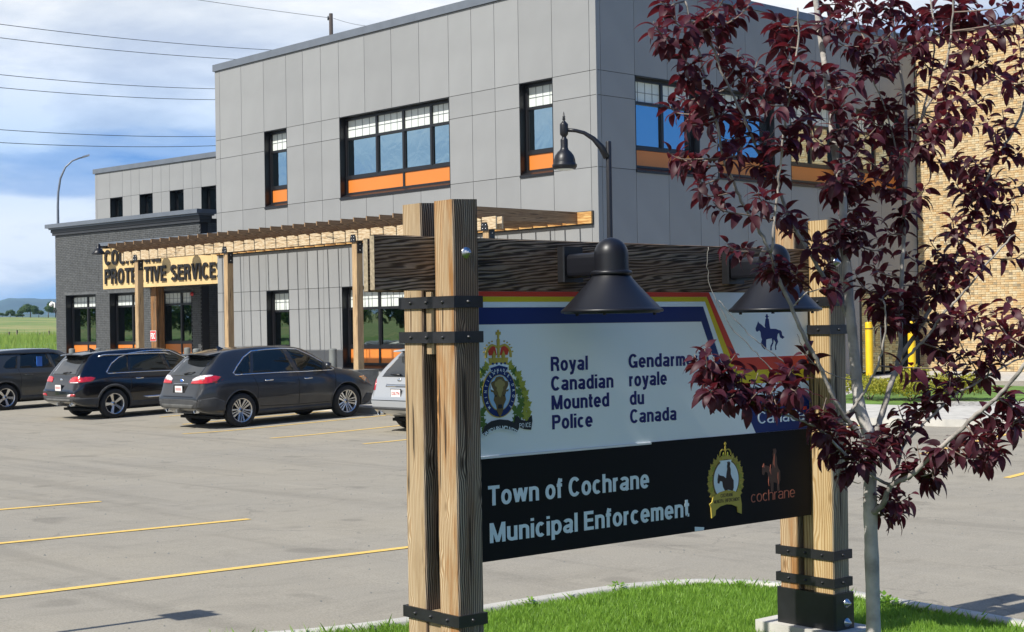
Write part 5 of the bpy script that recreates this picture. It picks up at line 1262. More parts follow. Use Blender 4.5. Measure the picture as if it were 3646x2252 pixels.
# charcoal crossover
P_char = paint('charcoal_paint', (.016, .018, .022), .28, .16, .2)
edge = dict(L=4.78, W=1.91, H=1.74, yr=1.03, yf=3.88, R=.372, paint=P_char, label='charcoal crossover with silver multi spoke wheels parked in the middle of the row', tr=.17, tf=.24,
    top=[(0, .70), (.03, .80), (.08, .93), (.12, 1.04), (.18, 1.15), (.30, 1.27), (.50, 1.45), (.66, 1.59), (.80, 1.655), (1.2, 1.71), (1.9, 1.735), (2.5, 1.715), (2.85, 1.66), (3.15, 1.50), (3.45, 1.30), (3.70, 1.165), (3.9, 1.12), (4.3, 1.05), (4.55, .97), (4.7, .86), (4.77, .74), (4.8, .62)],
    belt=[(0, .66), (.2, 1.05), (.8, 1.13), (1.6, 1.10), (3.2, 1.06), (3.7, 1.04), (4.3, .93), (4.8, .6)],
    windows=[[(.92, 1.195), (1.06, 1.33), (1.26, 1.49), (1.46, 1.60), (1.31, 1.18), (1.02, 1.165)], [(1.38, 1.175), (1.53, 1.605), (1.9, 1.635), (2.32, 1.635), (2.50, 1.145)], [(2.60, 1.14), (2.44, 1.63), (2.70, 1.60), (3.02, 1.45), (3.30, 1.29), (3.52, 1.13)]],
    trim=[(3.58, 1.125), (3.35, 1.285), (3.04, 1.475), (2.72, 1.63), (2.3, 1.66), (1.9, 1.66), (1.5, 1.64), (1.24, 1.515), (1.02, 1.335), (.875, 1.195), (.92, 1.150), (1.1, 1.15)], trim2=[(1.1, 1.15), (2.0, 1.14), (2.7, 1.12), (3.55, 1.115)],
    seams=[[(1.43, .52), (1.46, .85), (1.34, 1.16)], [(2.53, .42), (2.55, .9), (2.53, 1.13)], [(3.52, .5), (3.56, .85), (3.58, 1.10)], [(1.5, .43), (2.4, .40), (3.4, .40)]],
    clad=[[(1.47, .27), (3.43, .27), (3.42, .36), (1.50, .36)]], archw=.085, archm=P_char, handles=[(1.75, .985), (2.80, .965)], handlem=M_chrome, mirror=(3.28, 1.16),
    rear=[([(-.62, 1.16), (.62, 1.16), (.53, 1.50), (.30, 1.53), (-.30, 1.53), (-.53, 1.50)], M_carglass, 'rear_window', .004),
          ([(.42, 1.05), (.92, 1.10), (.92, 1.19), (.62, 1.17), (.42, 1.10)], M_clearl, 'tail_lamp', .010), ([(-.42, 1.05), (-.92, 1.10), (-.92, 1.19), (-.62, 1.17), (-.42, 1.10)], M_clearl, 'tail_lamp', .010),
          ([(.40, .995), (.93, 1.0), (.93, 1.10), (.42, 1.05)], M_tail, 'tail_lamp', .012), ([(-.40, .995), (-.93, 1.0), (-.93, 1.10), (-.42, 1.05)], M_tail, 'tail_lamp', .012),
          ([(-.86, .47), (.86, .47), (.88, .62), (.60, .66), (-.60, .66), (-.88, .62)], M_clad, 'bumper_cladding', .010), ([(-.6, .46), (.6, .46), (.66, .55), (-.66, .55)], M_cladg, 'skid_plate', .020),
          ([(-.60, .71), (.60, .71), (.62, .725), (-.62, .725)], M_gap, 'tailgate_gap', .004), ([(-.24, .80), (.24, .80), (.30, .96), (-.30, .96)], M_gap, 'plate_recess', .003), ([(-.30, .985), (.30, .985), (.30, 1.0), (-.30, 1.0)], M_chrome, 'garnish', .010)],
    sidelamps=[([(.02, 1.0), (.05, 1.12), (.42, 1.16), (.56, 1.13), (.42, 1.03), (.2, 1.0)], M_tail, 'tail_lamp', .010), ([(4.28, .92), (4.55, .93), (4.62, .86), (4.45, .80)], M_amber, 'head_lamp', .008), ([(.02, .40), (.62, .40), (.60, .60), (.35, .70), (.02, .66)], M_clad, 'bumper_cladding', .008), ([(4.30, .30), (4.72, .32), (4.76, .5), (4.5, .52)], M_clad, 'bumper_cladding', .008)],
    windscreen=[(-.66, 2.95), (.66, 2.95), (.70, 3.60), (0, 3.68), (-.70, 3.60)], front=[([(-.5, .5), (.5, .5), (.5, .8), (-.5, .8)], M_bmetal, 'grille')],
    spoiler=(.38, .78, 1.645, .56), spoilerm=P_char, fin=1.1, wiper=((.0, 1.20), (.34, 1.24)), plate=(0, .875), exhaust=[(.58, .42, .06), (-.58, .42, .06)], hitch=True, emblem=(0, 1.06), embin=True, spokes=5, alloym=M_alloy, spoke=[((.030, .075), (.013, .022)), ((.0, 0), (.006, .012))])
# black suv
P_blk2 = paint('black_paint', (.003, .003, .005), .16, .03, .0)
sor = dict(L=4.76, W=1.89, H=1.69, yr=1.02, yf=3.80, R=.365, paint=P_blk2, label='glossy black sport utility car with five spoke wheels, between charcoal and leftmost cars', tr=.12, tf=.24,
    top=[(0, .72), (.03, .82), (.08, .94), (.13, 1.05), (.20, 1.16), (.32, 1.32), (.46, 1.48), (.56, 1.58), (.66, 1.63), (1.1, 1.675), (1.9, 1.69), (2.5, 1.675), (2.85, 1.63), (3.15, 1.48), (3.45, 1.30), (3.72, 1.15), (3.95, 1.10), (4.3, 1.03), (4.55, .95), (4.68, .84), (4.74, .72), (4.76, .6)],
    belt=[(0, .68), (.2, 1.02), (.8, 1.09), (1.6, 1.06), (3.2, 1.02), (3.7, 1.0), (4.3, .92), (4.76, .6)],
    windows=[[(.92, 1.16), (1.08, 1.33), (1.30, 1.46), (1.56, 1.53), (1.44, 1.14), (1.0, 1.13)], [(1.50, 1.14), (1.62, 1.545), (2.0, 1.585), (2.42, 1.59), (2.56, 1.115)], [(2.64, 1.11), (2.50, 1.59), (2.75, 1.56), (3.05, 1.42), (3.35, 1.24), (3.52, 1.10)]],
    trim=[(3.58, 1.095), (3.38, 1.25), (3.07, 1.44), (2.76, 1.59), (2.4, 1.615), (2.0, 1.61), (1.6, 1.575), (1.28, 1.49), (1.04, 1.35), (.86, 1.15), (.90, 1.115), (1.1, 1.115)], trim2=[(1.1, 1.115), (2.0, 1.105), (2.7, 1.09), (3.55, 1.085)],
    seams=[[(1.42, .50), (1.50, .85), (1.46, 1.12)], [(2.58, .42), (2.60, .9), (2.58, 1.10)], [(3.50, .5), (3.54, .85), (3.56, 1.08)]],
    clad=[[(1.47, .27), (3.36, .27), (3.35, .40), (1.50, .40)]], archw=.125, archm=M_clad, handles=[(1.72, .955), (2.85, .94)], handlem=M_chrome, mirror=(3.25, 1.12),
    rear=[([(-.60, 1.12), (.60, 1.12), (.54, 1.46), (.30, 1.50), (-.30, 1.50), (-.54, 1.46)], M_carglass, 'rear_window', .004),
          ([(.44, .93), (.92, .95), (.92, 1.06), (.62, 1.08), (.46, 1.04)], M_tail, 'tail_lamp', .010), ([(-.44, .93), (-.92, .95), (-.92, 1.06), (-.62, 1.08), (-.46, 1.04)], M_tail, 'tail_lamp', .010), ([(.50, .915), (.84, .92), (.82, .945), (.52, .94)], M_clearl, 'tail_lamp', .014),
          ([(-.86, .47), (.86, .47), (.88, .58), (-.88, .58)], M_clad, 'bumper_cladding', .010), ([(-.6, .46), (.6, .46), (.66, .53), (-.66, .53)], M_cladg, 'skid_plate', .020), ([(.60, .60), (.84, .60), (.84, .66), (.66, .66)], M_tail, 'fog_lamp', .010), ([(.46, .585), (.60, .585), (.62, .64), (.50, .64)], M_clearl, 'fog_lamp', .010), ([(-.60, .60), (-.84, .60), (-.84, .66), (-.66, .66)], M_tail, 'fog_lamp', .010),
          ([(-.60, .70), (.60, .70), (.62, .715), (-.62, .715)], M_gap, 'tailgate_gap', .004)],
    sidelamps=[([(.02, .94), (.05, 1.04), (.42, 1.06), (.54, 1.03), (.44, .95), (.2, .93)], M_tail, 'tail_lamp', .010), ([(4.25, .90), (4.52, .90), (4.58, .83), (4.42, .78)], M_clearl, 'head_lamp', .008), ([(.02, .38), (.60, .38), (.58, .54), (.02, .56)], M_clad, 'bumper_cladding', .008), ([(1.95, .455), (3.3, .455), (3.3, .50), (1.80, .50)], M_chrome, 'door_strip', .012)],
    windscreen=[(-.64, 2.93), (.64, 2.93), (.68, 3.58), (0, 3.66), (-.68, 3.58)], spoiler=(.30, .66, 1.625, .58), spoilerm=P_blk2, rails=(.75, 2.75), railm=M_alloy, fin=.95, wiper=((.0, 1.15), (.32, 1.18)), plate=(0, .80), exhaust=[(.5, .40, .05)], hitch=True, emblem=(0, .99),
    spokes=5, alloym=M_alloy, spoke=[((.0, 0), (.022, .042))])
# leftmost dark grey suv
P_gry = paint('grey_green_paint', (.030, .033, .032), .30, .18, .2)
tuc = dict(sor); tuc.update(L=4.50, yr=.93, yf=3.60, R=.36, paint=P_gry, label='dark grey sport utility car at the far left with a blue placard in its window', W=1.86,
    top=[(0, .72), (.03, .82), (.08, .94), (.13, 1.05), (.20, 1.16), (.36, 1.34), (.52, 1.50), (.64, 1.60), (.8, 1.64), (1.2, 1.67), (1.9, 1.68), (2.4, 1.66), (2.7, 1.60), (3.0, 1.44), (3.25, 1.28), (3.5, 1.13), (3.75, 1.08), (4.1, 1.0), (4.3, .92), (4.42, .82), (4.48, .70), (4.5, .6)],
    belt=[(0, .68), (.2, 1.02), (.8, 1.10), (1.6, 1.07), (3.0, 1.03), (3.5, 1.0), (4.1, .90), (4.5, .6)],
    windows=[[(.90, 1.20), (1.04, 1.36), (1.22, 1.46), (1.40, 1.50), (1.30, 1.15), (1.0, 1.16)], [(1.38, 1.15), (1.50, 1.52), (1.85, 1.565), (2.25, 1.57), (2.38, 1.125)], [(2.46, 1.12), (2.34, 1.57), (2.6, 1.53), (2.9, 1.38), (3.2, 1.20), (3.34, 1.10)]], trim=None, trim2=None,
    seams=[[(1.34, .50), (1.40, .85), (1.34, 1.13)], [(2.40, .42), (2.42, .9), (2.40, 1.11)], [(3.32, .5), (3.36, .85), (3.38, 1.08)]], clad=[[(1.38, .27), (3.16, .27), (3.15, .38), (1.40, .38)]], handles=[(1.62, .955), (2.68, .94)], handlem=P_gry, mirror=(3.08, 1.13),
    sidelamps=[([(.02, .94), (.05, 1.04), (.42, 1.06), (.54, 1.03), (.44, .95), (.2, .93)], M_tail, 'tail_lamp', .010)], windscreen=[(-.64, 2.78), (.64, 2.78), (.68, 3.38), (0, 3.46), (-.68, 3.38)], rails=(.8, 2.6), railm=M_bmetal, archw=.11)
# silver suv behind the sign post
P_sil = paint('silver_paint', (.46, .475, .49), .30, .05, .5)
mur = dict(edge); mur.update(L=4.77, W=1.88, paint=P_sil, archm=P_sil, label='silver sport utility car half hidden behind the left timber sign posts',
    rear=[([(-.60, 1.12), (.60, 1.12), (.52, 1.50), (.30, 1.55), (-.30, 1.55), (-.52, 1.50)], M_carglass, 'rear_window', .004),
          ([(-.70, .86), (-.93, .84), (-.93, 1.06), (-.80, 1.12), (-.73, 1.00)], M_tail, 'tail_lamp', .010), ([(.70, .86), (.93, .84), (.93, 1.06), (.80, 1.12), (.73, 1.00)], M_tail, 'tail_lamp', .010),
          ([(-.80, .47), (.80, .47), (.82, .53), (-.82, .53)], M_clad, 'bumper_cladding', .012), ([(-.78, .655), (.78, .655), (.78, .668), (-.78, .668)], M_gap, 'tailgate_gap', .004), ([(-.38, .93), (.38, .93), (.38, .985), (-.38, .985)], M_chrome, 'garnish', .012)],
    sidelamps=[([(.02, .86), (.03, 1.06), (.16, 1.12), (.22, 1.0), (.18, .86)], M_tail, 'tail_lamp', .010)], clad=[], spoiler=(.36, .78, 1.67, .56), spoilerm=P_sil, plate=(0, .81), platetext='CKB-7794', exhaust=[(-.62, .40, .055), (.62, .40, .055)], hitch=False, embin=False, emblem=(0, 1.06), wiper=((.0, 1.16), (-.36, 1.17)))
cars = [(edge, -29.06, 17.10, -.176), (sor, -34.83, 17.17, -.176), (tuc, -41.20, 17.38, -.172), (mur, -23.46, 18.68, -.143)]
for sp, x, y, z in cars:
    c = make_car(sp); place_car(c, x, y, z)
    if sp is tuc:
        t = tag(MB().box(-.05, .05, -.16, .16, -.14, .14).build('disabled_placard', M_blue), 'blue disabled parking placard hanging in the window of the leftmost car', 'placard')
        t.data.transform(Matrix.Scale(.3, 4, (1, 0, 0))); t.data.transform(Matrix.Scale(.5, 4, (0, 1, 0))); t.location = (x + .93 - .17 + .055, y + 1.95, z + 1.36)

# ------------------------------------------------------------------ purple leaved tree
BRANCHES=[(True,0.0378,0.0129,[(-4.121,6.158,0.348),(-4.125,6.163,0.666),(-4.131,6.164,0.984),(-4.135,6.17,1.209),(-4.141,6.174,1.382),(-4.17,6.154,1.496),(-4.183,6.15,1.608),(-4.194,6.149,1.753),(-4.207,6.145,1.922),(-4.217,6.146,2.01),(-4.226,6.146,2.196),(-4.245,6.137,2.344),(-4.243,6.149,2.494),(-4.263,6.138,2.642),(-4.282,6.128,2.842),(-4.294,6.126,2.991),(-4.31,6.119,3.141),(-4.332,6.105,3.342),(-4.349,6.096,3.533)]),(False,0.0179,0.01,[(-4.116,6.156,1.012),(-4.047,6.148,1.061),(-3.991,6.125,1.154),(-3.893,6.149,1.207),(-3.787,6.18,1.313),(-3.683,6.208,1.412),(-3.594,6.222,1.495),(-3.489,6.252,1.59),(-3.388,6.277,1.717),(-3.293,6.297,1.854)]),(False,0.01,0.0044,[(-4.026,6.178,1.147),(-4.04,6.066,1.195),(-4.046,5.964,1.251),(-4.059,5.854,1.322),(-4.07,5.745,1.403),(-4.067,5.653,1.45),(-4.093,5.529,1.497),(-4.107,5.418,1.525),(-4.137,5.29,1.56),(-4.164,5.166,1.59),(-4.178,5.055,1.69)]),(False,0.0199,0.007,[(-4.121,6.148,1.285),(-4.119,6.201,1.385),(-4.119,6.253,1.471),(-4.111,6.312,1.591),(-4.11,6.364,1.691),(-4.11,6.415,1.781),(-4.126,6.449,1.94),(-4.142,6.482,2.097),(-4.151,6.522,2.313),(-4.165,6.558,2.506),(-4.172,6.598,2.814),(-4.198,6.62,3.075),(-4.237,6.629,3.235),(-4.267,6.646,3.449),(-4.292,6.67,3.603)]),(False,0.0159,0.006,[(-4.119,6.149,1.325),(-4.146,6.078,1.413),(-4.167,6.015,1.481),(-4.186,5.951,1.582),(-4.198,5.897,1.682),(-4.209,5.843,1.772),(-4.235,5.773,1.902),(-4.252,5.712,2.033),(-4.27,5.651,2.141),(-4.271,5.608,2.245),(-4.284,5.552,2.338),(-4.316,5.476,2.459),(-4.329,5.42,2.568),(-4.34,5.366,2.668),(-4.339,5.324,2.822),(-4.34,5.282,2.902),(-4.338,5.242,3.025),(-4.345,5.192,3.185),(-4.358,5.135,3.353)]),(False,0.01,0.005,[(-4.173,6.016,1.477),(-4.132,6.023,1.51),(-4.08,6.041,1.581),(-4.027,6.06,1.679),(-3.988,6.064,1.777),(-3.958,6.059,1.901),(-3.949,6.03,2.018)]),(False,0.0159,0.006,[(-4.23,6.169,1.924),(-4.232,6.108,1.999),(-4.26,6.018,2.127),(-4.293,5.921,2.272),(-4.32,5.833,2.406),(-4.332,5.759,2.549),(-4.346,5.685,2.643),(-4.351,5.619,2.742),(-4.369,5.54,2.889),(-4.404,5.441,3.083),(-4.409,5.375,3.212)]),(False,0.005,0.003,[(-4.174,5.641,1.998),(-4.099,5.648,2.059),(-4.028,5.651,2.076)]),(False,0.009,0.005,[(-4.179,5.487,2.238),(-4.157,5.474,2.274),(-4.126,5.468,2.455),(-4.102,5.456,2.561),(-4.076,5.446,2.703),(-4.043,5.442,2.845),(-4.011,5.439,2.985),(-3.974,5.44,3.158),(-3.956,5.42,3.296)]),(False,0.011,0.005,[(-4.142,6.414,1.654),(-4.109,6.43,1.719),(-4.061,6.463,1.784),(-4.011,6.497,1.846),(-3.951,6.542,1.955),(-3.899,6.579,2.019),(-3.844,6.618,2.099),(-3.767,6.682,2.216),(-3.683,6.753,2.335)]),(False,0.0139,0.008,[(-4.177,6.522,1.754),(-4.141,6.604,1.856),(-4.109,6.68,1.98),(-4.085,6.749,2.101),(-4.059,6.819,2.2),(-4.039,6.884,2.325),(-4.016,6.951,2.439),(-3.972,7.04,2.67),(-3.943,7.114,2.787),(-3.891,7.211,2.957),(-3.871,7.275,3.139)]),(False,0.01,0.006,[(-4.153,6.54,2.438),(-4.143,6.527,2.603),(-4.101,6.549,2.814),(-4.057,6.574,2.943),(-3.998,6.615,3.07),(-3.954,6.639,3.227),(-3.933,6.639,3.372),(-3.916,6.635,3.512)]),(False,0.008,0.005,[(-4.203,6.63,2.655),(-4.202,6.689,2.773),(-4.183,6.766,2.98),(-4.167,6.838,3.196),(-4.179,6.883,3.381),(-4.212,6.904,3.6)]),(False,0.006,0.0036,[(-4.182,6.58,2.588),(-4.16,6.511,2.686),(-4.161,6.415,2.942),(-4.172,6.31,3.111),(-4.156,6.234,3.275)]),(False,0.01,0.005,[(-4.045,6.23,1.154),(-4.043,6.287,1.271),(-4.046,6.337,1.334),(-4.029,6.41,1.387),(-3.986,6.511,1.474),(-3.95,6.603,1.55),(-3.884,6.728,1.614),(-3.816,6.855,1.691),(-3.758,6.972,1.734)]),(False,0.0036,0.0024,[(-4.151,6.116,1.156),(-4.159,6.035,1.168),(-4.156,5.964,1.178)]),(False,0.0034,0.0016,[(-4.017,5.374,1.67),(-4.057,5.289,1.745),(-4.091,5.209,1.827),(-4.122,5.133,1.901),(-4.128,5.083,1.968),(-4.143,5.025,2.068),(-4.135,4.99,2.168),(-4.113,4.971,2.251)]),(False,0.0034,0.002,[(-4.005,5.386,1.727),(-4.031,5.303,1.785),(-4.053,5.223,1.843),(-4.096,5.121,1.94),(-4.117,5.043,2.025)]),(False,0.004,0.002,[(-4.157,6.105,1.644),(-4.191,5.994,1.667),(-4.215,5.895,1.71),(-4.224,5.811,1.771),(-4.225,5.735,1.869)]),(False,0.005,0.004,[(-3.526,6.491,1.466),(-3.623,6.436,1.407),(-3.762,6.337,1.27),(-3.902,6.237,1.192)])]
CLUSTERS=[(-4.323,4.986,3.135),(-4.24,4.947,3.209),(-4.377,5.052,3.326),(-4.255,5.015,3.056),(-4.235,4.818,3.165),(-4.358,5.163,3.012),(-4.571,5.383,2.965),(-4.586,5.334,2.904),(-4.427,5.315,2.913),(-4.282,5.213,2.933),(-4.429,5.37,3.253),(-4.34,5.264,3.301),(-4.267,5.291,3.256),(-4.074,5.026,3.272),(-4.189,5.297,3.281),(-4.479,5.519,3.201),(-4.447,5.602,3.147),(-4.432,5.708,3.116),(-4.444,5.688,3.013),(-4.006,5.256,2.867),(-4.012,5.312,2.964),(-4.153,5.407,2.991),(-4.374,5.413,2.887),(-4.434,5.61,2.871),(-4.419,5.495,2.773),(-4.266,5.063,2.79),(-4.509,5.303,2.672),(-4.522,5.347,2.657),(-4.479,5.224,2.674),(-4.289,5.169,2.542),(-4.387,5.336,2.502),(-4.25,5.248,2.423),(-4.183,5.576,3.278),(-4.047,5.517,3.212),(-4.026,5.454,3.072),(-4.317,5.979,3.129),(-4.127,5.53,3.17),(-4.02,5.472,2.925),(-4.432,6.204,3.044),(-4.087,5.638,2.835),(-4.05,5.477,2.743),(-4.309,6.043,2.792),(-4.085,5.461,2.709),(-4.308,5.632,2.762),(-4.209,5.306,2.673),(-4.337,5.605,2.647),(-4.168,5.506,2.588),(-4.204,5.996,3.354),(-4.127,5.985,3.321),(-4.223,6.267,3.412),(-4.271,6.502,3.45),(-4.235,6.174,3.26),(-4.164,6.209,3.213),(-4.063,6.235,3.262),(-4.37,6.26,3.145),(-4.152,6.117,3.061),(-4.153,6.296,3.14),(-4.215,6.539,3.216),(-4.321,6.236,3.486),(-4.303,6.46,3.513),(-4.242,6.59,3.51),(-4.271,6.787,3.487),(-4.182,6.76,3.427),(-4.216,6.937,3.519),(-4.334,6.805,3.369),(-4.137,6.646,3.3),(-4.115,6.022,2.85),(-4.201,6.081,2.944),(-4.286,6.455,2.986),(-4.178,6.438,2.972),(-4.134,6.187,2.805),(-4.185,6.481,2.832),(-4.118,6.056,2.694),(-4.183,6.369,2.885),(-4.198,6.032,2.601),(-4.338,6.18,2.58),(-4.324,6.283,2.604),(-4.337,6.248,2.542),(-4.263,6.337,2.602),(-4.359,6.63,2.711),(-4.081,6.388,2.712),(-4.188,6.441,2.581),(-4.295,6.769,2.929),(-4.222,6.697,3.064),(-4.14,6.887,3.393),(-3.973,6.766,3.394),(-3.889,6.78,3.404),(-3.96,6.747,3.483),(-3.694,6.629,3.273),(-3.768,6.565,3.236),(-3.705,6.811,3.358),(-3.531,6.57,3.369),(-3.726,6.692,3.427),(-4.001,6.808,3.236),(-3.793,6.644,3.148),(-3.898,6.513,3.067),(-3.784,6.47,2.989),(-3.868,6.934,3.147),(-3.99,7.324,3.16),(-3.853,7.162,3.275),(-4.154,6.747,3.23),(-3.935,6.452,2.784),(-4.156,6.759,2.892),(-4.056,6.765,2.714),(-4.123,6.644,2.754),(-3.771,6.406,2.843),(-3.857,6.746,2.879),(-3.876,7.024,2.925),(-3.951,6.873,3.005),(-3.912,6.493,2.885),(-3.885,6.954,2.815),(-4.006,6.998,2.702),(-3.839,7.075,2.756),(-4.256,7.223,2.738),(-3.902,6.852,2.559),(-4.03,6.997,2.619),(-4.006,7.14,2.625),(-4.009,6.915,2.486),(-3.877,7.011,2.502),(-3.871,7.128,2.592),(-3.892,6.912,2.436),(-4.023,6.862,2.569),(-3.967,6.682,2.38),(-4.09,6.728,2.273),(-4.046,6.731,2.188),(-4.222,6.708,2.237),(-4.267,6.592,2.363),(-4.157,6.535,2.438),(-3.998,6.434,2.525),(-4.086,6.102,2.377),(-4.152,6.094,2.301),(-4.143,6.255,2.265),(-4.211,6.078,2.364),(-4.282,6.325,2.479),(-4.28,5.712,2.415),(-4.058,5.269,2.456),(-4.374,5.952,2.39),(-4.293,6.124,2.289),(-4.221,5.295,2.246),(-4.261,5.618,2.179),(-4.378,5.724,2.166),(-4.283,5.693,2.162),(-4.293,5.818,2.134),(-4.316,6.085,2.188),(-3.997,5.681,2.075),(-4.165,5.842,2.276),(-4.086,6.059,2.1),(-4.343,6.59,2.176),(-4.007,6.146,2.059),(-4.201,6.552,1.982),(-4.124,6.378,1.961),(-4.142,6.517,2.002),(-4.17,6.503,1.92),(-3.989,6.048,1.99),(-4.148,6.581,1.929),(-4.153,6.649,2.034),(-3.972,6.088,1.911),(-4.133,6.6,2.106),(-4.062,6.674,2.063),(-4.108,6.993,2.162),(-3.993,6.716,2.082),(-3.728,6.478,2.211),(-3.795,6.857,2.345),(-3.813,6.966,2.224),(-4.144,6.773,2.15),(-3.773,6.415,1.935),(-3.995,6.714,1.916),(-3.737,6.428,1.905),(-4.051,6.727,1.874),(-3.883,6.776,1.893),(-3.559,6.36,1.922),(-3.253,5.935,1.966),(-3.95,6.71,1.791),(-3.961,6.613,1.762),(-3.91,7.045,1.848),(-3.493,6.446,1.892),(-3.792,6.633,1.792),(-3.744,6.663,1.751),(-4.078,6.634,1.793),(-3.825,6.274,1.702),(-4.168,6.716,1.601),(-3.896,6.498,1.594),(-4.045,6.59,1.515),(-4.018,6.782,1.643),(-3.922,6.856,1.642),(-3.78,6.973,1.786),(-3.526,6.343,1.569),(-3.495,6.36,1.521),(-3.539,6.516,1.464),(-4.145,4.989,1.755),(-4.326,5.149,1.74),(-4.214,5.128,1.714),(-4.148,5.074,1.69),(-4.159,5.187,1.658),(-4.101,5.085,1.609),(-4.072,5.176,1.588),(-4.152,5.235,1.629),(-4.098,5.326,1.581),(-4.151,5.457,1.62),(-4.103,5.483,1.564),(-3.914,5.292,1.632),(-3.992,5.353,1.691),(-4.26,5.877,1.739),(-4.085,5.643,1.473),(-4.01,5.616,1.43),(-4.103,5.827,1.395),(-4.111,5.972,1.366),(-4.075,6.019,1.325),(-4.105,5.827,1.317),(-4.087,6.141,1.337),(-4.147,6.286,1.355),(-4.037,6.133,1.3),(-4.025,6.224,1.374),(-4.066,6.361,1.445),(-4.167,6.634,1.479),(-4.069,5.873,1.229),(-4.006,5.882,1.271),(-3.923,6.166,1.235),(-3.922,6.272,1.267),(-3.864,6.284,1.18),(-3.758,6.186,1.32),(-3.848,6.295,1.249),(-3.814,6.427,1.321),(-3.64,6.239,1.284),(-3.793,6.655,1.236),(-3.56,6.14,1.389),(-3.571,6.34,1.309),(-4.084,6.252,1.079),(-3.977,6.175,1.074),(-4.086,6.287,0.985),(-3.56,6.327,1.473),(-3.733,6.517,1.408),(-3.495,6.358,1.435),(-4.09,4.947,1.633),(-4.132,5.099,1.734),(-4.093,5.233,1.64),(-4.058,5.686,1.509),(-4.266,6.095,1.442)]
tree = thing('purple_leaf_tree', 'young purple leaved tree with pale grey branches in front of the right sign post', 'tree', (BRANCHES[0][3][0][0], BRANCHES[0][3][0][1], .09))
def smoothline(P, k=4):
    P = [Vector(p) for p in P]; out = []
    for i in range(len(P) - 1):
        p0, p1, p2, p3 = P[max(i - 1, 0)], P[i], P[i + 1], P[min(i + 2, len(P) - 1)]
        for j in range(k):
            t = j / k; out.append(.5 * ((2 * p1) + (-p0 + p2) * t + (2 * p0 - 5 * p1 + 4 * p2 - p3) * t * t + (-p0 + 3 * p1 - 3 * p2 + p3) * t ** 3))
    out.append(P[-1]); return out
allpts = []
for tr_, r0, r1, P in BRANCHES:
    if tr_: P = [(P[0][0], P[0][1], -.05)] + P[0:]; P[1] = (P[1][0], P[1][1], max(P[1][2], .12))
    L_ = smoothline(P, 5); n = len(L_); rs = []
    for i, p in enumerate(L_):
        t = i / (n - 1); r = r0 + (r1 - r0) * t ** .8
        r *= (1 if tr_ else .82) * (1 + random.uniform(-.07, .07))
        if tr_ and t < .03: r *= 1.15
        if not tr_: p += Vector([random.uniform(-1, 1) * .0035 for _ in range(3)])
        rs.append(r); allpts.append((p, r, tr_))
    b = MB(); b.tube(L_, rs, 12 if tr_ else 8); b.build('trunk' if tr_ else 'branch', M_bark if tr_ else M_bark2, tree)
# twigs to each leaf cluster
def leafgeo(L=.1, Wd=.04, bend=.5, fold=.35, n=6):
    V = []; F = []
    for i in range(n + 1):
        t = i / n; w = Wd / 2 * (math.sin(pi * min(1, t ** .8)) ** .75) * (1 - .15 * t); a = bend * t
        x = L * (math.sin(a) / bend if bend else t); z = -L * (1 - math.cos(a)) / bend if bend else 0
        V += [(x, -w * math.cos(fold), z + w * math.sin(fold)), (x, 0, z), (x, w * math.cos(fold), z + w * math.sin(fold))]
    for i in range(n):
        for k in (0, 1): F.append((i * 3 + k, i * 3 + k + 1, (i + 1) * 3 + k + 1, (i + 1) * 3 + k))
    return np.array(V), np.array(F)
LV = [leafgeo(random.uniform(.084, .112), random.uniform(.044, .058), random.uniform(.6, 1.6), random.uniform(.08, .4)) for _ in range(8)]
leaf_me = [npmesh('leaf', v, f, M_leaf, True) for v, f in LV]
twb = MB(); leaves = []
branchpts = [(p, r) for p, r, t in allpts if r < .02]
camv = Vector((0, 0, HC))
for ci, c in enumerate(CLUSTERS):
    c = Vector(c)
    cand = sorted(((p - c).length + .25 * max(0, p.z - c.z + .02), k) for k, (p, r) in enumerate(branchpts) if (p - c).length > .03)
    q, r = branchpts[cand[0][1]]
    d = c - q; Ld = d.length
    mid = q + d * .5 + Vector((random.uniform(-.1, .1), random.uniform(-.1, .1), random.uniform(-.05, .02))) * Ld
    tip = c + d.normalized() * .05 + Vector((0, 0, .03))
    line = smoothline([q, mid, c, tip], 4)
    twb.tube(line, [max(.0018, .0045 - .0026 * i / len(line)) for i in range(len(line))], 5)
    up = (tip - c).normalized(); a = Vector((0, 0, 1)) if abs(up.z) < .9 else Vector((1, 0, 0)); x_ = up.cross(a).normalized(); y_ = up.cross(x_)
    nl = random.randint(15, 23); ph = random.uniform(0, 6)
    for k in range(nl):
        t = k / nl; pos = line[int((len(line) - 1) * (.25 + .75 * t))]
        an = ph + k * 2.4; el = random.uniform(.15, .95) * (1.15 - .7 * (1 - t))
        dr = (x_ * math.cos(an) + y_ * math.sin(an)) * math.cos(el) + up * math.sin(el); dr.z -= random.uniform(0, .35); dr.normalize()
        side = dr.cross(Vector((0, 0, 1)));
        if side.length < .1: side = Vector((1, 0, 0))
        side.normalize(); nz = side.cross(dr).normalized(); roll = random.uniform(-.7, .7)
        s2 = side * math.cos(roll) + nz * math.sin(roll); n2__ = dr.cross(s2).normalized()
        if n2__.z < 0: n2__ = -n2__; 
        s2 = n2__.cross(dr)
        sc = random.uniform(.62, 1.18) * (1 - .25 * t)
        M = Matrix((dr * sc, s2 * sc, n2__ * sc)).transposed().to_4x4(); M.translation = pos + dr * .012
        leaves.append((M, (pos - camv).length))
twb.build('twig', M_twig, tree)
stuff(tree.children[-1])
leaves.sort(key=lambda q: q[1])
inview = leaves
for M, d in inview[:300]:
    o = bpy.data.objects.new('leaf', random.choice(leaf_me)); C.objects.link(o); o.parent = tree; o.matrix_parent_inverse = Matrix.Translation(-Vector(tree.location)); o.matrix_basis = M
VV = []; FF = []; off = 0
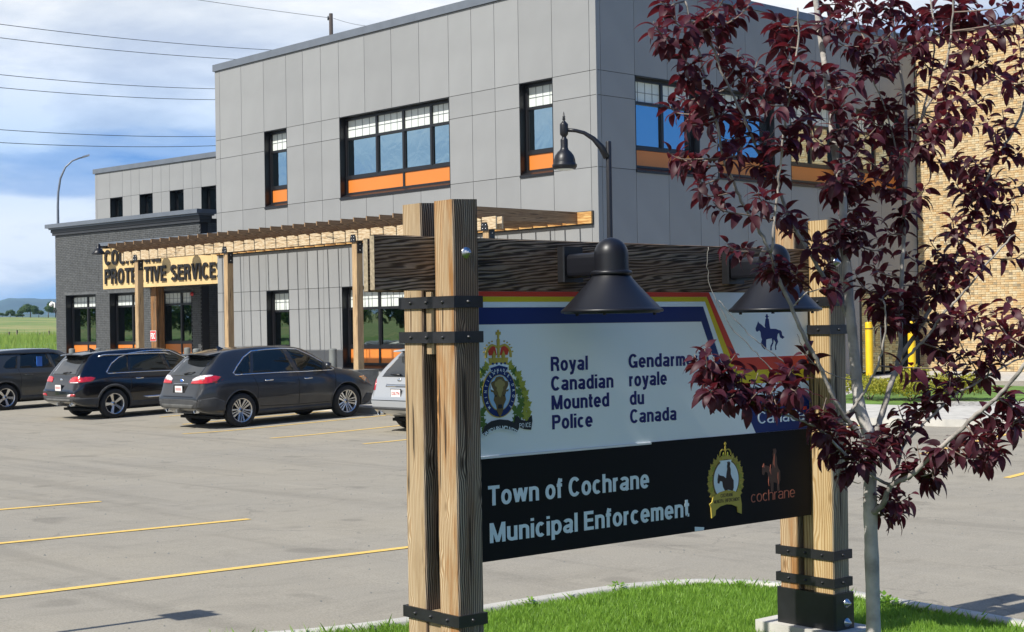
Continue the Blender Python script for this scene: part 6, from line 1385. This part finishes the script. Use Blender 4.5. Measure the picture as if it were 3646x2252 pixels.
for M, d in inview[300:]:
    v, f = random.choice(LV); Mn = np.array(M); VV.append(v @ Mn[:3, :3].T + Mn[:3, 3]); FF.append(f + off); off += len(v)
stuff(link('foliage', npmesh('foliage', np.concatenate(VV), np.concatenate(FF), M_leaf, True), tree))

# ------------------------------------------------------------------ lawn island with the sign
ISL = [(-9.2, -3), (-8.9, 3.2), (-8.2, 4.3), (-7.66, 5.2), (-7.48, 6.0), (-7.46, 6.8), (-7.42, 7.9), (-7.27, 8.4), (-7.12, 8.62), (-6.80, 8.80), (-6.22, 8.87), (-5.6, 8.79), (-4.8, 8.68), (-2, 8.14), (3, 7.15), (6.0, 5.5), (7, 0), (7, -3)]
def zi(x, y): return lotz(y) + .040
# kerb ring, following the lawn outline
def kerb_ring():
    P = smoothline([(x, y, 0) for x, y in ISL[:16]], 5); V = []; n = len(P)
    for i, p in enumerate(P):
        d = (P[min(i + 1, n - 1)] - P[max(i - 1, 0)]).normalized(); nr = Vector((-d.y, d.x, 0)); 
        for w, h_ in ((-.0, -.1), (0, .090), (.015, .100), (.115, .098), (.14, .08), (.15, -.1)): q = p + nr * w; V.append((q.x, q.y, lotz(q.y) + h_))
    F = [(i * 6 + k, i * 6 + k + 1, (i + 1) * 6 + k + 1, (i + 1) * 6 + k) for i in range(n - 1) for k in range(5)]
    return struct(link('island_edge_kerb', npmesh('island_edge_kerb', V, F, M_kerb)))
kerb_ring()
_, _, fs, *_ = delaunay_2d_cdt([Vector(p) for p in ISL], [], [list(range(len(ISL)))], 1, 1e-6)
gx, gy = np.meshgrid(np.arange(-7.4, 7, .4), np.arange(-2.9, 8.8, .4))
def inside(x, y, P=ISL):
    x = np.asarray(x); y = np.asarray(y); r = np.zeros(x.shape, bool)
    for (x0, y0), (x1, y1) in zip(P, P[1:] + P[:1]):
        c = ((y0 > y) != (y1 > y)) & (x < (x1 - x0) * (y - y0) / ((y1 - y0) if y1 != y0 else 1e-9) + x0); r ^= c
    return r
g_in = [Vector((a, b)) for a, b in zip(gx.ravel(), gy.ravel()) if inside(a, b)]
vs, es, fs, *_ = delaunay_2d_cdt([Vector(p) for p in ISL] + g_in, [], [list(range(len(ISL)))], 1, 1e-6)
me = bpy.data.meshes.new('lawn_bed'); me.from_pydata([(v.x, v.y, zi(v.x, v.y)) for v in vs], [], [tuple(f) for f in fs]); me.materials.append(M_soil); struct(link('lawn_bed', me))
def grass(n, x0, x1, y0, y1, P, hmin, hmax, wid, name, zfun, m_, hole=None, edge=0.):
    X = rng.uniform(x0, x1, n); Y = rng.uniform(y0, y1, n); k = inside(X, Y, P)
    if hole is not None: k &= ~hole(X, Y)
    X, Y = X[k], Y[k]; n = len(X); Z = np.array([zfun(a, b) for a, b in zip(X, Y)])
    clump = .5 + .5 * np.sin(X * 9.1 + np.sin(Y * 7.3) * 2) * np.sin(Y * 8.7 + np.sin(X * 6.1) * 2)
    H = rng.uniform(hmin, hmax, n) * (.75 + .45 * clump); tall = rng.random(n) < .03; H[tall] *= 1.5
    A = rng.uniform(0, 2 * pi, n); B = rng.uniform(.1, .75, n) * H; D_ = rng.uniform(0, 2 * pi, n); w = wid * rng.uniform(.6, 1.2, n) / 2
    dx, dy = np.cos(A) * w, np.sin(A) * w; bx, by = np.cos(D_) * B, np.sin(D_) * B
    V = np.zeros((n, 5, 3)); V[:, 0] = np.stack([X - dx, Y - dy, Z - .01], 1); V[:, 1] = np.stack([X + dx, Y + dy, Z - .01], 1)
    V[:, 2] = np.stack([X - dx * .8 + bx * .35, Y - dy * .8 + by * .35, Z + H * .6], 1); V[:, 3] = np.stack([X + dx * .8 + bx * .35, Y + dy * .8 + by * .35, Z + H * .6], 1)
    V[:, 4] = np.stack([X + bx, Y + by, Z + H], 1)
    o = (np.arange(n) * 5)[:, None]; F = np.concatenate([o + np.array([[0, 1, 3]]), o + np.array([[0, 3, 2]]), o + np.array([[2, 3, 4]])], 0)
    return stuff(link(name, npmesh(name, V.reshape(-1, 3), F, m_)))
def hole(X, Y):
    s_ = (X - PC.x) * SD.x + (Y - PC.y) * SD.y; n_ = (X - PC.x) * ND.x + (Y - PC.y) * ND.y
    return ((s_ > 2.74) & (s_ < 3.23) & (n_ > -.60) & (n_ < .14)) | ((s_ > -.10) & (s_ < .28) & (n_ > -.53) & (n_ < .14))
g1 = grass(330000, -9.0, -2.5, 3.2, 8.87, ISL, .035, .070, .0048, 'lawn_grass', zi, M_grassb, hole)
g2 = grass(30000, -3.5, 5, -1, 8.2, ISL, .05, .09, .009, 'lawn_grass', zi, M_grassb)
# longer ragged grass spilling over the kerb
EP = smoothline([(x, y, 0) for x, y in ISL[1:14]], 8); V = []; F = []; k = 0
for _ in range(5200):
    i = random.randrange(len(EP) - 1); p = EP[i].lerp(EP[i + 1], random.random()); d = (EP[i + 1] - EP[i]).normalized(); nr = Vector((d.y, -d.x, 0))
    p = p + nr * abs(random.gauss(0, .035)); H_ = random.uniform(.03, .065)*(1.0 if p.y > 5.9 else 1.25) * (1.5 if random.random() < .12 else 1); a = random.uniform(0, 6.28); l = random.uniform(.2, .8) * H_; dd = random.uniform(0, 6.28); w_ = .0028
    z = zi(p.x, p.y); bx, by = math.cos(dd) * l - nr.x * .03, math.sin(dd) * l - nr.y * .03; dx, dy = math.cos(a) * w_, math.sin(a) * w_
    V += [(p.x - dx, p.y - dy, z), (p.x + dx, p.y + dy, z), (p.x + bx * .35 + dx * .8, p.y + by * .35 + dy * .8, z + H_ * .6), (p.x + bx, p.y + by, z + H_)]; F += [(k, k + 1, k + 2), (k, k + 2, k + 3)]; k += 4
stuff(link('edge_grass', npmesh('edge_grass', V, F, M_grassb)))
# weeds at the kerb
def weed(x, y, s_, lab):
    V = []; F = []
    for i in range(90):
        a = random.uniform(0, 6.28); r = random.uniform(0, .07) * s_; h_ = random.uniform(.01, .085) * s_ * (1 - r * 6); c = Vector((x + r * math.cos(a), y + r * math.sin(a), zi(x, y) + h_)); L_ = .032 * s_; t = Vector((math.cos(a), math.sin(a), random.uniform(0, .8))).normalized(); s2 = t.cross(Vector((0, 0, 1))).normalized() * L_ * .33; k = len(V)
        V += [c, c + t * L_ * .5 + s2, c + t * L_, c + t * L_ * .5 - s2]; F.append((k, k + 1, k + 2, k + 3))
    o = link('weed', npmesh('weed', [tuple(v) for v in V], F, M_grassb)); tag(o, lab, 'weed', 'weeds along the lawn kerb')
weed(-7.44, 7.06, 1.0, 'leafy weed on the kerb just right of the left sign posts'); weed(-7.46, 7.95, 1.1, 'bright green weed on the kerb below the middle of the sign'); weed(-6.95, 8.68, .9, 'small dark weed on the kerb left of the right sign post'); weed(-5.75, 8.72, 1.7, 'leafy weed clump on the kerb behind the tree trunk')

# ------------------------------------------------------------------ shrubs and far trees
def leafball(name, c, rx, ry, rz, n, sz, m_, parent=None, seed=0, flat=0.):
    R = np.random.default_rng(seed + 3); 
    nb = max(5, int(n / 400)); bc = R.normal(size=(nb, 3)); bc /= np.linalg.norm(bc, axis=1)[:, None]; bc *= R.uniform(.35, .75, nb)[:, None]; bc[:, 2] = np.abs(bc[:, 2]) * .9 - .15
    k = R.integers(0, nb, n); d = R.normal(size=(n, 3)); d /= np.linalg.norm(d, axis=1)[:, None]
    P = bc[k] + d * (R.uniform(.15, .42, n) ** .7 * .8)[:, None]; P *= [rx, ry, rz]; P += np.array(c); P[:, 2] = np.maximum(P[:, 2], c[2] - rz * .98)
    a = R.normal(size=(n, 3)); a /= np.linalg.norm(a, axis=1)[:, None]; b_ = np.cross(a, d); b_ /= np.linalg.norm(b_, axis=1)[:, None] + 1e-9
    s_ = sz * R.uniform(.5, 1.2, n)[:, None]; V = np.stack([P - a * s_, P + b_ * s_ * .5, P + a * s_, P - b_ * s_ * .5], 1).reshape(-1, 3)
    F = np.arange(n * 4).reshape(-1, 4); return link(name, npmesh(name, V, F, m_), parent)
for i, (x, y, r, lab) in enumerate([(-19.0, 28.4, .85, 'yellow green shrub behind the right sign post'), (-18.0, 28.5, .75, 'yellow green shrub between the tree trunk and the right branches'), (-17.05, 28.75, .6, 'yellow green shrub nearest the island lawn')]):
    t = thing('shrub', lab, 'shrub', (x, y, lotz(y) + .1), 0, 'shrubs on the far island')
    stuff(leafball('foliage', (x, y, lotz(y) + .1 + .34), r, .7, .46, 3500, .035, M_shrub, t, i))
    b = MB()
    for k in range(5): a = k * 1.3; b.tube([(x, y, lotz(y) + .05), (x + .2 * math.cos(a), y + .2 * math.sin(a), lotz(y) + .35)], .012, 6)
    stuff(b.build('stem', M_twig, t))
def far_tree(x, y, z, w, h_, lab, n=2600, grp='trees on the meadow ridge', seed=1, m_=None):
    t = thing('field_tree', lab, 'tree', (x, y, z), 0, grp)
    leafball('crown', (x, y, z + h_ * .52), w / 2, w / 2, h_ * .52, n, w * .045, m_ or M_green, t, seed)
    b = MB(); b.tube([(x, y, z - .3), (x + .1, y, z + h_ * .35), (x - .1, y, z + h_ * .6)], [w * .03, w * .02, w * .01], 6); b.build('trunk', M_twig, t)
def at(px_, dist):
    a = (px_ - 1823) / 5383; d = Vector((f_[0] + r_[0] * a, f_[1] + r_[1] * a)).normalized() * dist; return d
for i, (px_, dd, w, h_, lab) in enumerate([(108, 490, 6.6, 4.9, 'round green tree in the middle of the meadow ridge'), (80, 500, 4.2, 3.3, 'lower left half of the tree pair on the ridge'), (138, 495, 4.0, 2.6, 'low shrubby tree right of the round ridge tree'), (172, 480, 5.6, 4.2, 'green tree on the ridge left of the dark brick corner'), (198, 480, 6.2, 5.2, 'green tree on the ridge touching the dark brick corner'), (38, 520, 3.4, 3.0, 'small thin tree alone on the ridge'), (8, 520, 3.8, 1.6, 'low bush on the ridge at the left edge'), (-60, 500, 9, 5, 'green tree on the ridge outside the left edge'), (60, 520, 5.0, 1.3, 'flat bush between the small tree and the tree pair')]):
    p = at(px_, dd); far_tree(p.x, p.y, tz(dd) - .1, w, h_, lab, seed=i)
for i, (px_, hh, lab) in enumerate([(32, .95, 'weathered fence post nearest the left edge'), (60, 1.1, 'leaning fence post with weeds'), (140, .8, 'thin fence post left of the brick corner'), (174, 1.0, 'thicker fence post left of the brick corner'), (190, .75, 'fence post closest to the brick corner')]):
    p = at(px_, 152); b = MB(); b.rbox(p.x - .07, p.x + .07, p.y - .07, p.y + .07, tz(152) - .3, tz(152) + hh, .02); tag(b.build('fence_post', M_twig), lab, 'fence post', 'posts along the meadow edge')
# tall weeds in front of the meadow
V = []; F = []; k = 0
for _ in range(16000):
    dd = random.choice((random.uniform(101, 126), random.uniform(126, 165))); p = at(random.uniform(-500, 260), dd); h_ = random.uniform(.25, .7) * (1.6 if random.random() < .05 else 1); w_ = random.uniform(.03, .07); a = random.uniform(0, 3.1); z = tz(dd) + .25; l = random.uniform(-.15, .15)
    dx, dy = math.cos(a) * w_, math.sin(a) * w_; V += [(p.x - dx, p.y - dy, z - .3), (p.x + dx, p.y + dy, z - .3), (p.x + l, p.y + l, z + h_)]; F.append((k, k + 1, k + 2)); k += 3
stuff(link('tall_grass', npmesh('tall_grass', V, F, leaf_mat('tall_grass_blade', (.10, .22, .03), (.28, .34, .08), .3, .7, .2))))
# wooded slope across the road, which the ground floor windows mirror
for i in range(13):
    x = -135 + i * 9.5 + random.uniform(-2, 2); y = -22 + random.uniform(-4, 4) - i * .4
    far_tree(x, y, lotz(-20) - .1, random.uniform(7, 10), random.uniform(5.5, 8.5), ['tall leafy tree across the road, %s' % w for w in ('farthest to the left', 'second from the far end', 'third from the far end', 'fourth from the far end', 'fifth from the far end', 'sixth from the far end', 'in the middle of the row', 'sixth from the near end', 'fifth from the near end', 'fourth from the near end', 'third from the near end', 'second from the near end', 'nearest to the lot')][i], n=1500, grp='trees across the road', seed=40 + i)

# ------------------------------------------------------------------ street lamps, pole and wires
lamp = thing('lamp_post', 'black lamp post with curved arm and bell shaped lantern by the building corner', 'street lamp', (-22.31, 23.69, .05))
LX = Vector((-22.31, 23.69, 0)); LD = Vector((-.66, -.70, 0)).normalized()
b = MB(); b.lathe([(.16, 0), (.16, .10), (.11, .18), (.09, .9), (.072, 1.0), (.064, 3.0), (.062, 5.88), (.055, 5.90), (0, 5.905)], (LX.x, LX.y, 0), 20); b.build('pole', M_lampb, lamp)
A = [(.03, 5.55), (.16, 5.78), (.32, 5.96), (.52, 6.09), (.70, 6.14), (.90, 6.16)]
b = MB(); b.tube([LX + LD * a + Vector((0, 0, z)) for a, z in A], [.085, .072, .055, .042, .040, .045], 10); b.build('arm', M_lampb, lamp)
hp = LX + LD * .95
b = MB(); b.lathe([(0, 6.56), (.012, 6.52), (.018, 6.46), (.035, 6.44), (.02, 6.42), (.04, 6.39), (.02, 6.37), (.045, 6.33), (.085, 6.29), (.09, 6.27), (.09, 6.08), (.08, 6.05), (.05, 6.02), (.05, 5.98), (.075, 5.96), (.08, 5.94), (.08, 5.78), (.095, 5.73), (.15, 5.68), (.20, 5.61), (.228, 5.53), (.238, 5.46), (.242, 5.43), (.262, 5.42), (.268, 5.40), (.262, 5.36), (.235, 5.32), (.20, 5.31)], (hp.x, hp.y, 0), 32); b.build('lantern', M_lampb, lamp)
b = MB(); b.lathe([(0, 5.285), (.12, 5.29), (.20, 5.312)], (hp.x, hp.y, 0), 24); b.build('lens', M_film, lamp)
cob = thing('tall_street_light', 'tall thin grey street light with a curved arm behind the dark brick wing', 'street light', (-70.15, 34.66, .3))
p = Vector((-70.15, 34.66, 0)); d = (at(313, 75) - at(207, 75)).normalized(); d = Vector((d.x, d.y, 0))
pts = [p + Vector((0, 0, z)) for z in (.2, 4, 7, 8.3)] + [p + d * a + Vector((0, 0, z)) for a, z in ((.03, 9.0), (.14, 9.7), (.38, 10.25), (.72, 10.58), (1.05, 10.72), (1.25, 10.77))]
b = MB(); b.tube(pts, [.09, .08, .07, .06, .055, .05, .045, .04, .04, .04], 10); b.build('pole', M_flash, cob)
q = p + d * 1.2; b = MB(); b.add([tuple(q + d * a + Vector((-d.y, d.x, 0)) * s_ + Vector((0, 0, z))) for a, s_, z in [(0, -.06, 10.72), (0, .06, 10.72), (.35, .09, 10.84), (.35, -.09, 10.84), (0, -.05, 10.82), (0, .05, 10.82), (.35, .06, 10.93), (.35, -.06, 10.93)]], [(0, 3, 2, 1), (4, 5, 6, 7), (0, 1, 5, 4), (1, 2, 6, 5), (2, 3, 7, 6), (3, 0, 4, 7)]); b.build('lamp_head', M_flash, cob)
up = thing('utility_pole', 'top of a dark utility pole above the station roof', 'utility pole', (-81.0, 59.5, 0))
b = MB(); b.tube([(-81.0, 59.5, 0), (-81.0, 59.5, 22.9)], [.22, .125], 10); b.build('pole', mat('dark_pole', (.045, .035, .03), .8), up)
b = MB(); b.lathe([(0, 22.45), (.05, 22.46), (.06, 22.6), (.03, 22.75)], (-81.12, 59.36, 0), 8); b.build('insulator', M_flashd, up)
M_wire = mat('wire', (.03, .03, .035), .6)
def wire(a, c, lab, sag=.3, r=.022, n=14):
    a, c = Vector(a), Vector(c); P = [a.lerp(c, i / n) - Vector((0, 0, sag * 4 * (i / n) * (1 - i / n))) for i in range(n + 1)]
    b = MB(); b.tube(P, r, 5); tag(b.build('power_line', M_wire), lab, 'power line', 'overhead power lines')
WL = ['topmost of the six long wires at the left', 'second of the six long wires from the top', 'third of the six long wires from the top', 'fourth of the six long wires from the top', 'fifth of the six long wires, above the lowest', 'lowest of the six long wires, crossing above the street light']
for (a, c), l in zip([((-89.75, 35.47, 21.25), (-99.96, 68.48, 24.23)), ((-89.76, 35.47, 20.41), (-100.59, 67.83, 23.42)), ((-89.8, 35.45, 18.14), (-103.05, 65.2, 21.25)), ((-89.81, 35.45, 17.32), (-103.07, 65.2, 20.39)), ((-89.85, 35.43, 14.69), (-103.11, 65.18, 17.5)), ((-89.87, 35.43, 13.84), (-103.13, 65.18, 16.77))], WL): wire(a, c, l)
wire((-83.9, 41.5, 23.2), (-81.12, 59.39, 22.63), 'thin wire running from the top edge to the utility pole', .1, .015); wire((-80.9, 59.63, 22.59), (-85.56, 66.35, 23.63), 'thin wire running right from the utility pole behind the roof', .1, .013)

# sign outside the picture whose shadow lies across the lot
rs = thing('parking_sign', 'square sign on a thin post whose shadow crosses the asphalt at the lower left', 'sign', (-9.2, 3.05, 0))
b = MB(); b.tube([(-9.2, 3.05, 0), (-9.2, 3.05, 2.64)], .028, 8); b.build('post', M_galv, rs)
b = MB(); b.box(-9.33, -9.04, 3.0, 3.02, 2.34, 2.66); b.build('plate', M_white, rs)
# small pebbles and cracks on the lot
V = []; F = []; k = 0
for _ in range(1500):
    x, y = random.uniform(-30, -6), random.uniform(3, 22)
    if -7.8 < x and y < 9: continue
    s_ = random.uniform(.004, .016); z = lotz(y); a = random.uniform(0, 6)
    V += [(x + s_ * math.cos(a + j * 2.1), y + s_ * math.sin(a + j * 2.1), z) for j in range(3)] + [(x, y, z + s_)]; F += [(k, k + 1, k + 3), (k + 1, k + 2, k + 3), (k + 2, k, k + 3)]; k += 4
stuff(link('loose_grit', npmesh('loose_grit', V, F, M_concw)))

# ------------------------------------------------------------------ air
m = bpy.data.materials.new('air'); m.use_nodes = True; t = m.node_tree; t.nodes.clear()
pv = nn(t, 'ShaderNodeVolumePrincipled', i_Density=1.0e-4, i_Anisotropy=.0); pv.inputs['Color'].default_value = (.42, .68, 1, 1); om = nn(t, 'ShaderNodeOutputMaterial'); t.links.new(pv.outputs[0], om.inputs['Volume'])
b = MB(); b.box(-9300, 9300, -9300, 9300, -3, 150); hz = b.build('haze', m); stuff(hz)
